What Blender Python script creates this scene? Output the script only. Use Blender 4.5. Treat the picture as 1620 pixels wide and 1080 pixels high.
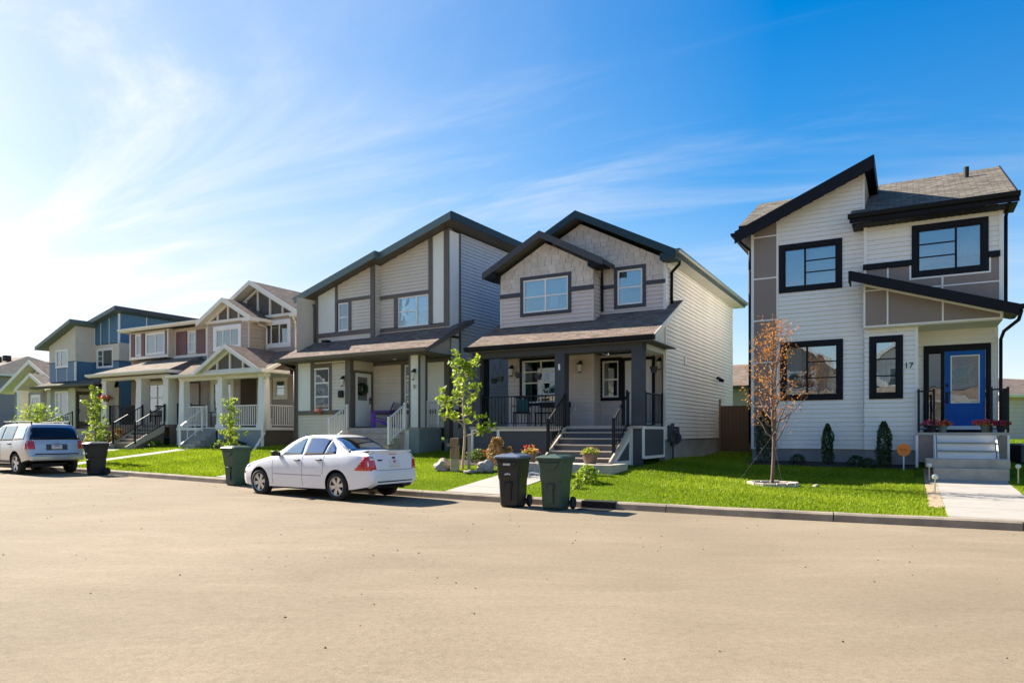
import bpy, bmesh, math, random
import numpy as np
from mathutils import Vector, Matrix
from mathutils.bvhtree import BVHTree

for o in list(bpy.data.objects):
    bpy.data.objects.remove(o)
SC = bpy.context.scene
COL = SC.collection
R = math.radians
random.seed(7)
NR = np.random.RandomState(11)

# ------------------------------------------------------------------ camera
cam_d = bpy.data.cameras.new('camera')
cam_d.sensor_width = 36
cam_d.lens = 24.44
cam_d.shift_y = 0.0895
cam_d.clip_start = 0.1
cam_d.clip_end = 6000
cam = bpy.data.objects.new('camera', cam_d)
cam.location = (0, 0, 1.5)
cam.rotation_euler = (R(90), 0, 0)
COL.objects.link(cam)
SC.camera = cam

# ------------------------------------------------------------------ sky and sun
SUN_AZ = -54.0      # degrees from +Y, clockwise positive: far left, behind the houses
SUN_EL = 37.0
SKY_STRENGTH = 0.12
world = bpy.data.worlds.new('World')
SC.world = world
world.use_nodes = True
wn = world.node_tree
wn.nodes.clear()


def N(tree, typ, **kw):
    n = tree.nodes.new(typ)
    for k, v in kw.items():
        setattr(n, k, v)
    return n


def L(tree, a, b):
    tree.links.new(a, b)


def math_node(tree, op, a, b=None, c=None, clamp=False):
    n = N(tree, 'ShaderNodeMath', operation=op, use_clamp=clamp)
    for i, v in enumerate((a, b, c)):
        if v is None:
            continue
        if isinstance(v, (int, float)):
            n.inputs[i].default_value = v
        else:
            L(tree, v, n.inputs[i])
    return n.outputs[0]


def ramp(tree, fac, stops, interp='LINEAR'):
    n = N(tree, 'ShaderNodeValToRGB')
    n.color_ramp.interpolation = interp
    el = n.color_ramp.elements
    while len(el) < len(stops):
        el.new(0.5)
    for e, (p, c) in zip(el, stops):
        e.position = p
        e.color = (c, c, c, 1) if isinstance(c, (int, float)) else (*c, 1)
    L(tree, fac, n.inputs[0])
    return n.outputs[0]


w_out = N(wn, 'ShaderNodeOutputWorld')
w_bg = N(wn, 'ShaderNodeBackground')
w_bg.inputs['Strength'].default_value = SKY_STRENGTH
sky = N(wn, 'ShaderNodeTexSky', sky_type='NISHITA', sun_disc=False)
sky.sun_elevation = R(SUN_EL)
sky.sun_rotation = R(SUN_AZ)
sky.altitude = 600
sky.air_density = 1.0
sky.dust_density = 0.3
sky.ozone_density = 2.0
w_tc = N(wn, 'ShaderNodeTexCoord')
w_sep = N(wn, 'ShaderNodeSeparateXYZ')
L(wn, w_tc.outputs['Generated'], w_sep.inputs[0])
zz = math_node(wn, 'ADD', math_node(wn, 'MAXIMUM', w_sep.outputs[2], 0.0), 0.16)
px_ = math_node(wn, 'DIVIDE', w_sep.outputs[0], zz)
py_ = math_node(wn, 'DIVIDE', w_sep.outputs[1], zz)
w_cmb = N(wn, 'ShaderNodeCombineXYZ')
L(wn, px_, w_cmb.inputs[0])
L(wn, py_, w_cmb.inputs[1])
# long streaks of cirrus
w_map = N(wn, 'ShaderNodeMapping')
w_map.vector_type = 'TEXTURE'
w_map.inputs['Rotation'].default_value = (0, 0, R(-20))
w_map.inputs['Scale'].default_value = (2.1, 0.62, 1)
w_map.inputs['Location'].default_value = (3.1, 1.6, 0)
L(wn, w_cmb.outputs[0], w_map.inputs[0])
n1 = N(wn, 'ShaderNodeTexNoise')
n1.inputs['Scale'].default_value = 0.85
n1.inputs['Detail'].default_value = 9
n1.inputs['Roughness'].default_value = 0.63
n1.inputs['Distortion'].default_value = 1.7
L(wn, w_map.outputs[0], n1.inputs['Vector'])
n2 = N(wn, 'ShaderNodeTexNoise')
n2.inputs['Scale'].default_value = 0.42
n2.inputs['Detail'].default_value = 3
L(wn, w_cmb.outputs[0], n2.inputs['Vector'])
# the cloud sheet thickens towards the sun
sun_dir = Vector((math.sin(R(SUN_AZ)) * math.cos(R(14)), math.cos(R(SUN_AZ)) * math.cos(R(14)), math.sin(R(14))))
w_dot = N(wn, 'ShaderNodeVectorMath', operation='DOT_PRODUCT')
L(wn, w_tc.outputs['Generated'], w_dot.inputs[0])
w_dot.inputs[1].default_value = sun_dir
near = ramp(wn, w_dot.outputs['Value'], [(0.34, 0.0), (0.55, 0.17), (0.74, 0.46), (0.88, 0.70), (0.98, 0.82)])
streak = ramp(wn, n1.outputs['Fac'], [(0.44, 0.0), (0.72, 1.0)], 'EASE')
patch = ramp(wn, n2.outputs['Fac'], [(0.40, 0.15), (0.60, 1.0)])
c1 = math_node(wn, 'MULTIPLY', math_node(wn, 'MULTIPLY', streak, patch), math_node(wn, 'ADD', math_node(wn, 'MULTIPLY', near, 0.9), 0.30))
c2 = math_node(wn, 'MULTIPLY', near, math_node(wn, 'MULTIPLY_ADD', n2.outputs['Fac'], 1.1, 0.25))
lowband = ramp(wn, w_sep.outputs[2], [(0.0, 0.62), (0.12, 0.34), (0.32, 0.07), (0.5, 0.0)])
cf = math_node(wn, 'ADD', math_node(wn, 'ADD', math_node(wn, 'MULTIPLY', c1, 1.0), math_node(wn, 'MULTIPLY', c2, 0.8)), lowband, clamp=True)
hs = N(wn, 'ShaderNodeHueSaturation')
hs.inputs['Saturation'].default_value = 1.55
hs.inputs['Value'].default_value = 0.60
hs.inputs['Hue'].default_value = 0.511
L(wn, sky.outputs[0], hs.inputs['Color'])
glow = ramp(wn, w_dot.outputs['Value'], [(0.3, 2.0), (0.8, 2.1), (0.93, 2.3), (1.0, 3.2)])
cl = N(wn, 'ShaderNodeMix', data_type='RGBA', blend_type='MULTIPLY')
cl.inputs[0].default_value = 1.0
cl.inputs[6].default_value = (0.97, 0.985, 1.0, 1)
L(wn, glow, cl.inputs[7])
mx = N(wn, 'ShaderNodeMix', data_type='RGBA')
L(wn, cf, mx.inputs[0])
# highlights of the sky roll off smoothly instead of clipping
dv = N(wn, 'ShaderNodeVectorMath', operation='MULTIPLY_ADD')
L(wn, hs.outputs[0], dv.inputs[0])
dv.inputs[1].default_value = (1 / 5.5,) * 3
dv.inputs[2].default_value = (1, 1, 1)
dq = N(wn, 'ShaderNodeVectorMath', operation='DIVIDE')
L(wn, hs.outputs[0], dq.inputs[0])
L(wn, dv.outputs[0], dq.inputs[1])
L(wn, dq.outputs[0], mx.inputs[6])
L(wn, cl.outputs[2], mx.inputs[7])
L(wn, mx.outputs[2], w_bg.inputs['Color'])
L(wn, w_bg.outputs[0], w_out.inputs[0])

sun_d = bpy.data.lights.new('sun', 'SUN')
sun_d.energy = 3.5
sun_d.angle = R(0.5)
sun_d.color = (1.0, 0.93, 0.82)
sun_o = bpy.data.objects.new('sun', sun_d)
sd = Vector((math.sin(R(SUN_AZ)) * math.cos(R(SUN_EL)), math.cos(R(SUN_AZ)) * math.cos(R(SUN_EL)), math.sin(R(SUN_EL))))
sun_o.rotation_euler = sd.to_track_quat('Z', 'Y').to_euler()
sun_o.location = (-30, 30, 40)
COL.objects.link(sun_o)

SC.view_settings.view_transform = 'Standard'
SC.view_settings.look = 'None'
SC.view_settings.exposure = 2.03
SC.view_settings.gamma = 1
SC.view_settings.use_curve_mapping = False


# ------------------------------------------------------------------ materials
def mat(name, col, rough=0.7, vary=0.10, scale=2.0, bump=0.0, bscale=60.0, metallic=0.0, spec=0.5, streak=False, col2=None, coat=0.0):
    m = bpy.data.materials.new(name)
    m.use_nodes = True
    t = m.node_tree
    b = t.nodes['Principled BSDF']
    b.inputs['Roughness'].default_value = rough
    b.inputs['Metallic'].default_value = metallic
    b.inputs['Specular IOR Level'].default_value = spec
    b.inputs['Coat Weight'].default_value = coat
    tc = N(t, 'ShaderNodeTexCoord')
    mp = N(t, 'ShaderNodeMapping')
    L(t, tc.outputs['Object'], mp.inputs[0])
    if streak:
        mp.inputs['Scale'].default_value = (1.0, 1.0, 0.15)
    nz = N(t, 'ShaderNodeTexNoise')
    nz.inputs['Scale'].default_value = scale
    nz.inputs['Detail'].default_value = 6
    nz.inputs['Roughness'].default_value = 0.62
    L(t, mp.outputs[0], nz.inputs['Vector'])
    a = tuple(max(0, c * (1 - vary)) for c in col)
    c2_ = col2 if col2 else tuple(min(1, c * (1 + vary)) for c in col)
    r_ = ramp(t, nz.outputs['Fac'], [(0.32, a), (0.68, c2_)])
    L(t, r_, b.inputs['Base Color'])
    if bump:
        n_ = N(t, 'ShaderNodeTexNoise')
        n_.inputs['Scale'].default_value = bscale
        n_.inputs['Detail'].default_value = 3
        L(t, tc.outputs['Object'], n_.inputs['Vector'])
        bp = N(t, 'ShaderNodeBump')
        bp.inputs['Strength'].default_value = bump
        bp.inputs['Distance'].default_value = 0.01
        L(t, n_.outputs['Fac'], bp.inputs['Height'])
        L(t, bp.outputs[0], b.inputs['Normal'])
    return m


def shingle_mat(name, ca, cb):
    m = mat(name, ca, 0.95, 0.1, spec=0.1)
    t = m.node_tree
    b = t.nodes['Principled BSDF']
    uv = N(t, 'ShaderNodeUVMap')
    br = N(t, 'ShaderNodeTexBrick')
    br.inputs['Scale'].default_value = 1.0
    br.inputs['Brick Width'].default_value = 0.30
    br.inputs['Row Height'].default_value = 0.14
    br.inputs['Mortar Size'].default_value = 0.006
    br.inputs['Color1'].default_value = (*ca, 1)
    br.inputs['Color2'].default_value = (*cb, 1)
    br.inputs['Mortar'].default_value = (*(c * 0.45 for c in ca), 1)
    L(t, uv.outputs[0], br.inputs['Vector'])
    nz = N(t, 'ShaderNodeTexNoise')
    nz.inputs['Scale'].default_value = 5
    nz.inputs['Detail'].default_value = 8
    nz.inputs['Roughness'].default_value = 0.75
    L(t, uv.outputs[0], nz.inputs['Vector'])
    rr = ramp(t, nz.outputs['Fac'], [(0.3, 0.68), (0.7, 1.3)])
    mm = N(t, 'ShaderNodeMix', data_type='RGBA', blend_type='MULTIPLY')
    mm.inputs[0].default_value = 1
    L(t, br.outputs['Color'], mm.inputs[6])
    L(t, rr, mm.inputs[7])
    L(t, mm.outputs[2], b.inputs['Base Color'])
    bp = N(t, 'ShaderNodeBump')
    bp.inputs['Strength'].default_value = 0.6
    bp.inputs['Distance'].default_value = 0.012
    inv = math_node(t, 'SUBTRACT', 1.0, br.outputs['Fac'])
    L(t, inv, bp.inputs['Height'])
    L(t, bp.outputs[0], b.inputs['Normal'])
    return m


def glass_mat(name, tint=(0.62, 0.72, 0.74), refl=0.28, rough=0.0, gcol=(0.9, 0.97, 1.0), wob=0.02):
    m = bpy.data.materials.new(name)
    m.use_nodes = True
    t = m.node_tree
    t.nodes.clear()
    out = N(t, 'ShaderNodeOutputMaterial')
    tr = N(t, 'ShaderNodeBsdfTransparent')
    tr.inputs[0].default_value = (*tint, 1)
    gl = N(t, 'ShaderNodeBsdfGlossy')
    gl.inputs['Color'].default_value = (*gcol, 1)
    gl.inputs['Roughness'].default_value = rough
    tc = N(t, 'ShaderNodeTexCoord')
    nz = N(t, 'ShaderNodeTexNoise')
    nz.inputs['Scale'].default_value = 1.3
    L(t, tc.outputs['Object'], nz.inputs['Vector'])
    bp = N(t, 'ShaderNodeBump')
    bp.inputs['Strength'].default_value = wob * 4
    bp.inputs['Distance'].default_value = 0.05
    L(t, nz.outputs['Fac'], bp.inputs['Height'])
    L(t, bp.outputs[0], gl.inputs['Normal'])
    fr = N(t, 'ShaderNodeFresnel')
    fr.inputs[0].default_value = 1.5
    f = math_node(t, 'ADD', fr.outputs[0], refl, clamp=True)
    mxs = N(t, 'ShaderNodeMixShader')
    L(t, f, mxs.inputs[0])
    L(t, tr.outputs[0], mxs.inputs[1])
    L(t, gl.outputs[0], mxs.inputs[2])
    L(t, mxs.outputs[0], out.inputs[0])
    return m


def leaf_mat(name, c_a, c_b, trans=0.35):
    m = bpy.data.materials.new(name)
    m.use_nodes = True
    t = m.node_tree
    b = t.nodes['Principled BSDF']
    out = t.nodes['Material Output']
    at = N(t, 'ShaderNodeAttribute', attribute_name='rnd')
    r_ = ramp(t, at.outputs['Fac'], [(0.0, c_a), (1.0, c_b)])
    L(t, r_, b.inputs['Base Color'])
    b.inputs['Roughness'].default_value = 0.55
    b.inputs['Specular IOR Level'].default_value = 0.25
    tl = N(t, 'ShaderNodeBsdfTranslucent')
    L(t, r_, tl.inputs[0])
    ms = N(t, 'ShaderNodeMixShader')
    ms.inputs[0].default_value = trans
    L(t, b.outputs[0], ms.inputs[1])
    L(t, tl.outputs[0], ms.inputs[2])
    L(t, ms.outputs[0], out.inputs[0])
    return m


M = {}
M['white_siding'] = mat('white_siding', (0.86, 0.815, 0.745), 0.55, 0.04, 1.2, streak=True)
M['greige_siding'] = mat('greige_siding', (0.67, 0.585, 0.475), 0.6, 0.05, 1.2, streak=True)
M['mauve_siding'] = mat('mauve_siding', (0.65, 0.545, 0.475), 0.6, 0.05, 1.2, streak=True)
M['cream_side'] = mat('cream_side', (0.74, 0.71, 0.67), 0.6, 0.05, 1.2, streak=True)
M['cool_siding'] = mat('cool_siding', (0.55, 0.56, 0.585), 0.6, 0.05, 1.2, streak=True)  # greige with the sky's cool light painted in; plain wall colour across the street
M['shake'] = mat('shake', (0.62, 0.53, 0.46), 0.75, 0.10, 3.0, bump=0.3, bscale=30)
M['shake_b'] = mat('shake_b', (0.66, 0.57, 0.50), 0.75, 0.12, 3.0, bump=0.3, bscale=30)
M['tan_siding'] = mat('tan_siding', (0.43, 0.345, 0.265), 0.65, 0.06, 1.2, streak=True)
M['brown_panel'] = mat('brown_panel', (0.26, 0.20, 0.165), 0.6, 0.06, 1.0, streak=True)
M['dark_brown'] = mat('dark_brown', (0.115, 0.09, 0.07), 0.6, 0.08)
M['white_trim'] = mat('white_trim', (0.84, 0.80, 0.74), 0.45, 0.03)
M['cream_trim'] = mat('cream_trim', (0.80, 0.74, 0.63), 0.5, 0.04)
M['cream_panel'] = mat('cream_panel', (0.80, 0.775, 0.68), 0.6, 0.03)
M['taupe_trim'] = mat('taupe_trim', (0.14, 0.118, 0.10), 0.6, 0.06, spec=0.3)
M['black_trim'] = mat('black_trim', (0.008, 0.008, 0.012), 0.6, 0.1, spec=0.2)
M['black_metal'] = mat('black_metal', (0.012, 0.012, 0.013), 0.6, 0.1, spec=0.3)
M['slate_trim'] = mat('slate_trim', (0.066, 0.068, 0.078), 0.6, 0.06, spec=0.25)
M['slate_panel'] = mat('slate_panel', (0.08, 0.083, 0.095), 0.6, 0.05, spec=0.3)
M['teal_fascia'] = mat('teal_fascia', (0.014, 0.042, 0.058), 0.55, 0.06, spec=0.3)
M['green_fascia'] = mat('green_fascia', (0.095, 0.135, 0.13), 0.4, 0.06)
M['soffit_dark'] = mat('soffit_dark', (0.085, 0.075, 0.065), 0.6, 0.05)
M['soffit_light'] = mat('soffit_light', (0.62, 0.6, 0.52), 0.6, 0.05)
M['blue_panel'] = mat('blue_panel', (0.07, 0.17, 0.26), 0.5, 0.06)
M['grey_panel'] = mat('grey_panel', (0.27, 0.29, 0.28), 0.6, 0.05)
M['stucco'] = mat('stucco', (0.68, 0.585, 0.46), 0.85, 0.05, bump=0.15)
M['maroon'] = mat('maroon', (0.15, 0.06, 0.055), 0.5, 0.08)
M['concrete'] = mat('concrete', (0.50, 0.42, 0.33), 0.9, 0.18, 3.0, bump=0.25, bscale=90)
M['concrete_pale'] = mat('concrete_pale', (0.33, 0.30, 0.26), 0.9, 0.08, 2.0, bump=0.15, bscale=90)
M['kerb'] = mat('kerb', (0.27, 0.22, 0.165), 0.95, 0.25, 2.5, bump=0.4, bscale=60)
M['foundation'] = mat('foundation', (0.27, 0.27, 0.26), 0.95, 0.18, 1.5, bump=0.2)
M['teal_foundation'] = mat('teal_foundation', (0.24, 0.28, 0.27), 0.9, 0.1, 1.5)
M['roof_brown'] = shingle_mat('roof_brown', (0.155, 0.115, 0.09), (0.24, 0.185, 0.15))
M['roof_tan'] = shingle_mat('roof_tan', (0.20, 0.165, 0.125), (0.28, 0.235, 0.185))
M['roof_grey'] = shingle_mat('roof_grey', (0.105, 0.09, 0.07), (0.20, 0.175, 0.145))
M['glass'] = glass_mat('glass')
M['glass_blue'] = glass_mat('glass_blue', (0.70, 0.80, 0.84), 0.20)
M['glass_dark'] = glass_mat('glass_dark', (0.32, 0.34, 0.34), 0.22)
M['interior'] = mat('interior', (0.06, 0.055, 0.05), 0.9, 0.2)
M['curtain'] = mat('curtain', (0.75, 0.75, 0.72), 0.9, 0.06)
M['blind'] = mat('blind', (0.62, 0.68, 0.70), 0.9, 0.03)
M['door_white'] = mat('door_white', (0.80, 0.79, 0.77), 0.35, 0.02)
M['door_blue'] = mat('door_blue', (0.0, 0.105, 0.42), 0.5, 0.05, spec=0.25)
M['lamp_glass'] = mat('lamp_glass', (0.7, 0.68, 0.6), 0.2, 0.05)
M['wood'] = mat('wood', (0.30, 0.17, 0.09), 0.8, 0.25, 3.0, streak=True)
M['wood_tan'] = mat('wood_tan', (0.50, 0.37, 0.22), 0.8, 0.15, 4.0)
M['fence_wood'] = mat('fence_wood', (0.16, 0.085, 0.05), 0.8, 0.2, 3.0, streak=True)
M['stair_brown'] = mat('stair_brown', (0.22, 0.16, 0.12), 0.8, 0.1)
M['stair_edge'] = mat('stair_edge', (0.52, 0.44, 0.34), 0.8, 0.1)
M['deck'] = mat('deck', (0.40, 0.36, 0.32), 0.8, 0.08)
M['bin_green'] = mat('bin_green', (0.03, 0.065, 0.045), 0.5, 0.12, 3.0)
M['bin_black'] = mat('bin_black', (0.010, 0.012, 0.016), 0.5, 0.2, 3.0)
M['bin_grey'] = mat('bin_grey', (0.10, 0.13, 0.18), 0.45, 0.1)
M['rubber'] = mat('rubber', (0.02, 0.02, 0.02), 0.85, 0.15)
M['alloy'] = mat('alloy', (0.55, 0.55, 0.56), 0.28, 0.05, metallic=0.8)
M['car_white'] = mat('car_white', (0.83, 0.83, 0.84), 0.22, 0.01, coat=0.6)
M['car_silver'] = mat('car_silver', (0.60, 0.585, 0.56), 0.25, 0.02, metallic=0.35, coat=0.6)
M['car_glass'] = glass_mat('car_glass', (0.26, 0.55, 0.50), 0.0, gcol=(0.45, 0.52, 0.55), wob=0.0)
M['car_glass_dark'] = glass_mat('car_glass_dark', (0.06, 0.08, 0.10), 0.03, gcol=(0.42, 0.45, 0.52), wob=0.0)
M['car_dark'] = mat('car_dark', (0.012, 0.012, 0.013), 0.6, 0.1)
M['seam'] = mat('seam', (0.10, 0.10, 0.11), 0.6, 0.02)
M['red_light'] = mat('red_light', (0.55, 0.012, 0.015), 0.12, 0.1, coat=1.0)
M['orange_light'] = mat('orange_light', (0.75, 0.18, 0.05), 0.15, 0.1, coat=1.0)
M['clear_light'] = mat('clear_light', (0.75, 0.75, 0.75), 0.12, 0.1, coat=1.0)
M['plate'] = mat('plate', (0.72, 0.70, 0.70), 0.4, 0.02)
M['plate_red'] = mat('plate_red', (0.65, 0.12, 0.10), 0.4, 0.02)
M['bark'] = mat('bark', (0.30, 0.24, 0.17), 0.9, 0.2, 8.0, bump=0.4)
M['bark_dark'] = mat('bark_dark', (0.17, 0.11, 0.085), 0.9, 0.2, 8.0, bump=0.4)
M['mulch'] = mat('mulch', (0.045, 0.03, 0.022), 1.0, 0.4, 20.0, bump=0.8)
M['soil'] = mat('soil', (0.30, 0.23, 0.15), 1.0, 0.3, 9.0, bump=0.6)
M['rock'] = mat('rock', (0.36, 0.31, 0.27), 0.9, 0.25, 6.0, bump=0.5, bscale=25)
M['terracotta'] = mat('terracotta', (0.17, 0.11, 0.075), 0.8, 0.2)
M['pot_dark'] = mat('pot_dark', (0.02, 0.02, 0.035), 0.5, 0.2)
M['pot_green'] = mat('pot_green', (0.16, 0.20, 0.15), 0.6, 0.1)
M['purple'] = mat('purple', (0.13, 0.03, 0.36), 0.45, 0.05)
M['orange_sign'] = mat('orange_sign', (0.85, 0.22, 0.02), 0.5, 0.03)
M['sign_ink'] = mat('sign_ink', (0.55, 0.08, 0.01), 0.5, 0.03)
M['white_plastic'] = mat('white_plastic', (0.8, 0.8, 0.78), 0.4, 0.03)
M['leaf_lime'] = leaf_mat('leaf_lime', (0.20, 0.30, 0.02), (0.42, 0.50, 0.05), 0.45)
M['leaf_green'] = leaf_mat('leaf_green', (0.06, 0.12, 0.02), (0.22, 0.30, 0.04))
M['leaf_dark'] = leaf_mat('leaf_dark', (0.018, 0.042, 0.012), (0.07, 0.11, 0.035), 0.15)
M['leaf_autumn'] = leaf_mat('leaf_autumn', (0.42, 0.13, 0.02), (0.72, 0.34, 0.06), 0.45)
M['leaf_dry'] = leaf_mat('leaf_dry', (0.30, 0.17, 0.05), (0.50, 0.32, 0.12), 0.2)
M['petal_pink'] = leaf_mat('petal_pink', (0.75, 0.02, 0.12), (0.9, 0.15, 0.4), 0.3)
M['petal_red'] = leaf_mat('petal_red', (0.6, 0.01, 0.02), (0.8, 0.12, 0.05), 0.3)
M['petal_orange'] = leaf_mat('petal_orange', (0.75, 0.18, 0.08), (0.85, 0.4, 0.2), 0.3)
M['grass'] = leaf_mat('grass', (0.17, 0.25, 0.006), (0.33, 0.41, 0.02), 0.45)
M['lawn'] = mat('lawn', (0.075, 0.135, 0.008), 1.0, 0.3, 1.3, bump=1.0, bscale=40, spec=0.05)
M['teal_cloth'] = mat('teal_cloth', (0.03, 0.12, 0.13), 0.8, 0.1)
M['far_wall'] = mat('far_wall', (0.33, 0.29, 0.27), 0.8, 0.05)
M['far_beige'] = mat('far_beige', (0.62, 0.5, 0.38), 0.8, 0.05)


def asphalt():
    m = bpy.data.materials.new('asphalt')
    m.use_nodes = True
    t = m.node_tree
    b = t.nodes['Principled BSDF']
    b.inputs['Roughness'].default_value = 0.93
    b.inputs['Specular IOR Level'].default_value = 0.2
    tc = N(t, 'ShaderNodeTexCoord')
    mp = N(t, 'ShaderNodeMapping')
    mp.inputs['Rotation'].default_value = (0, 0, R(24))
    mp.inputs['Scale'].default_value = (0.30, 0.9, 1)
    L(t, tc.outputs['Object'], mp.inputs[0])
    a = N(t, 'ShaderNodeTexNoise')
    a.inputs['Scale'].default_value = 1.2
    a.inputs['Detail'].default_value = 8
    a.inputs['Roughness'].default_value = 0.72
    a.inputs['Distortion'].default_value = 1.4
    L(t, mp.outputs[0], a.inputs['Vector'])
    base = ramp(t, a.outputs['Fac'], [(0.3, (0.215, 0.168, 0.112)), (0.55, (0.243, 0.192, 0.131)), (0.75, (0.280, 0.225, 0.158))])
    g = N(t, 'ShaderNodeTexNoise')
    g.inputs['Scale'].default_value = 70
    g.inputs['Detail'].default_value = 4
    g.inputs['Roughness'].default_value = 0.7
    L(t, tc.outputs['Object'], g.inputs['Vector'])
    gr_ = ramp(t, g.outputs['Fac'], [(0.3, 0.76), (0.7, 1.18)])
    v = N(t, 'ShaderNodeTexNoise')
    v.inputs['Scale'].default_value = 16
    v.inputs['Detail'].default_value = 5
    v.inputs['Roughness'].default_value = 0.8
    L(t, tc.outputs['Object'], v.inputs['Vector'])
    spots = ramp(t, v.outputs['Fac'], [(0.30, 0.80), (0.5, 1.0), (0.7, 1.14)])
    v2 = N(t, 'ShaderNodeTexNoise')
    v2.inputs['Scale'].default_value = 0.28
    v2.inputs['Detail'].default_value = 2
    L(t, tc.outputs['Object'], v2.inputs['Vector'])
    big = ramp(t, v2.outputs['Fac'], [(0.35, 0.90), (0.65, 1.09)])
    prev = base
    for k in (gr_, spots, big):
        mm = N(t, 'ShaderNodeMix', data_type='RGBA', blend_type='MULTIPLY')
        mm.inputs[0].default_value = 1
        L(t, prev, mm.inputs[6])
        L(t, k, mm.inputs[7])
        prev = mm.outputs[2]
    L(t, prev, b.inputs['Base Color'])
    bp = N(t, 'ShaderNodeBump')
    bp.inputs['Strength'].default_value = 0.5
    bp.inputs['Distance'].default_value = 0.008
    L(t, g.outputs['Fac'], bp.inputs['Height'])
    L(t, bp.outputs[0], b.inputs['Normal'])
    return m


M['asphalt'] = asphalt()


# ------------------------------------------------------------------ mesh helpers
def clip_poly(pts, poly):
    """clip polygon pts by convex CCW polygon poly (2D)"""
    out = pts
    n = len(poly)
    for i in range(n):
        ax, ay = poly[i]
        bx, by = poly[(i + 1) % n]
        ex, ey = bx - ax, by - ay
        res = []
        m = len(out)
        for j in range(m):
            p, q = out[j], out[(j + 1) % m]
            dp = ex * (p[1] - ay) - ey * (p[0] - ax)
            dq = ex * (q[1] - ay) - ey * (q[0] - ax)
            if dp >= -1e-9:
                res.append(p)
            if (dp > 1e-9 and dq < -1e-9) or (dp < -1e-9 and dq > 1e-9):
                k = dp / (dp - dq)
                res.append((p[0] + (q[0] - p[0]) * k, p[1] + (q[1] - p[1]) * k))
        out = res
        if len(out) < 3:
            return []
    return out


def ccw(poly):
    a = sum(poly[i][0] * poly[(i + 1) % len(poly)][1] - poly[(i + 1) % len(poly)][0] * poly[i][1] for i in range(len(poly)))
    return poly if a > 0 else poly[::-1]


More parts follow.
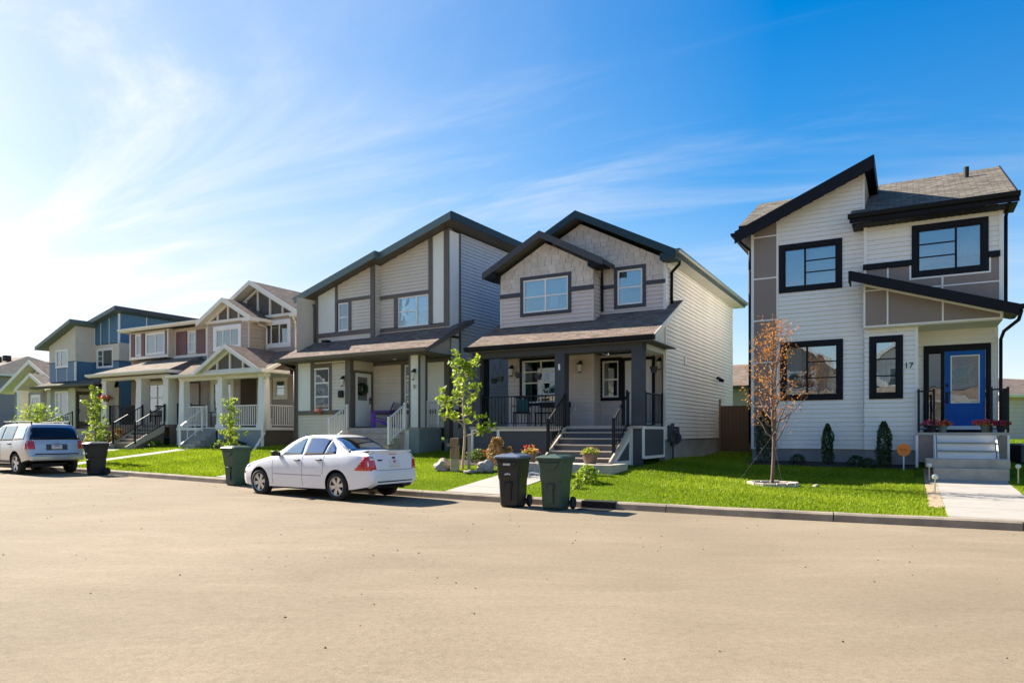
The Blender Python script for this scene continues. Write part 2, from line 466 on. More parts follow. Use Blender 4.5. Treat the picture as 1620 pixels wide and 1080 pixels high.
class MB:
    def __init__(s):
        s.v, s.f, s.m, s.uv = [], [], [], []
        s.isl = []

    def face(s, pts, mi=0, uv=None):
        n = len(s.v)
        s.v += [tuple(p) for p in pts]
        s.f.append(tuple(range(n, n + len(pts))))
        s.m.append(mi)
        s.uv.append(uv)

    def box(s, tf, a0, a1, h0, h1, c0, c1, mi=0):
        s.isl.append(len(s.f))
        n = len(s.v)
        for c in (c0, c1):
            for (a, h) in ((a0, h0), (a1, h0), (a1, h1), (a0, h1)):
                s.v.append(tuple(tf(a, h, c)))
        for q in ((3, 2, 1, 0), (4, 5, 6, 7), (0, 1, 5, 4), (1, 2, 6, 5), (2, 3, 7, 6), (3, 0, 4, 7)):
            s.f.append(tuple(n + i for i in q))
            s.m.append(mi)
            s.uv.append(None)
        return s

    def prism(s, tf, poly, c0, c1, mi=0):
        """polygon in (a,h) extruded c0..c1"""
        s.isl.append(len(s.f))
        n = len(s.v)
        k = len(poly)
        for c in (c0, c1):
            for a, h in poly:
                s.v.append(tuple(tf(a, h, c)))
        s.f.append(tuple(n + i for i in range(k))[::-1])
        s.f.append(tuple(n + k + i for i in range(k)))
        s.m += [mi, mi]
        s.uv += [None, None]
        for i in range(k):
            j = (i + 1) % k
            s.f.append((n + i, n + j, n + k + j, n + k + i))
            s.m.append(mi)
            s.uv.append(None)
        return s

    def tube(s, p0, p1, r0, r1=None, n=8, mi=0, caps=True):
        r1 = r0 if r1 is None else r1
        p0, p1 = Vector(p0), Vector(p1)
        d = (p1 - p0)
        if d.length < 1e-6:
            return s
        d.normalize()
        u = d.cross(Vector((0, 0, 1)))
        if u.length < 0.01:
            u = d.cross(Vector((1, 0, 0)))
        u.normalize()
        w = d.cross(u)
        b = len(s.v)
        for p, r in ((p0, r0), (p1, r1)):
            for i in range(n):
                a = 2 * math.pi * i / n
                s.v.append(tuple(p + (u * math.cos(a) + w * math.sin(a)) * r))
        for i in range(n):
            j = (i + 1) % n
            s.f.append((b + i, b + j, b + n + j, b + n + i))
            s.m.append(mi)
            s.uv.append(None)
        if caps:
            s.f.append(tuple(b + i for i in range(n))[::-1])
            s.f.append(tuple(b + n + i for i in range(n)))
            s.m += [mi, mi]
            s.uv += [None, None]
        return s

    def lathe(s, prof, n=20, org=(0, 0, 0), axis='z', mi=0, caps=True):
        s.isl.append(len(s.f))
        """prof: list of (r, z)"""
        b = len(s.v)
        for r, z in prof:
            for i in range(n):
                a = 2 * math.pi * i / n
                if axis == 'z':
                    p = (org[0] + r * math.cos(a), org[1] + r * math.sin(a), org[2] + z)
                else:
                    p = (org[0] + r * math.cos(a), org[1] + z, org[2] + r * math.sin(a))
                s.v.append(p)
        for k in range(len(prof) - 1):
            for i in range(n):
                j = (i + 1) % n
                s.f.append((b + k * n + i, b + k * n + j, b + (k + 1) * n + j, b + (k + 1) * n + i))
                s.m.append(mi)
                s.uv.append(None)
        for k in (0, len(prof) - 1):
            if caps and prof[k][0] > 1e-4:
                s.f.append(tuple(b + k * n + i for i in range(n)))
                s.m.append(mi)
                s.uv.append(None)
        return s

    def split(s):
        out = []
        for a, b in zip(s.isl, s.isl[1:] + [len(s.f)]):
            q = MB()
            idx = {}
            for f, m_ in zip(s.f[a:b], s.m[a:b]):
                g_ = []
                for i in f:
                    if i not in idx:
                        idx[i] = len(q.v)
                        q.v.append(s.v[i])
                    g_.append(idx[i])
                q.f.append(tuple(g_))
                q.m.append(m_)
                q.uv.append(None)
            q.isl = [0]
            out.append(q)
        return out

    def mesh(s, name, mats, smooth=False):
        me = bpy.data.meshes.new(name)
        me.from_pydata(s.v, [], s.f)
        for m_ in (mats if isinstance(mats, (list, tuple)) else [mats]):
            me.materials.append(M[m_] if isinstance(m_, str) else m_)
        me.polygons.foreach_set('material_index', s.m)
        if smooth:
            me.polygons.foreach_set('use_smooth', [True] * len(s.f))
        if any(u is not None for u in s.uv):
            ul = me.uv_layers.new(name='UVMap')
            k = 0
            for f, u in zip(s.f, s.uv):
                for i in range(len(f)):
                    if u is not None:
                        ul.data[k].uv = u[i]
                    k += 1
        me.update()
        return me


def put(name, me, parent=None, loc=(0, 0, 0), rotz=0.0):
    o = bpy.data.objects.new(name, me)
    COL.objects.link(o)
    if parent is not None:
        o.parent = parent
    o.location = loc
    if rotz:
        o.rotation_euler = (0, 0, rotz)
    return o


def bevel(me, w=0.01, seg=2, ang=30):
    bm = bmesh.new()
    bm.from_mesh(me)
    bmesh.ops.remove_doubles(bm, verts=bm.verts, dist=1e-4)
    bmesh.ops.recalc_face_normals(bm, faces=bm.faces)
    es = [e for e in bm.edges if len(e.link_faces) == 2 and e.calc_face_angle(0) > R(ang)]
    bmesh.ops.bevel(bm, geom=es, offset=w, segments=seg, affect='EDGES', profile=0.6, clamp_overlap=True)
    bm.to_mesh(me)
    bm.free()
    return me


def tag(o, label, cat, group=None):
    o['label'] = label
    o['category'] = cat
    if group:
        o['group'] = group
    return o


def struct(o, kind='structure'):
    o['kind'] = kind
    return o


def empty(name, loc=(0, 0, 0), rz=0.0):
    o = bpy.data.objects.new(name, None)
    COL.objects.link(o)
    o.location = loc
    o.rotation_euler = (0, 0, rz)
    o.empty_display_size = 0.3
    return o


def WORLD(a, h, c):
    return (a, c, h)


# ------------------------------------------------------------------ terrain
KX = [-400, -60, -25, -13.4, -8.15, -2.1, 0.9, 2.41, 4.41, 6.5, 7.84, 20, 60, 400]
KY = [240, 50.5, 30.3, 23.0, 19.6, 16.1, 14.35, 13.45, 12.3, 11.3, 10.65, 4.9, -15, -180]


def yk(x):
    return float(np.interp(x, KX, KY))


def road_h(x):
    return 0.010 * max(0.0, min(40.0, -x))


CAPX = [-400, -60, -20, -9, -2, 3, 6, 10, 13, 30, 400]
CAPY = [1.8, 1.4, 0.95, 0.86, 0.74, 0.68, 0.56, 0.55, 0.62, 0.62, 0.62]


def ground_h(x, y):
    dist = (y - yk(x)) * 0.866
    if dist <= 0.0:
        return road_h(x)
    cap = float(np.interp(x, CAPX, CAPY)) - road_h(x) * 0.9
    sl = float(np.interp(x, [2.0, 6.5], [0.105, 0.036]))
    t = sl * dist
    k = 0.10
    h = max(k - abs(t - cap), 0.0) / k
    v = min(t, cap) - h * h * k * 0.25
    e = cap - sl * 8.5
    if e > 0:
        q = max(0.0, min(1.0, (dist - 5.6) / 2.9))
        v = min(v, sl * 8.5) + e * q * q * (3 - 2 * q)
    if dist > 12:
        v += min(0.5, (dist - 12) * 0.045)
    return road_h(x) + 0.12 + v


def grid_mesh(name, xs, rows, fn, matname):
    nx, ny = len(xs), len(rows)
    v = [fn(x, r) for r in rows for x in xs]
    f = [(j * nx + i, j * nx + i + 1, (j + 1) * nx + i + 1, (j + 1) * nx + i) for j in range(ny - 1) for i in range(nx - 1)]
    me = bpy.data.meshes.new(name)
    me.from_pydata(v, [], f)
    me.materials.append(M[matname])
    me.polygons.foreach_set('use_smooth', [True] * len(f))
    me.update()
    return me


g = struct(put('ground', grid_mesh('ground', [-3000, 0, 3000], [-3000, 0, 3000], lambda x, y: (x, y, -0.4), 'lawn')))
xs = sorted(set([-400, -200, -120, -80] + list(np.arange(-60, 41, 1.0)) + [60, 100, 200, 400] + KX))
rws = [-60, -40, -30, -20, -10, 0]
road = struct(put('road', grid_mesh('road', xs, [-160, -60, -25, -12, -8, -6, -4, -2, -1, 0], lambda x, r: (x, yk(x) + r + 0.02, road_h(x)), 'asphalt')))
dr = [0.16, 0.4, 0.8, 1.5, 2, 3, 4, 5, 6, 7, 8, 9, 10, 12, 14, 16, 18, 22, 28, 40, 80, 200, 600]
lawn = struct(put('lawn', grid_mesh('lawn', xs, dr, lambda x, r: (x, yk(x) + r / 0.866, ground_h(x, yk(x) + r / 0.866)), 'lawn')))

# kerb, stone by stone
kerb = struct(empty('kerb', (0, 0, 0)))
pts = []
for i in range(len(KX) - 1):
    if KX[i] < -60 or KX[i] > 30:
        continue
    n = max(1, int(abs(KX[i + 1] - KX[i]) / 0.5))
    n = min(n, 200)
    for k in range(n):
        x = KX[i] + (KX[i + 1] - KX[i]) * k / n
        pts.append((x, yk(x)))
seg = []
acc = 0.0
cuts = [0]
for i in range(1, len(pts)):
    acc += math.dist(pts[i], pts[i - 1])
    if acc > 2.55:
        cuts.append(i)
        acc = 0.0
for a, b in zip(cuts[:-1], cuts[1:]):
    mb = MB()
    run = pts[a:b + 1]
    ring = []
    for k, (x, y) in enumerate(run):
        q = run[min(k + 1, len(run) - 1)]
        p = run[max(k - 1, 0)]
        t = Vector((q[0] - p[0], q[1] - p[1], 0)).normalized()
        nn = Vector((-t.y, t.x, 0))
        if nn.y < 0:
            nn = -nn
        hh = road_h(x)
        off = t * (0.008 if k == 0 else (-0.008 if k == len(run) - 1 else 0))
        base = Vector((x, y, 0)) + off
        wob = random.uniform(-0.004, 0.004)
        ring.append([base + nn * dx + Vector((0, 0, hh + z)) for dx, z in ((-0.02, -0.1), (0.0, 0.02), (0.014, 0.115 + wob), (0.05, 0.145 + wob), (0.17, 0.15 + wob), (0.17, -0.1))])
    for k in range(len(ring) - 1):
        for j in range(6):
            mb.face([ring[k][j], ring[k + 1][j], ring[k + 1][(j + 1) % 6], ring[k][(j + 1) % 6]])
    mb.face(ring[0])
    mb.face(ring[-1][::-1])
    put('kerb_stone', mb.mesh('kerb_stone', 'kerb'), kerb)


# ------------------------------------------------------------------ house kit
SPLIT = ('batten', 'band', 'trim_board', 'corner_board', 'wall', 'eave_return', 'shutter', 'skirt_frame', 'foundation')


class House:
    def __init__(s, name, label, org, yaw, base):
        s.root = empty(name, (org[0], org[1], base), -R(yaw))
        tag(s.root, label, 'house', 'houses along the street')
        s.base = base
        s.org, s.yaw = org, R(yaw)

    def part(s, name, mb, mats, parent=None, smooth=False, label=None, kind=None):
        if name in SPLIT and isinstance(mb, MB) and len(mb.isl) > 1:
            o = None
            for q in mb.split():
                o = s.part(name, q, mats, parent, smooth, label, kind)
            return o
        me = mb.mesh(name, mats, smooth) if isinstance(mb, MB) else mb
        o = put(name, me, parent or s.root, (0, 0, -s.base) if parent is None else (0, 0, 0))
        if label:
            o['label'] = label
        if kind:
            o['kind'] = kind
        return o

    def piece(s, name, me, loc, parent=None):
        z = loc[2] - (s.base if parent is None else 0)
        return put(name, me, parent or s.root, (loc[0], loc[1], z))

    def box(s, name, mt, tf, a0, a1, h0, h1, c0, c1, parent=None, label=None):
        return s.part(name, MB().box(tf, a0, a1, h0, h1, c0, c1), mt, parent, label=label)

    def world(s, a, d, h=None):
        x = s.org[0] + a * math.cos(s.yaw) + d * math.sin(s.yaw)
        y = s.org[1] - a * math.sin(s.yaw) + d * math.cos(s.yaw)
        return (x, y, ground_h(x, y) if h is None else h)


def FR(d):
    return lambda a, h, c: (a, d - c, h)


def RT(s_):
    return lambda a, h, c: (s_ + c, a, h)


def LT(s_):
    return lambda a, h, c: (s_ - c, a, h)


def BK(d):
    return lambda a, h, c: (a, d + c, h)


GR = 0.010


def lap(H, tf, poly, mt, holes=(), course=0.127, lip=0.02, name='siding', label=None):
    poly = ccw(poly)
    hs_ = [p[1] for p in poly]
    ss_ = [p[0] for p in poly]
    h0, h1, s0, s1 = min(hs_), max(hs_), min(ss_), max(ss_)
    mb = MB()
    k = 0
    while h0 + k * course < h1 - 1e-6:
        a = h0 + k * course
        b = min(a + course, h1)
        cut = sorted(set([a, b] + [v for ho in holes for v in (ho[2], ho[3]) if a < v < b]))
        for ya, yb in zip(cut[:-1], cut[1:]):
            ym = (ya + yb) / 2
            act = sorted([(ho[0], ho[1]) for ho in holes if ho[2] < ym < ho[3]])
            x = s0
            iv = []
            for p, q in act:
                if p > x:
                    iv.append((x, p))
                x = max(x, q)
            if x < s1:
                iv.append((x, s1))
            for p, q in iv:
                c = clip_poly([(p, ya), (q, ya), (q, yb), (p, yb)], poly)
                if len(c) < 3:
                    continue
                if ya == a and GR > 0 and lip > 0.005:
                    c = [(u, a + GR if abs(v - a) < 1e-6 and GR < yb - a else v) for u, v in c]
                mb.face([tf(u, v, lip * (1 - (v - a) / course)) for u, v in c])
                if ya == a and lip > 0.005:
                    v0 = min(v for u, v in c)
                    lo = [u for u, v in c if abs(v - v0) < 1e-6]
                    if len(lo) >= 2:
                        x0, x1 = min(lo), max(lo)
                        mb.face([tf(x0, v0, -0.012), tf(x1, v0, -0.012), tf(x1, v0, lip), tf(x0, v0, lip)])
                        mb.face([tf(x0, a, -0.012), tf(x1, a, -0.012), tf(x1, v0, -0.012), tf(x0, v0, -0.012)])
        k += 1
    return H.part(name, mb, mt, label=label)


def shakes(H, tf, poly, mts=('shake', 'shake_b'), row=0.155, holes=()):
    """every shake of a gable is a piece of its own"""
    poly = ccw(poly)
    hs_ = [p[1] for p in poly]
    ss_ = [p[0] for p in poly]
    h0, h1, s0, s1 = min(hs_), max(hs_), min(ss_), max(ss_)
    regs = [poly]
    for ho in holes:
        regs = [q for q in (clip_poly(poly, [(s0 - 1, h0 - 1), (ho[0] + 0.05, h0 - 1), (ho[0] + 0.05, h1 + 1), (s0 - 1, h1 + 1)]),
                            clip_poly(poly, [(ho[1] - 0.05, h0 - 1), (s1 + 1, h0 - 1), (s1 + 1, h1 + 1), (ho[1] - 0.05, h1 + 1)]),
                            clip_poly(poly, [(ho[0] + 0.05, ho[3] - 0.05), (ho[1] - 0.05, ho[3] - 0.05), (ho[1] - 0.05, h1 + 1), (ho[0] + 0.05, h1 + 1)])) if len(q) > 2]
    for q in regs:
        H.part('wall', MB().prism(tf, q, -0.02, 0.0), 'taupe_trim')
    k = 0
    while h0 + k * row < h1:
        a = h0 + k * row
        x = s0 - random.uniform(0, 0.3)
        while x < s1:
            w = random.uniform(0.20, 0.38)
            dz = random.uniform(-0.012, 0.012)
            rc = [(x + 0.006, a + dz), (x + w - 0.006, a + dz), (x + w - 0.006, a + row + 0.01), (x + 0.006, a + row + 0.01)]
            regs = [rc]
            if any(ho[0] < x + w and ho[1] > x and ho[2] < a + row and ho[3] > a for ho in holes):
                regs = []
                for ho in holes:
                    for pl in ([(s0 - 1, h0 - 1), (ho[0], h0 - 1), (ho[0], h1 + 1), (s0 - 1, h1 + 1)],
                               [(ho[1], h0 - 1), (s1 + 1, h0 - 1), (s1 + 1, h1 + 1), (ho[1], h1 + 1)],
                               [(ho[0], ho[3]), (ho[1], ho[3]), (ho[1], h1 + 1), (ho[0], h1 + 1)]):
                        q = clip_poly(rc, pl)
                        if len(q) >= 3:
                            regs.append(q)
            for rg in regs:
                c = clip_poly(rg, poly)
                if len(c) >= 3:
                    t0 = random.uniform(0.016, 0.026)
                    mb = MB()
                    f = lambda v: t0 * (1 - 0.75 * (v - a) / row)
                    top = [tf(u, v, f(v)) for u, v in c]
                    bot = [tf(u, v, 0.0) for u, v in c]
                    mb.face(top)
                    for i in range(len(c)):
                        j = (i + 1) % len(c)
                        mb.face([bot[i], bot[j], top[j], top[i]])
                    H.part('shingle', mb, random.choice(mts))
            x += w
        k += 1


def slab(H, pts, th, mats=('roof_brown', 'soffit_dark', 'soffit_dark'), name='roof', parent=None, uvd=None):
    """pts: top polygon (s,d,h) with first edge along the eave"""
    P = [Vector(p) for p in pts]
    u = (P[1] - P[0]).normalized()
    nrm = (P[1] - P[0]).cross(P[2] - P[0]).normalized()
    v = nrm.cross(u)
    mb = MB()
    mb.face(P, 0, [((p - P[0]).dot(u), (p - P[0]).dot(v)) for p in P])
    B = [p - Vector((0, 0, th)) for p in P]
    mb.face(B[::-1], 2)
    for i in range(len(P)):
        j = (i + 1) % len(P)
        mb.face([B[i], B[j], P[j], P[i]], 1)
    return H.part(name, mb, mats, parent)


def plank(H, p0, p1, hh, th, mt, name='fascia', parent=None, out=(0, -1, 0)):
    """board hanging below the line p0-p1, standing out by th"""
    p0, p1 = Vector(p0), Vector(p1)
    o = Vector(out) * th
    dn = Vector((0, 0, -hh))
    q = [p0, p1, p1 + dn, p0 + dn]
    mb = MB()
    mb.face([x + o for x in q][::-1])
    mb.face(q)
    for i in range(4):
        j = (i + 1) % 4
        mb.face([q[i], q[j], q[j] + o, q[i] + o])
    return H.part(name, mb, mt, parent)


def pipe(H, pts, r, mt, name='downspout', parent=None):
    mb = MB()
    for a, b in zip(pts[:-1], pts[1:]):
        mb.tube(a, b, r, r, 8)
    for p in pts[1:-1]:
        mb.lathe([(0.001, -r), (r * 0.8, -r * 0.7), (r * 1.02, 0), (r * 0.8, r * 0.7), (0.001, r)], 8, p)
    return H.part(name, mb, mt, parent, smooth=True)


def gutter(H, p0, p1, mt, name='gutter', out=(0, -1, 0), sz=0.12):
    p0, p1 = Vector(p0), Vector(p1)
    o = Vector(out)
    prof = [(0, 0), (sz, 0), (sz * 1.0, -sz * 0.35), (sz * 0.75, -sz * 0.9), (0, -sz)]
    mb = MB()
    A = [p0 + o * a + Vector((0, 0, b)) for a, b in prof]
    B_ = [p1 + o * a + Vector((0, 0, b)) for a, b in prof]
    mb.face(A)
    mb.face(B_[::-1])
    for i in range(5):
        j = (i + 1) % 5
        mb.face([A[i], A[j], B_[j], B_[i]])
    return H.part(name, mb, mt)


def folds(tf, a0, a1, h0, h1, c, mb, step=0.05, amp=0.02):
    n = max(4, int((a1 - a0) / step) * 2)
    pv = None
    for i in range(n + 1):
        a = a0 + (a1 - a0) * i / n
        cc = c + (amp if i % 2 else -amp) * random.uniform(0.4, 1)
        if pv:
            mb.face([tf(pv[0], h0, pv[1]), tf(a, h0, cc), tf(a, h1, cc), tf(pv[0], h1, pv[1])])
        pv = (a, cc)


def window(H, tf, a0, a1, h0, h1, cols, cas=0.12, cmat='black_trim', fmat='black_trim', fw=0.045, bar=0.03, shade=(), glass='glass_blue', proud=0.035, parent=None, depth=0.45, name='window'):
    """outer casing rectangle; cols = [(f0, f1, [bar fractions])]; returns the hole"""
    i0, i1, j0, j1 = a0 + cas, a1 - cas, h0 + cas, h1 - cas
    mb = MB()
    if cas > 0.005:
        mb.box(tf, a0, a1, h0, j0, -0.03, proud)
        mb.box(tf, a0, a1, j1, h1, -0.03, proud)
        mb.box(tf, a0, i0, j0, j1, -0.03, proud - 0.001)
        mb.box(tf, i1, a1, j0, j1, -0.03, proud - 0.001)
        w = H.part(name, mb, cmat, parent)
    else:
        w = H.part(name, MB().box(tf, i0, i1, j0 - 0.03, j0, -0.02, 0.03), fmat, parent)
    fr_ = MB()
    fr_.box(tf, i0, i1, j0, j0 + fw, -0.06, 0.012)
    fr_.box(tf, i0, i1, j1 - fw, j1, -0.06, 0.012)
    fr_.box(tf, i0, i0 + fw, j0 + fw, j1 - fw, -0.06, 0.011)
    fr_.box(tf, i1 - fw, i1, j0 + fw, j1 - fw, -0.06, 0.011)
    W = i1 - i0 - 2 * fw
    Hh = j1 - j0 - 2 * fw
    for k, (f0, f1, bars) in enumerate(cols):
        x0, x1 = i0 + fw + W * f0, i0 + fw + W * f1
        if k > 0:
            fr_.box(tf, x0 - fw * 0.55, x0 + fw * 0.55, j0 + fw, j1 - fw, -0.05, 0.008)
    if parent is None:
        H.part('frame', fr_, fmat, w)
    else:
        o = H.part('window_frame', fr_, fmat, parent)
    P_ = w if parent is None else parent
    for k, (f0, f1, bars) in enumerate(cols):
        x0, x1 = i0 + fw + W * f0, i0 + fw + W * f1
        if k > 0:
            x0 += fw * 0.55
        if k < len(cols) - 1:
            x1 -= fw * 0.55
        ys = [0] + list(bars) + [1]
        for q in range(len(ys) - 1):
            y0, y1 = j0 + fw + Hh * ys[q], j0 + fw + Hh * ys[q + 1]
            if q > 0:
                H.part('glazing_bar', MB().box(tf, x0, x1, y0 - bar / 2, y0 + bar / 2, -0.03, 0.006), fmat, P_)
                y0 += bar / 2
            if q < len(ys) - 2:
                y1 -= bar / 2
            H.part('pane', MB().box(tf, x0, x1, y0, y1, -0.018, -0.012), glass, P_)
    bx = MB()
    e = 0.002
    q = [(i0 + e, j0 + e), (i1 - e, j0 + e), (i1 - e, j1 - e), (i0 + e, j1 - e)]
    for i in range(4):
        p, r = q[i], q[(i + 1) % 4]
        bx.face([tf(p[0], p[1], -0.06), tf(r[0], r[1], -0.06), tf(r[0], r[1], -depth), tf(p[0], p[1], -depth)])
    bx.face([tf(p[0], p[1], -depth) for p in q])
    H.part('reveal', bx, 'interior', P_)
    for sh in shade:
        f0, f1, g0, g1, mt = sh
        mb = MB()
        x0, x1 = i0 + fw + W * f0, i0 + fw + W * f1
        y0, y1 = j0 + fw + Hh * g0, j0 + fw + Hh * g1
        if mt == 'blind':
            mb.face([tf(x0, y0, -0.11), tf(x1, y0, -0.11), tf(x1, y1, -0.11), tf(x0, y1, -0.11)])
        else:
            folds(tf, x0, x1, y0, y1, -0.13, mb)
        H.part('blind' if mt == 'blind' else 'curtain', mb, mt, P_)
    return (i0, i1, j0, j1)


BAL = {}


def bal_mesh(h, w, mt, top=False):
    k = (round(h, 3), w, mt)
    if k not in BAL:
        BAL[k] = MB().box(WORLD, -w / 2, w / 2, 0, h, -w / 2, w / 2).mesh('baluster', mt)
    return BAL[k]


def railing(H, p0, p1, mt, h=0.92, gap=0.115, bw=0.018, posts=(True, True), pw=0.05, name='railing', rail=0.045):
    """p0,p1: (s,d,hfloor)"""
    p0, p1 = Vector(p0), Vector(p1)
    up = Vector((0, 0, 1))
    t = (p1 - p0)
    th = Vector((t.x, t.y, 0)).normalized()
    sd_ = Vector((-th.y, th.x, 0))
    mb = MB()

    def bar_(a, b, w, hh):
        q = [a - sd_ * w / 2, a + sd_ * w / 2, a + sd_ * w / 2 + up * hh, a - sd_ * w / 2 + up * hh]
        r = [x + (b - a) for x in q]
        mb.face(q[::-1])
        mb.face(r)
        for i in range(4):
            j = (i + 1) % 4
            mb.face([q[i], q[j], r[j], r[i]])
    bar_(p0 + up * (h - 0.04), p1 + up * (h - 0.04), rail, 0.04)
    o = H.part(name, mb, mt)
    mb = MB()
    bar_(p0 + up * 0.08, p1 + up * 0.08, rail * 0.8, 0.03)
    H.part('bottom_rail', mb, mt, o)
    pm = None
    for fl, p in zip(posts, (p0, p1)):
        if fl:
            m2 = MB().box(WORLD, -pw / 2, pw / 2, 0, h + 0.04, -pw / 2, pw / 2).mesh('post', mt)
            H.piece('post', m2, p, o)
    n = int(Vector((t.x, t.y)).length / gap)
    bm_ = bal_mesh(h - 0.14, bw, mt)
    for i in range(1, n):
        p = p0 + t * (i / n)
        H.piece('baluster', bm_, p + up * 0.1, o)
    return o


def lamp(H, tf, a, h, mt='lamp_glass', cap='black_metal', w=0.10, hh=0.26):
    mb = MB()
    mb.box(tf, a - 0.05, a + 0.05, h - 0.02, h + 0.12, 0, 0.02)
    x, y, z = tf(a, h, 0.10)
    mb.tube(tf(a, h + 0.09, 0.01), tf(a, h + 0.09, 0.10), 0.012)
    mb.lathe([(0.001, 0.09), (w * 0.75, 0.03), (w, 0.0), (w, -0.012), (0.03, -0.012)], 10, (x, y, z))
    mb.lathe([(0.001, -hh - 0.03), (w * 0.6, -hh), (w * 0.6, -hh + 0.015), (0.001, -hh + 0.02)], 10, (x, y, z))
    o = H.part('wall_lamp', mb, cap)
    g_ = MB().lathe([(w * 0.5, -hh + 0.015), (w * 0.86, -0.03), (w * 0.8, -0.012)], 10, (x, y, z))
    H.part('lamp_shade', g_, mt, o)
    return o


def text(H, tf, s, a, h, size, mt, name='house_number'):
    cu = bpy.data.curves.new(name, 'FONT')
    cu.body = s
    cu.size = size
    cu.extrude = 0.006
    cu.align_x = 'CENTER'
    ob = bpy.data.objects.new('tmp', cu)
    COL.objects.link(ob)
    dg = bpy.context.evaluated_depsgraph_get()
    me = bpy.data.meshes.new_from_object(ob.evaluated_get(dg))
    bpy.data.objects.remove(ob)
    for v in me.vertices:
        v.co = Vector(tf(a + v.co.x, h + v.co.y, 0.02 + v.co.z))
    me.materials.clear()
    me.materials.append(M[mt])
    me.name = name
    return H.part(name, me, mt)


def column(H, a, d, h0, h1, w, mt, taper=0.0, cap=True, capm=None):
    f = lambda aa, hh, cc: (aa, cc, hh)
    mb = MB()
    n = len(mb.v)
    w0, w1 = w / 2 + taper, w / 2
    q0 = [(a - w0, d - w0, h0), (a + w0, d - w0, h0), (a + w0, d + w0, h0), (a - w0, d + w0, h0)]
    q1 = [(a - w1, d - w1, h1), (a + w1, d - w1, h1), (a + w1, d + w1, h1), (a - w1, d + w1, h1)]
    mb.face(q0[::-1])
    mb.face(q1)
    for i in range(4):
        j = (i + 1) % 4
        mb.face([q0[i], q0[j], q1[j], q1[i]])
    o = H.part('column', mb, mt)
    if cap:
        c = MB()
        c.box(f, a - w1 - 0.035, a + w1 + 0.035, h1 - 0.13, h1 - 0.02, d - w1 - 0.035, d + w1 + 0.035)
        H.part('capital', c, capm or mt, o)
        c = MB()
        c.box(f, a - w0 - 0.03, a + w0 + 0.03, h0 + 0.002, h0 + 0.13, d - w0 - 0.03, d + w0 + 0.03)
        H.part('plinth', c, capm or mt, o)
    return o


def steps(H, a0, a1, d0, h_top, h_bot, n, run, mt, edge, side=None):
    """flight of n risers going down towards the street from deck edge d0"""
    r = (h_top - h_bot) / n
    for i in range(1, n):
        ht = h_top - r * i
        dd = d0 - run * i
        H.part('step', MB().box(FR(0), a0, a1, h_bot - 0.15, ht - 0.03, -(dd + run) + 0.001, -dd - 0.015), mt)
        H.part('tread', MB().box(FR(0), a0 - 0.01, a1 + 0.01, ht - 0.03, ht, -(dd + run), -dd + 0.01), edge)
    H.part('riser', MB().box(FR(0), a0, a1, h_top - r - 0.03, h_top - 0.035, -d0 + 0.0, -d0 + 0.012), mt)


def door_flat(H, tf, a0, a1, h0, h1, mt, cas, cmat, glass=None, gmat='glass_dark', label=None, rim='white_trim', lever=True, handle_side=0):
    mb = MB()
    mb.box(tf, a0 - cas, a1 + cas, h1, h1 + cas, -0.05, 0.03)
    mb.box(tf, a0 - cas, a0, h0, h1, -0.05, 0.03)
    mb.box(tf, a1, a1 + cas, h0, h1, -0.05, 0.03)
    H.part('door_casing', mb, cmat)
    bk = MB()
    bk.box(tf, a0, a1, h0 + 0.01, h1, -0.30, -0.28)
    d = MB()
    if glass:
        g0, g1, k0, k1 = glass
        d.box(tf, a0, g0, h0 + 0.01, h1, -0.03, 0.0)
        d.box(tf, g1, a1, h0 + 0.01, h1, -0.03, 0.0)
        d.box(tf, g0, g1, h0 + 0.01, k0, -0.03, 0.0)
        d.box(tf, g0, g1, k1, h1, -0.03, 0.0)
    else:
        d.box(tf, a0, a1, h0 + 0.01, h1, -0.03, 0.0)
    o = H.part('door', d, mt, label=label)
    if glass:
        f = MB()
        e = 0.03
        f.box(tf, g0 - e, g1 + e, k0 - e, k0, -0.01, 0.012)
        f.box(tf, g0 - e, g1 + e, k1, k1 + e, -0.01, 0.012)
        f.box(tf, g0 - e, g0, k0, k1, -0.01, 0.011)
        f.box(tf, g1, g1 + e, k0, k1, -0.01, 0.011)
        H.part('glazing_frame', f, rim, o)
        H.part('pane', MB().box(tf, g0, g1, k0, k1, -0.016, -0.01), gmat, o)
        b2 = MB()
        b2.box(tf, g0 - 0.05, g1 + 0.05, k0 - 0.05, k1 + 0.05, -0.42, -0.38)
        H.part('interior', b2, 'interior', o)
        if k0 - h0 > 0.45:
            H.part('door_panel', MB().box(tf, g0 + 0.03, g1 - 0.03, h0 + 0.16, k0 - 0.12, -0.002, 0.008), mt, o)
    if lever:
        hx = a0 + 0.07 if handle_side == 0 else a1 - 0.07
        m2 = MB()
        m2.box(tf, hx - 0.025, hx + 0.025, h0 + 0.86, h0 + 1.12, 0, 0.02)
        m2.box(tf, hx - 0.015, hx + 0.10, h0 + 1.0, h0 + 1.025, 0.03, 0.05)
        m2.box(tf, hx - 0.015, hx + 0.015, h0 + 1.0, h0 + 1.025, 0.0, 0.05)
        H.part('door_handle', m2, 'black_metal', o)
    return o


def body_back(H, s0, s1, d0, d1, h0, h1, mt, right_holes=()):
    """left side and back walls that close the house"""
    lap(H, LT(s0), [(d0, h0), (d1, h0), (d1, h1), (d0, h1)], mt, name='siding', course=0.25)
    lap(H, BK(d1), [(s0, h0), (s1, h0), (s1, h1), (s0, h1)], mt, name='siding', course=0.25)


# ================================================================== HOUSE 17 (white siding, black trim)
HE = House('modern_house', 'white sided house with black trim, slanted roofs and a bright blue front door', (7.21, 20.89), 29.8, 0.5)
H = HE
SL = 0.426
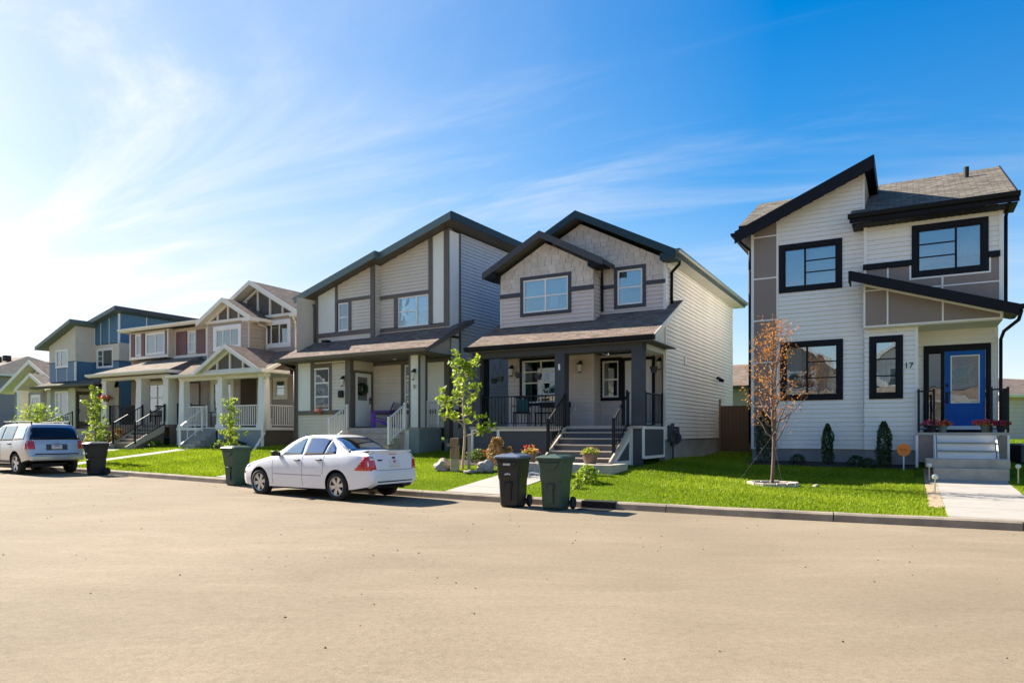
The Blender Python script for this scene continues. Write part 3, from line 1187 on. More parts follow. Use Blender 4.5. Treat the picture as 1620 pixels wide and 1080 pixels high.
# tower
holes = [window(H, FR(0), 0.77, 2.46, 5.61, 7.02, [(0, 0.40, []), (0.40, 1, [0.345, 0.665])], 0.135, 'black_trim', 'black_trim', shade=[(0.0, 0.45, 0, 1, 'blind'), (0.45, 1, 0, 1, 'curtain')]),
         window(H, FR(0), 0.80, 2.48, 2.45, 4.17, [(0, 0.42, []), (0.42, 1, [0.34, 0.68])], 0.135, 'black_trim', 'black_trim', shade=[(0.0, 0.3, 0, 1, 'curtain'), (0.55, 1, 0, 1, 'curtain')], glass='glass')]
top = lambda s_: 7.47 + SL * (s_ + 0.41) - 0.2
lap(H, FR(0), [(0.75, 1.05), (3.03, 1.05), (3.03, top(3.03)), (0.75, top(0.75))], 'white_siding', holes)
bh = [1.05, 2.30, 3.60, 4.85, 6.10, 7.34]
for k, (a, b) in enumerate(zip(bh[:-1], bh[1:])):
    H.box('panel', 'brown_panel', FR(0), 0.06, 0.70, a + 0.02, b - 0.02, -0.02, 0.018)
H.part('panel', MB().prism(FR(0), [(0.06, 7.36), (0.70, 7.36), (0.70, top(0.7)), (0.06, top(0.06))], -0.02, 0.018), 'brown_panel')
mb = MB()
mb.box(FR(0), -0.02, 0.06, 1.03, top(0.0), -0.03, 0.03)
mb.box(FR(0), 0.70, 0.75, 1.03, top(0.7), -0.03, 0.03)
for h in bh:
    mb.box(FR(0), 0.06, 0.70, h - 0.02, h + 0.02, -0.03, 0.027)
H.part('batten', mb, 'white_trim')
H.box('corner_board', 'white_trim', FR(0), 2.97, 3.03, 6.9, top(3.0), 0.0, 0.03)
H.part('foundation', MB().box(FR(0), 0.0, 3.05, 0.2, 1.07, -0.25, -0.02), 'foundation')
lap(H, RT(3.03), [(-0.02, 7.1), (3.2, 7.1), (3.2, top(3.03)), (-0.02, top(3.03))], 'white_siding')
lap(H, LT(0.0), [(0.02, 1.05), (7.4, 1.05), (7.4, 7.3), (0.02, 7.3)], 'white_siding', course=0.25)
lap(H, BK(7.4), [(0, 1.05), (6.2, 1.05), (6.2, 7.3), (0, 7.3)], 'white_siding', course=0.25)
lap(H, RT(6.15), [(0.9, 1.05), (7.4, 1.05), (7.4, 7.25), (3.5, 9.1), (-0.3, 7.25), (-0.3, 4.45), (0.9, 4.45)], 'white_siding')
# shed roof of the tower
slab(H, [(-0.41, -0.45, 7.47), (-0.41, 3.4, 7.47), (3.25, 3.4, 9.03), (3.25, -0.45, 9.03)][::-1], 0.18, ('roof_grey', 'black_trim', 'black_trim'))
plank(H, (-0.41, -0.45, 7.49), (3.25, -0.45, 9.05), 0.36, 0.03, 'black_trim')
plank(H, (3.25, -0.47, 9.05), (3.25, 3.0, 9.05), 0.36, 0.03, 'black_trim', out=(1, 0, 0))
gutter(H, (-0.41, 3.4, 7.45), (-0.41, -0.47, 7.45), 'black_trim', out=(-1, 0, 0))
pipe(H, [(-0.36, -0.3, 7.35), (-0.28, -0.2, 7.2), (-0.06, -0.02, 7.0), (-0.06, -0.02, 6.4), (-0.06, 0.02, 1.2)], 0.04, 'black_trim')
# main roof
slab(H, [(-0.41, -0.25, 7.63), (6.42, -0.78, 7.37), (6.42, 3.5, 9.45), (-0.41, 3.5, 9.45)] if False else [(2.70, -0.78, 7.37), (6.42, -0.78, 7.37), (6.42, 3.5, 9.45), (2.70, 3.5, 9.45)], 0.16, ('roof_grey', 'black_trim', 'black_trim'))
slab(H, [(-0.41, 0.1, 7.80), (2.70, 0.1, 7.80), (2.70, 3.5, 9.45), (-0.41, 3.5, 9.45)], 0.16, ('roof_grey', 'black_trim', 'black_trim'))
slab(H, [(6.42, 7.85, 7.37), (-0.41, 7.85, 7.37), (-0.41, 3.5, 9.45), (6.42, 3.5, 9.45)], 0.16, ('roof_grey', 'black_trim', 'black_trim'))
plank(H, (2.70, -0.80, 7.37), (6.42, -0.80, 7.37), 0.20, 0.02, 'black_trim')
gutter(H, (2.66, -0.82, 7.40), (6.46, -0.82, 7.40), 'black_trim')
plank(H, (6.42, -0.80, 7.39), (6.42, 3.5, 9.47), 0.22, 0.03, 'black_trim', out=(1, 0, 0))
mb = MB().box(FR(0), 2.75, 6.42, 7.14, 7.17, -0.1, 0.78)
for i in range(24):
    mb.box(FR(0), 2.80 + i * 0.15, 2.87 + i * 0.15, 7.125, 7.14, 0.32, 0.76)
H.part('soffit', mb, 'black_trim')
mb = MB()
mb.tube((5.55, 2.5, 8.8), (5.55, 2.5, 9.26), 0.06, 0.07, 12)
H.part('vent_pipe', mb, 'black_metal')
# right volume, upper
D3 = -0.3
holes = [window(H, FR(D3), 4.16, 5.86, 5.63, 7.02, [(0, 0.61, [0.335, 0.665]), (0.61, 1, [])], 0.135, 'black_trim', 'black_trim', shade=[(0, 0.62, 0, 1, 'blind'), (0.62, 1.0, 0, 1, 'curtain')])]
lap(H, FR(D3), [(3.10, 6.12), (6.08, 6.12), (6.08, 7.16), (3.10, 7.16)], 'white_siding', holes)
H.part('corner_board', MB().box(FR(D3), 3.02, 3.10, 6.12, 7.16, -0.3, 0.03), 'white_trim')
H.part('corner_board', MB().box(FR(D3), 6.08, 6.17, 4.45, 7.16, -0.3, 0.03), 'white_trim')
H.part('band', MB().box(FR(D3), 3.0, 4.155, 5.97, 6.12, -0.02, 0.07).box(FR(D3), 5.865, 6.10, 5.97, 6.12, -0.02, 0.07), 'black_trim')
ps = [[(3.08, 5.0), (3.58, 5.0), (3.58, 5.96), (3.08, 5.96)], [(3.62, 4.9), (4.11, 4.9), (4.11, 5.96), (3.62, 5.96)],
      [(4.11, 4.8), (4.84, 4.8), (4.84, 5.33), (4.11, 5.33)], [(4.11, 5.37), (4.84, 5.37), (4.84, 5.58), (4.11, 5.58)],
      [(4.88, 5.37), (6.08, 5.37), (6.08, 5.58), (4.88, 5.58)], [(5.91, 5.58), (6.08, 5.58), (6.08, 5.96), (5.91, 5.96)],
      [(4.88, 4.5), (6.08, 4.5), (6.08, 5.33), (4.88, 5.33)]]
for p in ps:
    H.part('panel', MB().prism(FR(D3), p, -0.02, 0.018), 'brown_panel')
mb = MB()
for b in ((3.02, 3.08, 4.9, 5.97), (3.58, 3.62, 4.9, 5.97), (4.84, 4.88, 4.7, 5.58), (4.10, 6.08, 5.335, 5.368), (4.105, 4.15, 5.62, 5.97), (5.87, 5.91, 5.62, 5.97), (4.105, 5.91, 5.585, 5.628)):
    mb.box(FR(D3), *b, -0.03, 0.03)
H.part('batten', mb, 'white_trim')
H.part('wall', MB().box(FR(D3), 3.03, 6.14, 4.4, 6.1, -0.1, -0.03), 'interior')
pipe(H, [(6.28, -0.80, 7.3), (6.24, -0.4, 7.12), (6.22, -0.3, 6.95), (6.22, -0.28, 5.2), (6.22, -0.28, 4.72)], 0.042, 'black_trim')
# porch gable
D5 = -0.5
pt = lambda s_: 5.53 - 0.330 * (s_ - 3.03)
for a, b in ((3.07, 3.58), (3.62, 4.84), (4.88, 6.08)):
    if a < 3.1:
        H.part('panel', MB().prism(FR(D5), [(a, 4.41), (b, 4.41), (b, 5.34), (a, 5.34)], -0.02, 0.018), 'brown_panel')
        H.part('panel', MB().prism(FR(D5), [(a, 5.38), (b, 5.38), (b, pt(b) - 0.02), (a, pt(a) - 0.02)], -0.02, 0.018), 'brown_panel')
    else:
        H.part('panel', MB().prism(FR(D5), [(a, 4.41), (b, 4.41), (b, pt(b) - 0.02), (a, pt(a) - 0.02)], -0.02, 0.018), 'brown_panel')
mb = MB()
for b in ((3.02, 3.07, 4.37, pt(3.05)), (3.58, 3.62, 4.41, pt(3.6)), (4.84, 4.88, 4.41, pt(4.86)), (6.08, 6.14, 4.37, pt(6.12)), (3.07, 6.08, 4.37, 4.41), (3.07, 3.58, 5.345, 5.375)):
    mb.box(FR(D5), *b, -0.03, 0.03)
mb.prism(FR(D5), [(3.02, pt(3.02) - 0.03), (6.14, pt(6.14) - 0.03), (6.14, pt(6.14) + 0.03), (3.02, pt(3.02) + 0.03)], -0.03, 0.032)
H.part('batten', mb, 'white_trim')
slab(H, [(6.43, -0.28, 4.62), (6.43, -0.95, 4.62), (2.71, -0.95, 5.85), (2.71, -0.28, 5.85)][::-1], 0.12, ('roof_grey', 'black_trim', 'soffit_dark'), name='porch_roof')
plank(H, (2.71, -0.95, 5.87), (6.43, -0.95, 4.64), 0.27, 0.03, 'black_trim')
plank(H, (2.71, -0.28, 5.86), (2.71, -0.97, 5.86), 0.3, 0.03, 'black_trim', out=(-1, 0, 0))
slab(H, [(6.43, 0.9, 4.62), (6.43, -0.28, 4.62), (6.17, -0.28, 4.70), (6.17, 0.9, 4.70)], 0.1, ('roof_grey', 'black_trim', 'soffit_dark'), name='porch_roof')
gutter(H, (6.44, -0.95, 4.64), (6.44, 0.9, 4.64), 'black_trim', out=(1, 0, 0))
pipe(H, [(6.50, -0.7, 4.52), (6.45, -0.6, 4.3), (6.24, 0.3, 4.15), (6.22, 0.82, 4.0), (6.22, 0.84, 1.2)], 0.042, 'black_trim')
H.part('soffit', MB().box(FR(0), 3.05, 6.14, 4.34, 4.37, -0.9, 0.5), 'soffit_light')
# lower wall with narrow window, and recessed door wall
holes = [window(H, FR(D3), 3.15, 3.96, 2.43, 4.14, [(0, 1, [0.33, 0.67])], 0.135, 'black_trim', 'black_trim', shade=[(0.0, 0.45, 0, 0.64, 'curtain'), (0.55, 1, 0, 0.64, 'curtain'), (0, 1, 0.66, 1, 'blind')], glass='glass')]
lap(H, FR(D3), [(3.03, 1.05), (4.23, 1.05), (4.23, 4.37), (3.03, 4.37)], 'white_siding', holes)
lap(H, LT(3.03), [(-0.3, 1.05), (0, 1.05), (0, 4.37), (-0.3, 4.37)], 'white_siding')
H.part('corner_board', MB().box(FR(D3), 4.23, 4.31, 1.03, 4.37, -0.08, 0.02), 'white_trim')
H.part('foundation', MB().box(FR(D3), 3.05, 4.29, 0.2, 1.07, -0.25, -0.02), 'foundation')
lap(H, RT(4.29), [(-0.28, 1.5), (0.9, 1.5), (0.9, 4.36), (-0.28, 4.36)], 'white_siding')
text(H, FR(D3), '17', 4.095, 3.24, 0.22, 'black_trim')
lap(H, FR(0.9), [(4.31, 1.5), (6.08, 1.5), (6.08, 4.36), (4.31, 4.36)], 'white_siding', [(4.45, 6.01, 1.5, 3.93)])
H.part('corner_board', MB().box(FR(0.9), 6.08, 6.17, 1.03, 4.36, -0.08, 0.03), 'white_trim')
tf = FR(0.9)
mb = MB()
mb.box(tf, 4.45, 6.01, 3.76, 3.93, -0.05, 0.04).box(tf, 4.45, 4.58, 1.6, 3.76, -0.05, 0.039).box(tf, 5.89, 6.01, 1.6, 3.76, -0.05, 0.039).box(tf, 4.86, 4.95, 1.6, 3.76, -0.05, 0.03)
H.part('door_casing', mb, 'black_trim')
o = H.part('sidelight', MB().box(tf, 4.58, 4.86, 1.70, 1.80, -0.04, 0.0).box(tf, 4.58, 4.86, 3.70, 3.76, -0.04, 0.0), 'black_trim')
H.part('pane', MB().box(tf, 4.58, 4.86, 1.80, 3.70, -0.02, -0.014), 'glass_dark', o)
H.part('interior', MB().box(tf, 4.5, 4.95, 1.6, 3.8, -0.5, -0.48), 'interior', o)
d = MB()
g0, g1, k0, k1, a0, a1, h0, h1 = 5.12, 5.73, 2.35, 3.60, 4.955, 5.885, 1.70, 3.755
d.box(tf, a0, g0, h0, h1, -0.03, 0).box(tf, g1, a1, h0, h1, -0.03, 0).box(tf, g0, g1, h0, k0, -0.03, 0).box(tf, g0, g1, k1, h1, -0.03, 0)
o = H.part('door', d, 'door_blue', label='bright blue front door with a tall glass light')
f = MB()
f.box(tf, g0 - 0.03, g1 + 0.03, k0 - 0.03, k0, -0.01, 0.014).box(tf, g0 - 0.03, g1 + 0.03, k1, k1 + 0.03, -0.01, 0.014).box(tf, g0 - 0.03, g0, k0, k1, -0.01, 0.013).box(tf, g1, g1 + 0.03, k0, k1, -0.01, 0.013)
H.part('glazing_frame', f, 'white_trim', o)
H.part('pane', MB().box(tf, g0, g1, k0, k1, -0.016, -0.01), 'glass_dark', o)
H.part('interior', MB().box(tf, g0 - 0.1, g1 + 0.1, k0 - 0.1, k1 + 0.1, -0.5, -0.48), 'interior', o)
pm = MB()
pm.box(tf, 5.15, 5.70, 1.92, 1.935, 0, 0.008).box(tf, 5.15, 5.70, 2.20, 2.215, 0, 0.008).box(tf, 5.15, 5.165, 1.935, 2.2, 0, 0.008).box(tf, 5.685, 5.70, 1.935, 2.2, 0, 0.008).box(tf, 5.20, 5.65, 1.97, 2.165, -0.002, 0.006)
H.part('door_panel', pm, 'door_blue', o)
m2 = MB()
m2.box(tf, 4.985, 5.035, 2.78, 2.86, 0, 0.03).box(tf, 4.985, 5.035, 2.32, 2.62, 0, 0.02).box(tf, 4.99, 5.10, 2.6, 2.63, 0.03, 0.05).box(tf, 4.995, 5.025, 2.36, 2.62, 0.02, 0.06)
H.part('door_handle', m2, 'black_metal', o)
H.part('threshold', MB().box(tf, 4.45, 6.01, 1.60, 1.66, -0.05, 0.06).box(tf, 4.95, 5.89, 1.66, 1.70, -0.05, 0.05), 'white_trim')
H.part('wall', MB().box(tf, 4.31, 6.15, 1.03, 1.60, -0.1, -0.02), 'black_trim')
# porch deck and stairs
DK = -0.60
H.part('deck', MB().box(FR(0), 4.24, 6.29, 1.45, 1.52, -0.9, -DK + 0.02), 'deck')
H.part('panel', MB().box(FR(DK), 4.31, 4.65, 0.75, 1.44, -0.02, 0.0), 'brown_panel')
H.part('panel', MB().box(FR(DK), 6.00, 6.22, 0.6, 1.44, -0.02, 0.0), 'brown_panel')
H.part('panel', MB().box(RT(6.26), DK + 0.03, 0.88, 0.6, 1.44, -0.02, 0.0), 'brown_panel')
mb = MB()
for b in ((4.25, 4.31, 0.6, 1.45), (4.65, 4.70, 0.75, 1.45), (5.95, 6.00, 0.75, 1.45), (6.22, 6.27, 0.6, 1.45)):
    mb.box(FR(DK), *b, -0.04, 0.012)
H.part('batten', mb, 'white_trim')
for i, (ht, dd) in enumerate(((1.27, -0.60), (1.07, -0.86))):
    H.part('step', MB().box(FR(0), 4.72, 5.95, 0.8, ht - 0.035, -dd, -dd + 0.24), 'white_trim')
    H.part('tread', MB().box(FR(0), 4.70, 5.97, ht - 0.035, ht, -dd - 0.02, -dd + 0.27), 'concrete_pale')
H.part('riser', MB().box(FR(0), 4.72, 5.95, 1.27, 1.45, -DK - 0.02, -DK + 0.001), 'white_trim')
H.part('stringer', MB().prism(RT(5.97), [(-0.62, 1.45), (-0.62, 0.8), (-1.16, 0.8), (-1.16, 0.95)], 0, 0.035), 'white_trim')
H.part('stringer', MB().prism(RT(4.665), [(-0.62, 1.45), (-0.62, 0.8), (-1.16, 0.8), (-1.16, 0.95)], 0, 0.035), 'white_trim')
H.part('landing', bevel(MB().box(FR(0), 4.46, 6.17, 0.66, 0.87, 0.95, 1.75).mesh('landing', 'concrete'), 0.015), 'concrete')
H.part('landing', bevel(MB().box(FR(0), 4.62, 6.12, 0.3, 0.66, 0.95, 2.08).mesh('landing', 'concrete'), 0.015), 'concrete')
railing(H, (4.32, -0.53, 1.52), (4.66, -0.53, 1.52), 'black_metal', 1.1, pw=0.055)
railing(H, (4.31, -0.5, 1.52), (4.31, 0.82, 1.52), 'black_metal', 1.1, posts=(False, False))
railing(H, (5.90, -0.53, 1.52), (6.24, -0.53, 1.52), 'black_metal', 1.1, pw=0.055)
railing(H, (6.24, -0.5, 1.52), (6.24, 0.82, 1.52), 'black_metal', 1.1, posts=(False, False))

# ================================================================== HOUSE 13 (grey with slate porch)
HD = House('gabled_house', 'mauve grey house with dark teal gables and a slate trimmed porch with black railings', (4.65, 21.06), 29.8, 0.65)
H = HD
G = 0.508
wtop = lambda s_: 8.24 - G * abs(s_ + 2.8)
w2 = window(H, FR(0), -1.65, -0.61, 5.39, 6.70, [(0, 1, [0.49])], 0.11, 'slate_trim', 'white_trim', 0.05, 0.045, shade=[(0, 1, 0.5, 1, 'curtain')])
lap(H, FR(0), [(-2.1, 5.2), (-0.06, 5.2), (-0.06, 6.05), (-2.1, 6.05)], 'mauve_siding', [w2])
shakes(H, FR(0), [(-5.5, 6.17), (-0.06, 6.17), (-0.06, wtop(0)), (-2.8, 8.24), (-5.5, wtop(-5.5))], holes=[(-1.65, -0.61, 6.1, 6.70)])
H.part('band', MB().box(FR(0), -2.1, -1.655, 6.05, 6.17, -0.02, 0.04).box(FR(0), -0.605, 0.0, 6.05, 6.17, -0.02, 0.04), 'slate_trim')
H.part('corner_board', MB().box(FR(0), -0.06, 0.03, 5.2, 6.85, -0.08, 0.025), 'cream_side')
w1 = window(H, FR(-0.6), -4.69, -2.85, 5.305, 6.60, [(0, 0.5, [0.47]), (0.5, 1, [0.47])], 0.11, 'slate_trim', 'white_trim', 0.05, 0.04, shade=[(0, 1, 0.48, 1, 'curtain'), (0.56, 0.75, 0.1, 0.5, 'curtain')])
lap(H, FR(-0.6), [(-5.39, 5.0), (-2.16, 5.0), (-2.16, 5.97), (-5.39, 5.97)], 'mauve_siding', [w1])
bt = lambda s_: 7.62 - 0.53 * abs(s_ + 3.77)
shakes(H, FR(-0.6), [(-5.45, 6.11), (-2.1, 6.11), (-2.1, bt(-2.1)), (-3.77, 7.62), (-5.45, bt(-5.45))], holes=[(-4.69, -2.85, 6.0, 6.60)])
H.part('band', MB().box(FR(-0.6), -5.46, -4.695, 5.97, 6.11, -0.02, 0.04).box(FR(-0.6), -2.845, -2.09, 5.97, 6.11, -0.02, 0.04), 'slate_trim')
H.part('corner_board', MB().box(FR(-0.6), -5.46, -5.39, 5.0, 5.97, -0.05, 0.02).box(FR(-0.6), -2.16, -2.09, 5.0, 5.97, -0.05, 0.02), 'mauve_siding')
lap(H, RT(-2.1), [(-0.6, 5.0), (0, 5.0), (0, 6.75), (-0.6, 6.75)], 'mauve_siding')
lap(H, LT(-5.46), [(-0.6, 4.9), (0, 4.9), (0, 6.75), (-0.6, 6.75)], 'mauve_siding')
# gable roofs
for sg in (-1, 1):
    e = -2.8 + sg * 3.25
    A = [(e, -0.42, 6.90), (e, 9.5, 6.90), (-2.8, 9.5, 8.55), (-2.8, -0.42, 8.55)]
    slab(H, A if sg > 0 else [A[1], A[0], A[3], A[2]], 0.17, ('roof_brown', 'teal_fascia', 'soffit_dark'))
    plank(H, (-2.8, -0.42, 8.57), (e, -0.42, 6.92), 0.24, 0.03, 'teal_fascia')
    e2 = -3.77 + sg * 2.14
    A = [(e2, -1.02, 6.78), (e2, 2.2, 6.78), (-3.77, 2.2, 7.90), (-3.77, -1.02, 7.90)]
    slab(H, A if sg > 0 else [A[1], A[0], A[3], A[2]], 0.15, ('roof_brown', 'slate_trim', 'soffit_dark'))
    plank(H, (-3.77, -1.02, 7.92), (e2, -1.02, 6.80), 0.22, 0.03, 'slate_trim')
H.part('eave_return', MB().box(FR(0), -0.05, 0.42, 6.66, 6.86, -0.1, 0.42), 'teal_fascia')
H.part('eave_return', MB().box(FR(-0.6), -2.12, -1.66, 6.60, 6.76, -0.3, 0.42).box(FR(-0.6), -5.88, -5.44, 6.60, 6.76, -0.3, 0.42), 'black_trim')
H.part('soffit', MB().box(FR(0), 0.0, 0.42, 6.72, 6.74, -9.4, 0.4), 'soffit_light')
gutter(H, (0.45, -0.45, 6.93), (0.45, 9.5, 6.93), 'green_fascia', out=(1, 0, 0))
pipe(H, [(0.40, 0.15, 6.80), (0.36, 0.22, 6.62), (0.06, 0.45, 6.45), (0.05, 0.46, 5.5)], 0.045, 'black_trim')
pipe(H, [(-1.75, -0.75, 6.6), (-1.9, -0.4, 6.52), (-2.03, -0.08, 6.35), (-2.03, -0.06, 5.35)], 0.04, 'black_trim')
# right side wall
lap(H, RT(0.0), [(0.0, 1.32), (9.1, 1.32), (9.1, 6.75), (0.0, 6.75)], 'cream_side', [])
H.part('corner_board', MB().box(RT(0), -0.03, 0.06, 1.3, 5.3, -0.06, 0.02), 'cream_trim')
H.part('corner_board', MB().box(RT(0), 9.04, 9.12, 1.3, 6.75, -0.06, 0.02), 'cream_trim')
H.part('foundation', MB().box(RT(0), 0.0, 9.08, 0.3, 1.32, -0.2, -0.015), 'foundation')
lap(H, LT(-5.5), [(0.0, 1.3), (9.1, 1.3), (9.1, 6.75), (0.0, 6.75)], 'mauve_siding', course=0.25)
lap(H, BK(9.1), [(-5.5, 1.3), (0, 1.3), (0, 6.75), (-2.8, 8.3), (-5.5, 6.75)], 'cream_side', course=0.25)
H.part('wall_vent', MB().box(RT(0), 1.95, 2.15, 3.75, 4.02, 0, 0.05), 'white_trim')
mb = MB()
mb.tube((0.0, 6.4, 3.60), (0.1, 6.4, 3.62), 0.05).tube((0.08, 6.35, 3.62), (0.2, 6.2, 3.5), 0.04, 0.07).tube((0.08, 6.45, 3.62), (0.2, 6.6, 3.5), 0.04, 0.07)
H.part('flood_light', mb, 'black_metal')
mb = MB()
mb.box(RT(0), 0.15, 0.42, 1.25, 1.75, 0, 0.16).box(RT(0), 0.5, 0.62, 1.1, 1.8, 0, 0.1).box(RT(0), 0.75, 1.0, 1.35, 1.7, 0, 0.14)
mb.tube((0.08, 0.5, 0.7), (0.08, 0.5, 1.3), 0.03).tube((0.1, 0.2, 1.4), (0.1, 1.0, 1.45), 0.025).lathe([(0.001, -0.06), (0.11, -0.05), (0.11, 0.02), (0.001, 0.06)], 12, (0.2, 0.3, 1.58)).lathe([(0.16, -0.02), (0.2, 0.0), (0.16, 0.02)], 14, (0.12, 0.62, 1.35), 'y')
H.part('utility_meter', mb, 'slate_trim')
# porch roof
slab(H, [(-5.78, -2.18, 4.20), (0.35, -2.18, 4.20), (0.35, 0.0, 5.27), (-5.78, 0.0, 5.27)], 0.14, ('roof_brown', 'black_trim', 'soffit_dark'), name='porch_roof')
slab(H, [(0.03, 0.0, 5.27), (0.35, 0.0, 5.27), (0.35, 0.72, 5.62), (0.03, 0.72, 5.62)], 0.12, ('roof_brown', 'black_trim', 'cream_trim'), name='porch_roof')
plank(H, (0.35, -2.18, 4.21), (0.35, 0.72, 5.63), 0.16, 0.02, 'cream_trim', out=(1, 0, 0))
gutter(H, (-5.80, -2.18, 4.20), (0.40, -2.18, 4.20), 'black_trim', sz=0.14)
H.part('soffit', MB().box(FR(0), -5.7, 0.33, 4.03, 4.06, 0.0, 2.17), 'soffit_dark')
H.part('beam', MB().box(FR(-1.62), -5.75, -0.05, 3.86, 4.03, 0, 0.32), 'slate_trim')
H.part('beam', MB().box(RT(-0.05), -1.6, -0.02, 3.88, 4.03, -0.3, 0.02), 'cream_side')
H.part('porch_side', MB().prism(RT(-0.04), [(-2.1, 4.03), (0.0, 4.03), (0.0, 5.14), (-2.1, 4.12)], -0.02, 0.02), 'cream_side')
H.part('panel', MB().box(FR(-1.93), -0.40, -0.04, 0.6, 1.62, -0.03, -0.01), 'slate_panel')
for a in (-5.58, -2.62, -0.22):
    column(H, a, -1.78, 1.71, 3.86, 0.32, 'slate_trim', cap=False)
H.part('shutter', MB().box(FR(-1.6), -5.42, -5.28, 1.71, 3.86, 0.0, 0.1), 'black_trim')
# porch back walls
w3 = window(H, FR(0), -5.05, -3.45, 2.42, 4.02, [(0, 0.5, [0.47, 0.75]), (0.5, 1, [0.47, 0.75])], 0.09, 'black_trim', 'white_trim', 0.05, 0.04, glass='glass', shade=[(0, 0.2, 0.0, 1, 'curtain'), (0.8, 1, 0, 1, 'curtain')])
lap(H, FR(0), [(-5.5, 1.71), (-2.42, 1.71), (-2.42, 4.03), (-5.5, 4.03)], 'mauve_siding', [w3])
H.part('corner_board', MB().box(FR(0), -2.42, -2.34, 1.71, 4.03, -0.08, 0.02), 'mauve_siding')
lap(H, RT(-2.36), [(0, 1.71), (0.6, 1.71), (0.6, 4.03), (0, 4.03)], 'mauve_siding')
w4 = window(H, FR(0.6), -2.40, -1.62, 2.55, 3.95, [(0, 1, [0.49])], 0.11, 'black_trim', 'white_trim', 0.05, 0.05, glass='glass', shade=[(0.75, 1, 0, 0.5, 'blind')])
lap(H, FR(0.6), [(-2.36, 1.71), (-0.12, 1.71), (-0.12, 4.03), (-2.36, 4.03)], 'mauve_siding', [w4, (-1.62, -0.55, 1.71, 3.9)])
door_flat(H, FR(0.6), -1.52, -0.62, 1.77, 3.82, 'door_white', 0.10, 'black_trim', label='white front door behind the slate porch post')
lap(H, LT(-0.12), [(0, 1.71), (0.6, 1.71), (0.6, 4.03), (0, 4.03)], 'mauve_siding')
lamp(H, FR(0), -2.80, 3.72)
lamp(H, FR(0), -5.35, 3.70)
lamp(H, FR(0.6), -0.36, 3.75)
text(H, FR(0), '13', -2.95, 3.27, 0.20, 'white_trim')
H.part('doorbell_box', MB().box(FR(0), -3.05, -2.97, 2.22, 2.38, 0, 0.03), 'white_trim')
H.part('notice_tag', MB().box(FR(-1.94), -2.66, -2.60, 3.38, 3.56, 0, 0.008), 'white_trim')
# deck
H.part('deck', MB().box(FR(0), -5.80, -0.03, 1.63, 1.71, -0.6, 1.98), 'deck')
for a, b in ((-5.68, -4.79), (-4.71, -2.9)):
    H.part('panel', MB().box(FR(-1.9), a, b, 0.5, 1.57, -0.02, 0.0), 'slate_panel')
mb = MB()
for b in ((-5.76, -5.68, 0.5, 1.57), (-4.79, -4.71, 0.5, 1.57), (-5.76, -2.42, 1.57, 1.69)):
    mb.box(FR(-1.93), *b, -0.04, 0.02)
H.part('skirt_frame', mb, 'white_trim')
mb = MB()
mb.box(FR(-1.93), -0.42, -0.34, 0.6, 1.69, -0.04, 0.02)
tf = RT(-0.03)
mb.box(tf, -1.95, -1.86, 0.8, 1.69, -0.03, 0.02).box(tf, -0.10, -0.02, 0.8, 1.69, -0.03, 0.02).box(tf, -1.86, -0.10, 1.62, 1.69, -0.03, 0.02).box(tf, -1.86, -0.10, 0.78, 0.86, -0.03, 0.02)
H.part('skirt_frame', mb, 'white_trim')
H.part('panel', MB().box(tf, -1.86, -0.10, 0.86, 1.62, -0.03, 0.0), 'slate_panel')
steps(H, -2.38, -0.46, -1.95, 1.71, 0.66, 6, 0.28, 'slate_panel', 'stair_edge')
H.part('stringer', MB().prism(RT(-0.44), [(-1.96, 1.66), (-1.96, 1.45), (-3.35, 0.60), (-3.5, 0.60), (-3.5, 0.75)], 0, 0.05), 'stair_edge')
mb = MB().prism(RT(-0.40), [(-2.0, 1.5), (-2.0, 1.35), (-3.05, 0.75), (-3.2, 0.75)], 0, 0.03).box(RT(-0.40), -3.2, -2.0, 0.62, 0.74, 0, 0.03).box(RT(-0.40), -2.06, -1.98, 0.74, 1.4, 0, 0.03)
H.part('skirt_frame', mb, 'white_trim')
H.part('panel', MB().prism(RT(-0.42), [(-2.0, 1.4), (-2.0, 0.72), (-3.05, 0.72)], 0, 0.02), 'slate_panel')
H.part('stringer', MB().prism(RT(-2.44), [(-1.96, 1.66), (-1.96, 0.6), (-3.5, 0.6), (-3.5, 0.75)], 0, 0.05), 'stair_edge')
railing(H, (-5.42, -1.8, 1.71), (-2.80, -1.8, 1.71), 'black_metal', 0.95)
railing(H, (-0.08, -1.62, 1.71), (-0.08, -0.08, 1.71), 'black_metal', 0.95)
railing(H, (-2.42, -3.1, 0.92), (-2.42, -1.98, 1.68), 'black_metal', 0.95, pw=0.06)
railing(H, (-0.46, -3.1, 0.92), (-0.46, -1.98, 1.68), 'black_metal', 0.95, pw=0.06)
H.part('stair_slab', bevel(MB().box(FR(0), -2.9, -0.05, 0.35, 0.70, 3.1, 4.25).mesh('slab', 'concrete'), 0.015), 'concrete')

# ================================================================== HOUSE 9 (greige, shed roof)
HC = House('shed_roof_house', 'greige sided house with a single steep slanted roof, taupe strips and a white railed porch', (-2.24, 24.68), 32.0, 0.75)
H = HC
G = 0.29
ct = lambda s_: 8.78 + G * s_
tt = 'taupe_trim'
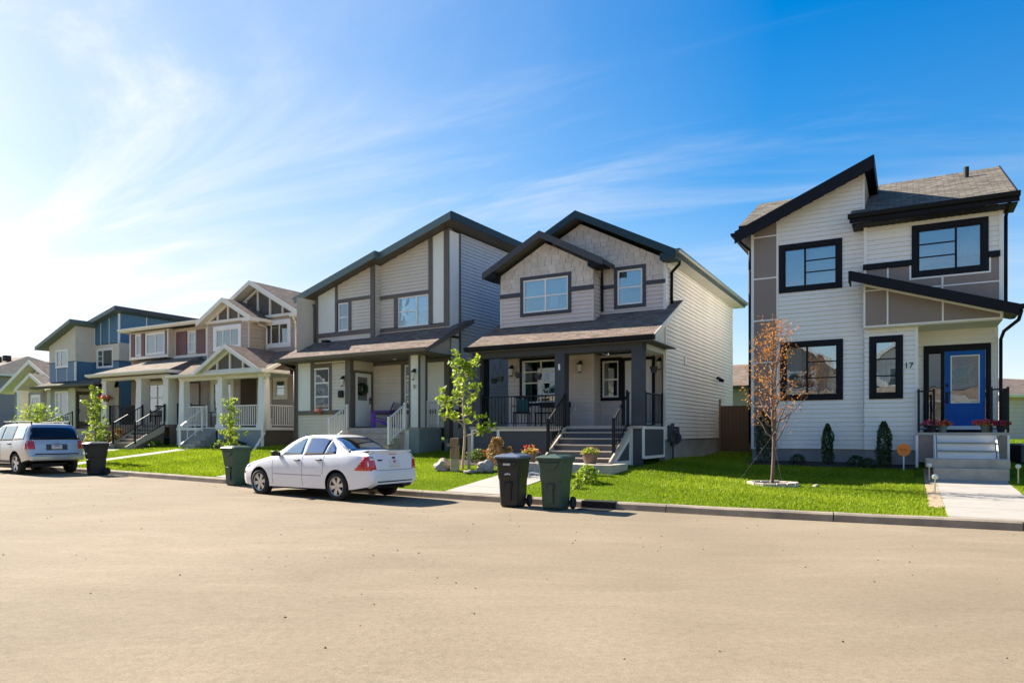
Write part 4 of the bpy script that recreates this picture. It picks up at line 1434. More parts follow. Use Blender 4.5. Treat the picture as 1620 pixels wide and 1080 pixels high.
# right part, upper
wr = window(H, FR(0), -2.36, -0.90, 5.42, 6.54, [(0, 0.62, [0.52]), (0.62, 1, [])], 0.0, tt, 'white_trim', 0.055, 0.05, shade=[(0, 1, 0.5, 1, 'blind')], parent=None)
lap(H, FR(0), [(-3.25, 5.45), (-2.55, 5.45), (-2.55, 6.54), (-3.25, 6.54)], 'greige_siding')
lap(H, FR(0), [(-3.25, 6.68), (-0.90, 6.68), (-0.90, ct(-0.9)), (-3.25, ct(-3.25))], 'greige_siding')
H.part('panel', MB().prism(FR(0), [(-0.72, 5.45), (-0.20, 5.45), (-0.20, ct(-0.2)), (-0.72, ct(-0.72))], -0.03, 0.01), 'cream_panel')
mb = MB()
mb.box(FR(0), -3.4, -0.90, 6.54, 6.68, -0.02, 0.04).box(FR(0), -2.55, -2.36, 5.45, 6.54, -0.02, 0.04).prism(FR(0), [(-0.90, 5.45), (-0.72, 5.45), (-0.72, ct(-0.72)), (-0.90, ct(-0.9))], -0.02, 0.042)
mb.box(FR(0), -3.3, 0.02, 5.30, 5.42, -0.02, 0.043)
mb.prism(FR(0), [(-0.20, 5.3), (0.03, 5.3), (0.03, ct(0)), (-0.20, ct(-0.2))], -0.22, 0.044)
H.part('trim_board', mb, tt)
H.part('siding', MB().box(FR(0), -3.3, 0.0, 5.0, 5.30, -0.05, 0.01), 'greige_siding')
tf = RT(0)
H.part('panel', MB().prism(tf, [(0.0, 5.0), (0.55, 5.0), (0.55, 8.7), (0.0, 8.7)], -0.02, 0.032), 'white_siding')
H.part('trim_board', MB().box(tf, 0.55, 0.68, 1.7, 8.72, -0.02, 0.035), tt)
lap(H, tf, [(0.68, 1.3), (9.5, 1.3), (9.5, 8.75), (0.68, 8.75)], 'cool_siding')  # greige right wall: cool light from the sky is put into its colour
H.part('foundation', MB().box(tf, 0, 9.5, 0.3, 1.3, -0.2, -0.02), 'foundation')
lap(H, LT(-6.5), [(-1.2, 1.3), (9.5, 1.3), (9.5, 6.8), (-1.2, 6.8)], 'greige_siding', course=0.25)
lap(H, BK(9.5), [(-6.5, 1.3), (0, 1.3), (0, 8.75), (-6.5, 6.85)], 'greige_siding', course=0.25)
# left part, upper (projects)
DL = -0.3
wl = window(H, FR(DL), -5.16, -4.60, 5.47, 6.56, [(0, 1, [0.48])], 0.0, tt, 'white_trim', 0.055, 0.05, shade=[(0, 1, 0.5, 1, 'blind')])
lap(H, FR(DL), [(-4.46, 5.45), (-3.45, 5.45), (-3.45, 6.58), (-4.46, 6.58)], 'greige_siding')
lap(H, FR(DL), [(-5.20, 6.70), (-3.45, 6.70), (-3.45, ct(-3.45)), (-5.20, ct(-5.2))], 'greige_siding')
H.part('panel', MB().prism(FR(DL), [(-6.28, 5.45), (-5.32, 5.45), (-5.32, ct(-5.32)), (-6.28, ct(-6.28))], -0.03, 0.01), 'cream_panel')
mb = MB()
mb.prism(FR(DL), [(-6.38, 5.0), (-6.28, 5.0), (-6.28, ct(-6.28)), (-6.38, ct(-6.38))], -0.05, 0.044)
mb.prism(FR(DL), [(-5.32, 5.45), (-5.20, 5.45), (-5.20, ct(-5.2)), (-5.32, ct(-5.32))], -0.02, 0.043)
mb.prism(FR(DL), [(-3.45, 5.0), (-3.25, 5.0), (-3.25, ct(-3.25)), (-3.45, ct(-3.45))], -0.05, 0.044)
mb.box(FR(DL), -5.20, -3.45, 6.58, 6.70, -0.02, 0.04).box(FR(DL), -4.60, -4.46, 5.45, 6.58, -0.02, 0.041).box(FR(DL), -6.28, -3.45, 5.28, 5.45, -0.02, 0.042)
H.part('trim_board', mb, tt)
H.part('siding', MB().box(FR(DL), -6.28, -3.45, 4.95, 5.28, -0.05, 0.01), 'greige_siding')
lap(H, RT(-3.25), [(DL, 5.1), (0, 5.1), (0, ct(-3.25)), (DL, ct(-3.25))], 'greige_siding')
lap(H, LT(-6.38), [(DL, 4.9), (1.0, 4.9), (1.0, ct(-6.38)), (DL, ct(-6.38))], 'greige_siding')
# shed roof in two slabs
rt = lambda s_: 9.00 + G * s_
for (a, b, d) in ((-7.15, -2.85, -0.75), (-2.85, 0.47, -0.5)):
    slab(H, [(b, d, rt(b)), (a, d, rt(a)), (a, 10, rt(a)), (b, 10, rt(b))][::-1], 0.2, ('roof_tan', 'green_fascia', 'soffit_dark'))
    plank(H, (a, d, rt(a) + 0.02), (b, d, rt(b) + 0.02), 0.26, 0.03, 'green_fascia')
plank(H, (-2.85, -0.77, rt(-2.85) + 0.03), (-2.85, -0.4, rt(-2.85) + 0.03), 0.27, 0.03, 'green_fascia', out=(1, 0, 0))
plank(H, (0.47, -0.52, rt(0.47) + 0.03), (0.47, 10, rt(0.47) + 0.03), 0.26, 0.03, 'teal_fascia', out=(1, 0, 0))
gutter(H, (-7.15, 10, rt(-7.15)), (-7.15, -0.77, rt(-7.15)), 'green_fascia', out=(-1, 0, 0))
pipe(H, [(-7.05, -0.55, 6.85), (-6.95, -0.45, 6.7), (-6.45, -0.36, 6.6), (-6.45, -0.34, 5.15)], 0.045, tt)
# lower bay
DB = -1.2
wb = window(H, FR(DB), -5.52, -4.70, 2.36, 3.97, [(0, 1, [0.31, 0.66])], 0.0, tt, 'white_trim', 0.06, 0.055, glass='glass', shade=[(0, 1, 0.74, 1, 'blind')])
for hh in (2.62, 3.12):
    H.part('blind_rail', MB().box(FR(DB), -5.44, -4.78, hh, hh + 0.035, -0.10, -0.07), 'white_trim')
H.part('panel', MB().box(FR(DB), -6.42, -5.70, 2.36, 4.22, -0.03, 0.01), 'cream_panel')
lap(H, FR(DB), [(-4.58, 2.36), (-3.85, 2.36), (-3.85, 4.10), (-4.58, 4.10)], 'greige_siding')
lap(H, FR(DB), [(-6.42, 0.85), (-3.6, 0.85), (-3.6, 2.20), (-6.42, 2.20)], 'greige_siding')
mb = MB()
mb.box(FR(DB), -6.52, -6.42, 0.8, 4.22, -0.1, 0.045).box(FR(DB), -5.70, -5.52, 2.36, 4.22, -0.02, 0.04).box(FR(DB), -5.52, -4.58, 3.97, 4.12, -0.02, 0.041).box(FR(DB), -4.70, -4.58, 2.36, 3.97, -0.02, 0.041)
mb.box(FR(DB), -6.42, -3.85, 2.20, 2.36, -0.02, 0.042).box(FR(DB), -3.85, -3.58, 1.7, 4.22, -0.12, 0.045)
H.part('trim_board', mb, tt)
H.part('siding', MB().box(FR(DB), -5.52, -3.85, 4.12, 4.22, -0.05, 0.01), 'greige_siding')
tf = RT(-3.6)
lap(H, tf, [(DB, 1.7), (0, 1.7), (0, 4.2), (DB, 4.2)], 'greige_siding', [(-1.06, -0.08, 1.7, 3.83)])
door_flat(H, tf, -1.0, -0.14, 1.74, 3.74, 'door_white', 0.08, 'dark_brown', glass=(-0.86, -0.34, 2.72, 3.60), label='white side facing front door with a glass upper half', handle_side=1)
# porch
lap(H, FR(0), [(-3.6, 2.36), (-2.2, 2.36), (-2.2, 4.05), (-3.6, 4.05)], 'greige_siding')
lap(H, FR(0), [(-3.6, 1.7), (-0.1, 1.7), (-0.1, 2.20), (-3.6, 2.20)], 'greige_siding')
wp = window(H, FR(0), -2.05, -1.10, 2.36, 4.02, [(0, 1, [0.32, 0.67])], 0.0, tt, 'white_trim', 0.06, 0.055, glass='glass', shade=[(0, 1, 0.8, 1, 'blind')])
H.part('panel', MB().box(FR(0), -0.98, -0.18, 2.36, 4.05, -0.03, 0.01), 'cream_panel')
mb = MB()
mb.box(FR(0), -3.6, -0.1, 2.20, 2.36, -0.02, 0.04).box(FR(0), -2.2, -2.05, 2.36, 4.05, -0.02, 0.041).box(FR(0), -1.10, -0.98, 2.36, 4.05, -0.02, 0.041).box(FR(0), -3.6, 0.0, 4.05, 4.17, -0.02, 0.042).box(FR(0), -0.18, 0.04, 1.3, 4.2, -0.2, 0.045)
H.part('trim_board', mb, tt)
tf = RT(0)
H.part('panel', MB().box(tf, 0.12, 0.55, 2.36, 4.9, -0.02, 0.032), 'white_siding')
H.part('trim_board', MB().box(tf, 0.0, 0.55, 2.2, 2.36, -0.02, 0.036), tt)
lap(H, tf, [(0.0, 1.3), (0.68, 1.3), (0.68, 2.2), (0.0, 2.2)], 'greige_siding')
H.part('column', MB().box(FR(DB), -0.75, -0.37, 1.7, 4.2, -0.38, 0.0), 'cream_panel')
mb = MB()
mb.box(FR(DB), -0.82, -0.75, 1.7, 4.2, -0.03, 0.02).box(FR(DB), -0.40, -0.345, 1.7, 4.2, -0.04, 0.022).box(RT(-0.36), DB + 0.33, DB + 0.42, 1.7, 4.2, -0.04, 0.02)
H.part('trim_board', mb, tt)
lamp(H, FR(DB), -0.55, 3.60, w=0.08)
o = H.part('number_plaque', MB().box(FR(DB), -0.64, -0.48, 3.02, 3.18, 0, 0.012), 'greige_siding')
text(H, FR(DB), '9', -0.56, 3.04, 0.17, 'taupe_trim')
lamp(H, FR(DB), -3.95, 3.50, w=0.08)
o = H.part('mailbox', bevel(MB().box(FR(DB), -4.16, -3.94, 2.82, 3.08, 0, 0.12).mesh('m', 'black_metal'), 0.03), 'black_metal')
H.part('deck', MB().box(FR(0), -3.6, -0.33, 1.62, 1.70, 0.0, 1.26), 'concrete_pale')
lap(H, FR(-1.22), [(-3.6, 0.7), (-0.78, 0.7), (-0.78, 1.62), (-3.6, 1.62)], 'white_siding')
H.part('foundation', MB().box(FR(0), -0.78, -0.33, 0.4, 1.62, 0.0, 1.25), 'teal_foundation')
steps(H, -3.65, -1.0, -1.26, 1.70, 0.72, 5, 0.26, 'concrete', 'concrete_pale')
railing(H, (-3.70, -2.15, 1.12), (-3.70, -1.28, 1.62), 'white_trim', 0.9, bw=0.025, pw=0.08, rail=0.06)
railing(H, (-0.93, -2.10, 1.12), (-0.93, -1.28, 1.62), 'white_trim', 0.9, bw=0.025, pw=0.08, rail=0.06)
railing(H, (-0.36, -0.78, 1.7), (-0.36, -0.12, 1.7), 'white_trim', 0.9, bw=0.025, pw=0.08, rail=0.06)
slab(H, [(-6.95, -1.75, 4.34), (0.30, -1.75, 4.34), (0.30, 0.0, 5.27), (-6.95, 0.0, 5.27)], 0.13, ('roof_brown', 'taupe_trim', 'soffit_dark'), name='porch_roof')
slab(H, [(0.05, 0.0, 5.27), (0.42, 0.0, 5.27), (0.42, 0.95, 5.62), (0.05, 0.95, 5.62)], 0.13, ('roof_brown', 'taupe_trim', 'soffit_dark'), name='porch_roof')
slab(H, [(0.30, -1.75, 4.34), (0.42, -1.75, 4.34), (0.42, 0.0, 5.27), (0.30, 0.0, 5.27)], 0.13, ('roof_brown', 'taupe_trim', 'soffit_dark'), name='porch_roof')
plank(H, (0.42, -1.75, 4.35), (0.42, 0.95, 5.64), 0.15, 0.02, tt, out=(1, 0, 0))
gutter(H, (-7.0, -1.75, 4.34), (0.44, -1.75, 4.34), tt, sz=0.13)
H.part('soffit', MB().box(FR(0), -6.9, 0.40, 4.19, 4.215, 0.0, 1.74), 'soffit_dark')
H.part('porch_side', MB().prism(RT(0.02), [(-1.7, 4.2), (0.0, 4.2), (0.0, 5.14), (-1.7, 4.24)], -0.02, 0.02), 'greige_siding')
mb = MB().lathe([(0.001, 0), (0.07, 0), (0.07, -0.015), (0.001, -0.015)], 14, (-2.0, -0.6, 4.188))
H.part('ceiling_light', mb, 'white_trim')
mb = MB().box(lambda a, h, c: (a, c, h), -5.55, -5.25, 5.02, 5.10, -0.85, -0.6)
H.part('roof_vent', bevel(mb.mesh('v', 'black_metal'), 0.03), 'black_metal')
pipe(H, [(-6.85, -1.72, 4.25), (-6.8, -1.55, 4.1), (-6.55, -1.27, 3.95), (-6.55, -1.25, 0.9)], 0.045, tt)


def truss(H, tf, sc, half, h0, slope, mt='cream_trim', n=4, wall='dark_brown', bw=0.09):
    """open white truss in a gable: tie, uprights and dark shingled infill"""
    apex = h0 + slope * half
    H.part('gable_wall', MB().prism(tf, [(sc - half, h0), (sc + half, h0), (sc, apex)], -0.03, 0.0), wall)
    mb = MB()
    mb.box(tf, sc - half - 0.1, sc + half + 0.1, h0 - 0.12, h0, 0.0, 0.08)
    for i in range(n):
        a = sc - half + 2 * half * (i + 1) / (n + 1)
        hh = h0 + slope * (half - abs(a - sc))
        mb.box(tf, a - bw / 2, a + bw / 2, h0, hh, 0.0, 0.06)
    for sg in (-1, 1):
        mb.prism(tf, [(sc, apex), (sc + sg * half, h0), (sc + sg * (half - 0.22), h0), (sc, apex - 0.12)], 0.0, 0.065)
    return H.part('truss', mb, mt)


# ================================================================== HOUSE B (tan, white trim, trusses)
HB = House('craftsman_house', 'tan shingled house with three white trussed gables and a white balustered porch', (-9.42, 30.7), 30.0, 0.85)
H = HB
wt = 'white_trim'
wr = window(H, FR(0), -2.42, -0.50, 5.36, 6.60, [(0, 0.30, []), (0.30, 0.65, []), (0.65, 1, [])], 0.17, wt, wt, 0.04, shade=[(0.3, 1, 0, 1, 'curtain')])
lap(H, FR(0), [(-2.6, 4.9), (-0.08, 4.9), (-0.08, 6.85), (-2.6, 6.85)], 'tan_siding', [wr], course=0.18)
H.part('corner_board', MB().box(FR(0), -0.08, 0.02, 4.9, 6.75, -0.08, 0.02), 'tan_siding')
wl = window(H, FR(-0.9), -4.55, -2.65, 5.28, 6.42, [(0, 0.30, []), (0.30, 0.65, []), (0.65, 1, [])], 0.17, wt, wt, 0.04, shade=[(0.3, 1, 0, 1, 'curtain')])
lap(H, FR(-0.9), [(-4.95, 4.7), (-2.18, 4.7), (-2.18, 6.6), (-4.95, 6.6)], 'tan_siding', [wl], course=0.18)
H.part('corner_board', MB().box(FR(-0.9), -2.18, -2.10, 4.7, 6.55, -0.08, 0.02).box(FR(-0.9), -5.02, -4.94, 4.7, 6.55, -0.08, 0.02), 'mauve_siding')
lap(H, RT(-2.1), [(-0.9, 4.7), (0, 4.7), (0, 6.7), (-0.9, 6.7)], 'tan_siding', course=0.18)
lap(H, RT(0), [(0, 1.3), (9, 1.3), (9, 6.8), (0, 6.8)], 'tan_siding', course=0.18)
lap(H, LT(-5.3), [(0, 1.3), (9, 1.3), (9, 6.8), (0, 6.8)], 'tan_siding', course=0.3)
lap(H, BK(9), [(-5.3, 1.3), (0, 1.3), (0, 6.8), (-2.6, 8.2), (-5.3, 6.8)], 'tan_siding', course=0.3)
truss(H, FR(0.0), -2.6, 2.45, 6.86, 0.53, n=5)
truss(H, FR(-0.9), -3.5, 1.45, 6.68, 0.53, n=3)
for sc, half, d0, d1, he, hr in ((-2.6, 3.1, -0.5, 9.4, 6.76, 8.42), (-3.5, 1.85, -1.25, 2.5, 6.62, 7.60)):
    for sg in (-1, 1):
        e = sc + sg * half
        A = [(e, d0, he), (e, d1, he), (sc, d1, hr), (sc, d0, hr)]
        slab(H, A if sg > 0 else [A[1], A[0], A[3], A[2]], 0.14, ('roof_brown', 'cream_trim', 'soffit_light'))
        plank(H, (sc, d0, hr + 0.02), (e, d0, he + 0.02), 0.20, 0.03, 'cream_trim')
    H.part('eave_return', MB().box(FR(d0), sc + half - 0.55, sc + half + 0.03, he - 0.18, he - 0.02, -0.5, 0.0), 'cream_trim')
gutter(H, (0.5, -0.5, 6.76), (0.5, 9.4, 6.76), 'cream_trim', out=(1, 0, 0))
pipe(H, [(0.0, -0.40, 6.70), (-0.12, -0.12, 6.45), (-0.14, -0.05, 6.3), (-0.14, -0.05, 4.95)], 0.045, 'cream_trim')
pipe(H, [(-1.75, -0.85, 6.55), (-1.98, -0.5, 6.4), (-2.0, -0.05, 6.3), (-2.0, -0.05, 5.15)], 0.045, 'cream_trim')
# lower walls
wb = window(H, FR(-0.9), -4.75, -3.15, 2.3, 4.0, [(0, 0.5, []), (0.5, 1, [])], 0.17, 'cream_trim', 'cream_trim', 0.05, glass='glass', shade=[(0, 1, 0, 1, 'blind')])
lap(H, FR(-0.9), [(-5.0, 1.75), (-2.7, 1.75), (-2.7, 4.1), (-5.0, 4.1)], 'tan_siding', [wb], course=0.18)
lap(H, RT(-2.7), [(-0.9, 1.75), (0, 1.75), (0, 4.1), (-0.9, 4.1)], 'dark_brown', course=0.18)
lap(H, FR(0), [(-2.7, 1.75), (0, 1.75), (0, 4.1), (-2.7, 4.1)], 'tan_siding', [(-1.47, -0.83, 3.15, 3.9)], course=0.18)
window(H, FR(0), -1.60, -0.70, 3.02, 4.03, [(0, 1, [0.5])], 0.15, 'cream_trim', 'cream_trim', 0.05, glass='glass')
door_flat(H, FR(0), -2.55, -1.85, 1.8, 3.8, 'door_white', 0.14, 'cream_trim', glass=(-2.42, -2.0, 2.6, 3.6))
H.part('deck', MB().box(FR(0), -5.50, 0.25, 1.63, 1.75, 0, 2.15), 'white_trim')
mb = MB()
for b in ((-5.50, -5.42, 0.7, 1.63), (-4.22, -4.16, 0.7, 1.63), (0.08, 0.20, 0.7, 1.63), (-3.7, -3.62, 0.7, 1.63), (-2.65, -2.58, 0.7, 1.63)):
    mb.box(FR(-2.10), *b, -0.04, 0.02)
mb.box(FR(-2.10), -2.6, 0.1, 0.85, 0.95, -0.04, 0.015)
H.part('skirt_frame', mb, wt)
H.part('panel', MB().box(FR(-2.1), -5.42, -4.22, 0.6, 1.63, -0.03, 0.0), 'grey_panel')
H.part('panel', MB().box(FR(-2.1), -4.16, -3.70, 0.6, 1.63, -0.03, 0.0), 'grey_panel')
H.part('panel', MB().box(FR(-2.1), -2.58, 0.08, 0.6, 1.63, -0.03, 0.0), 'grey_panel')
H.part('panel', MB().box(RT(0.2), -2.05, 0.0, 0.6, 1.63, -0.05, 0.0), 'dark_brown')
for a in (-5.22, -2.58, 0.02):
    column(H, a, -1.92, 1.75, 4.02, 0.30, wt, taper=0.04)
steps(H, -3.6, -2.75, -2.14, 1.75, 0.82, 5, 0.26, 'grey_panel', 'concrete_pale')
railing(H, (-5.02, -1.95, 1.75), (-3.62, -1.95, 1.75), wt, 0.95, bw=0.028, posts=(False, True), rail=0.06)
railing(H, (-2.40, -1.95, 1.75), (-0.16, -1.95, 1.75), wt, 0.95, bw=0.028, posts=(False, False), rail=0.06)
railing(H, (0.1, -1.75, 1.75), (0.1, -0.05, 1.75), wt, 0.95, bw=0.028, posts=(False, True), rail=0.06)
railing(H, (-3.64, -3.25, 0.90), (-3.64, -2.16, 1.68), wt, 0.9, bw=0.028, gap=0.3, pw=0.07, rail=0.06)
slab(H, [(-5.9, -2.35, 4.10), (0.65, -2.35, 4.10), (0.30, 0.0, 5.18), (-5.9, 0.0, 5.18)], 0.13, ('roof_brown', 'cream_trim', 'soffit_light'), name='porch_roof')
plank(H, (0.65, -2.35, 4.12), (0.30, 0.0, 5.20), 0.16, 0.03, 'cream_trim', out=(1, 0, 0))
gutter(H, (-5.9, -2.36, 4.11), (0.68, -2.36, 4.11), 'cream_trim', sz=0.13)
H.part('soffit', MB().box(FR(0), -5.6, 0.55, 3.99, 4.0, 0, 2.3), 'soffit_light')
H.part('beam', MB().box(FR(-1.78), -5.4, 0.2, 3.84, 3.99, 0.0, 0.28), 'cream_trim')
truss(H, FR(-2.32), -1.55, 1.65, 4.22, 0.52, n=3)
for sg in (-1, 1):
    e = -1.55 + sg * 2.0
    A = [(e, -2.62, 4.16), (e, -0.9, 4.16), (-1.55, 0.0, 5.22), (-1.55, -2.62, 5.22)]
    slab(H, A if sg > 0 else [A[1], A[0], A[3], A[2]], 0.13, ('roof_brown', 'cream_trim', 'soffit_light'), name='porch_roof')
    plank(H, (-1.55, -2.62, 5.24), (e, -2.62, 4.18), 0.18, 0.03, 'cream_trim')
H.part('eave_return', MB().box(FR(-2.62), -0.1, 0.72, 3.98, 4.14, -0.4, 0.0), 'cream_trim')
pipe(H, [(0.60, -2.3, 4.0), (0.32, -2.15, 3.75), (0.27, -2.1, 3.6), (0.27, -2.1, 1.5), (0.9, -3.2, 0.75)], 0.05, wt)

# ================================================================== HOUSE A2 (cream, maroon shutters)
HA = House('hipped_house', 'cream house with maroon shutters, pale hipped roof and square porch columns beside brown steps', (-14.7, 33.75), 30.0, 0.9)
H = HA
ctm = 'cream_trim'
w1 = window(H, FR(-0.3), -4.62, -3.0, 5.50, 6.62, [(0, 0.5, []), (0.5, 1, [])], 0.06, wt, wt, 0.05, shade=[(0.1, 0.9, 0, 1, 'curtain')])
w0 = window(H, FR(-0.3), -5.50, -5.02, 5.50, 6.62, [(0, 1, [])], 0.04, wt, wt, 0.04, shade=[(0, 1, 0, 1, 'curtain')])
lap(H, FR(-0.3), [(-5.9, 5.44), (-2.85, 5.44), (-2.85, 6.74), (-5.9, 6.74)], 'stucco', [w1, w0])
for a, b in ((-5.84, -5.55), (-4.95, -4.68), (-2.98, -2.78)):
    H.part('shutter', MB().box(FR(-0.3), a, b, 5.48, 6.64, 0.0, 0.05), 'maroon')
H.part('trim_board', MB().box(FR(-0.3), -5.95, -2.72, 5.32, 5.44, -0.02, 0.07).box(FR(-0.3), -5.97, -5.88, 5.3, 6.75, -0.02, 0.05).box(FR(-0.3), -2.78, -2.70, 5.3, 6.75, -0.02, 0.05), ctm)
w2 = window(H, FR(0), -1.60, -1.0, 5.45, 6.58, [(0, 1, [0.5])], 0.07, ctm, wt, 0.04, shade=[(0, 1, 0.5, 1, 'blind')])
lap(H, FR(0), [(-2.75, 5.38), (-0.06, 5.38), (-0.06, 6.74), (-2.75, 6.74)], 'stucco', [w2])
for a, b in ((-2.5, -1.68), (-0.92, -0.25)):
    H.part('shutter', MB().box(FR(0), a, b, 5.40, 6.58, 0.0, 0.05), 'maroon')
H.part('trim_board', MB().box(FR(0), -2.72, 0.02, 5.26, 5.38, -0.02, 0.06).box(FR(0), -0.2, 0.02, 5.3, 6.75, -0.1, 0.05), ctm)
H.part('siding', MB().box(FR(0), -5.8, 0.0, 4.8, 5.28, -0.05, 0.01), 'grey_panel')
lap(H, RT(0), [(0, 1.3), (8, 1.3), (8, 6.7), (0, 6.7)], 'stucco', course=0.3)
lap(H, LT(-5.9), [(-0.3, 1.3), (8, 1.3), (8, 6.7), (-0.3, 6.7)], 'stucco', course=0.3)
lap(H, BK(8), [(-5.9, 1.3), (0, 1.3), (0, 6.7), (-5.9, 6.7)], 'stucco', course=0.3)
cr = ('roof_tan', 'cream_trim', 'soffit_light')
slab(H, [(-6.35, -0.65, 6.88), (0.1, -0.65, 6.88), (-0.6, 3.6, 8.0), (-3.2, 3.6, 8.0)], 0.15, cr)
slab(H, [(-6.35, 8.3, 6.88), (-6.35, -0.65, 6.88), (-3.2, 3.6, 8.0), (-3.2, 4.4, 8.0)], 0.15, cr)
slab(H, [(0.1, 8.3, 6.88), (-6.35, 8.3, 6.88), (-3.2, 4.4, 8.0), (-0.6, 3.6, 8.0)], 0.15, cr)
slab(H, [(0.1, -0.65, 6.88), (0.1, 8.3, 6.88), (-0.6, 3.6, 8.0)], 0.15, cr)
gutter(H, (-6.38, -0.66, 6.89), (0.12, -0.66, 6.89), ctm)
w3 = window(H, FR(0), -4.95, -3.3, 2.5, 4.15, [(0, 0.5, [0.5]), (0.5, 1, [0.5])], 0.12, wt, wt, 0.06, 0.05, glass='glass', shade=[(0, 1, 0, 1, 'blind')])
lap(H, FR(0), [(-5.9, 1.9), (-0.1, 1.9), (-0.1, 4.3), (-5.9, 4.3)], 'mauve_siding', [w3])
door_flat(H, FR(0), -1.45, -0.75, 1.9, 3.95, 'door_white', 0.1, 'dark_brown', glass=(-1.32, -0.9, 2.3, 3.8))
lamp(H, FR(0), -5.6, 3.85)
H.part('deck', MB().box(FR(0), -5.75, 0.1, 1.78, 1.90, 0, 2.2), 'stair_brown')
H.part('panel', MB().box(FR(-2.15), -5.7, -1.95, 0.7, 1.78, -0.03, 0.0), 'stair_brown')
H.part('panel', MB().box(RT(0.08), -2.1, 0, 0.7, 1.78, -0.03, 0.0), 'stair_brown')
for a in (-5.15, -2.3, -0.22):
    column(H, a, -1.93, 1.90, 4.10, 0.38, ctm, taper=0.05)
steps(H, -1.85, -0.25, -2.2, 1.90, 0.92, 6, 0.27, 'stair_brown', 'stair_edge')
H.part('stringer', MB().prism(RT(-0.22), [(-2.2, 1.88), (-2.2, 1.55), (-3.9, 0.75), (-4.05, 0.9)], 0, 0.05), 'stair_edge')
H.part('stringer', MB().prism(RT(-1.92), [(-2.2, 1.88), (-2.2, 0.8), (-3.9, 0.8), (-3.9, 0.98)], 0, 0.05), 'stair_edge')
railing(H, (-4.9, -2.0, 1.9), (-2.55, -2.0, 1.9), 'black_metal', 0.95)
railing(H, (-1.88, -3.6, 1.02), (-1.88, -2.2, 1.85), 'black_metal', 0.95, pw=0.07)
railing(H, (-0.2, -3.6, 1.02), (-0.2, -2.2, 1.85), 'black_metal', 0.95, pw=0.07)
railing(H, (0.05, -1.7, 1.9), (0.05, -0.1, 1.9), 'black_metal', 0.95)
slab(H, [(-5.95, -2.5, 4.38), (0.55, -2.5, 4.38), (-0.6, 0.0, 5.28), (-4.2, 0.0, 5.28)], 0.14, cr, name='porch_roof')
slab(H, [(-5.95, 0.0, 4.38), (-5.95, -2.5, 4.38), (-4.2, 0.0, 5.28)], 0.14, cr, name='porch_roof')
slab(H, [(0.55, -2.5, 4.38), (0.55, 0.0, 4.38), (-0.6, 0.0, 5.28)], 0.14, ('roof_brown', 'cream_trim', 'soffit_light'), name='porch_roof')
gutter(H, (-5.98, -2.51, 4.39), (0.58, -2.51, 4.39), ctm)
H.part('beam', MB().box(FR(-1.75), -5.4, 0.0, 4.08, 4.26, 0.0, 0.36), ctm)
H.part('soffit', MB().box(FR(0), -5.9, 0.5, 4.22, 4.24, 0.0, 2.45), 'soffit_dark')

H.part('wall', MB().box(RT(-2.72), -0.3, 0.0, 5.3, 6.75, -0.05, 0.0), 'stucco')

# ================================================================== HOUSE A1 (blue and cream)
HF = House('blue_panel_house', 'cream stucco house with dark blue panels and two slanted grey roofs', (-21.65, 38.3), 30.0, 0.95)
H = HF
gf = 'green_fascia'
rt_ = lambda s_: 8.30 + 0.24 * s_
for a, b in ((-2.3, -1.75), (-1.70, -0.92), (-0.87, -0.04)):
    H.part('panel', MB().prism(FR(0), [(a, 6.5), (b, 6.5), (b, rt_(b) - 0.15), (a, rt_(a) - 0.15)], -0.02, 0.02), 'blue_panel')
mb = MB()
for a in (-2.32, -1.725, -0.895):
    mb.box(FR(0), a - 0.02, a + 0.02, 6.46, rt_(a) - 0.15, -0.03, 0.035)
mb.box(FR(0), -0.05, 0.03, 6.46, 8.1, -0.05, 0.035).box(RT(0.0), 1.55, 1.60, 6.5, 8.1, 0, 0.03).box(RT(0.0), 3.4, 3.45, 6.5, 8.1, 0, 0.03).box(RT(0.0), 5.3, 5.35, 6.5, 8.1, 0, 0.03)
H.part('batten', mb, wt)
w = window(H, FR(0), -2.15, -0.55, 5.15, 6.25, [(0, 0.33, [0.33, 0.66]), (0.33, 1, [])], 0.07, wt, wt, 0.05, shade=[(0.33, 1, 0, 1, 'blind')])
lap(H, FR(0), [(-2.38, 5.50), (0, 5.50), (0, 6.46), (-2.38, 6.46)], 'stucco', [w], course=0.5, lip=0.001)
lap(H, FR(0), [(-2.38, 4.6), (0, 4.6), (0, 5.48), (-2.38, 5.48)], 'blue_panel', [w], course=0.5, lip=0.001)
H.part('trim_board', MB().box(FR(0), -2.38, -2.16, 5.46, 5.52, 0, 0.03).box(FR(0), -0.54, 0.0, 5.46, 5.52, 0, 0.03), 'slate_trim')
for d0, d1 in ((0.05, 1.55), (1.60, 3.4), (3.45, 5.3), (5.35, 7.9)):
    H.part('panel', MB().box(RT(0), d0, d1, 6.5, 8.1, -0.02, 0.02), 'blue_panel')
H.part('wall', MB().box(RT(0), 0.0, 8, 5.52, 6.5, -0.05, 0.0), 'stucco')
H.part('wall', MB().box(RT(0), 0.0, 8, 1.2, 5.50, -0.05, 0.0), 'blue_panel')
window(H, RT(0), 2.0, 3.0, 5.1, 6.3, [(0, 1, [])], 0.08, wt, wt, 0.05, shade=[(0, 1, 0, 1, 'blind')])
H.part('wall', MB().box(LT(-5.07), -1.0, 8, 1.2, 6.4, -0.05, 0.0).box(BK(8), -5, 0, 1.2, 7.0, -0.05, 0.0), 'stucco')
slab(H, [(0.4, -0.45, rt_(0.4)), (-2.6, -0.45, rt_(-2.6)), (-2.6, 8.4, rt_(-2.6)), (0.4, 8.4, rt_(0.4))][::-1], 0.18, ('roof_grey', gf, gf))
plank(H, (-2.6, -0.45, rt_(-2.6) + 0.02), (0.4, -0.45, rt_(0.4) + 0.02), 0.22, 0.03, gf)
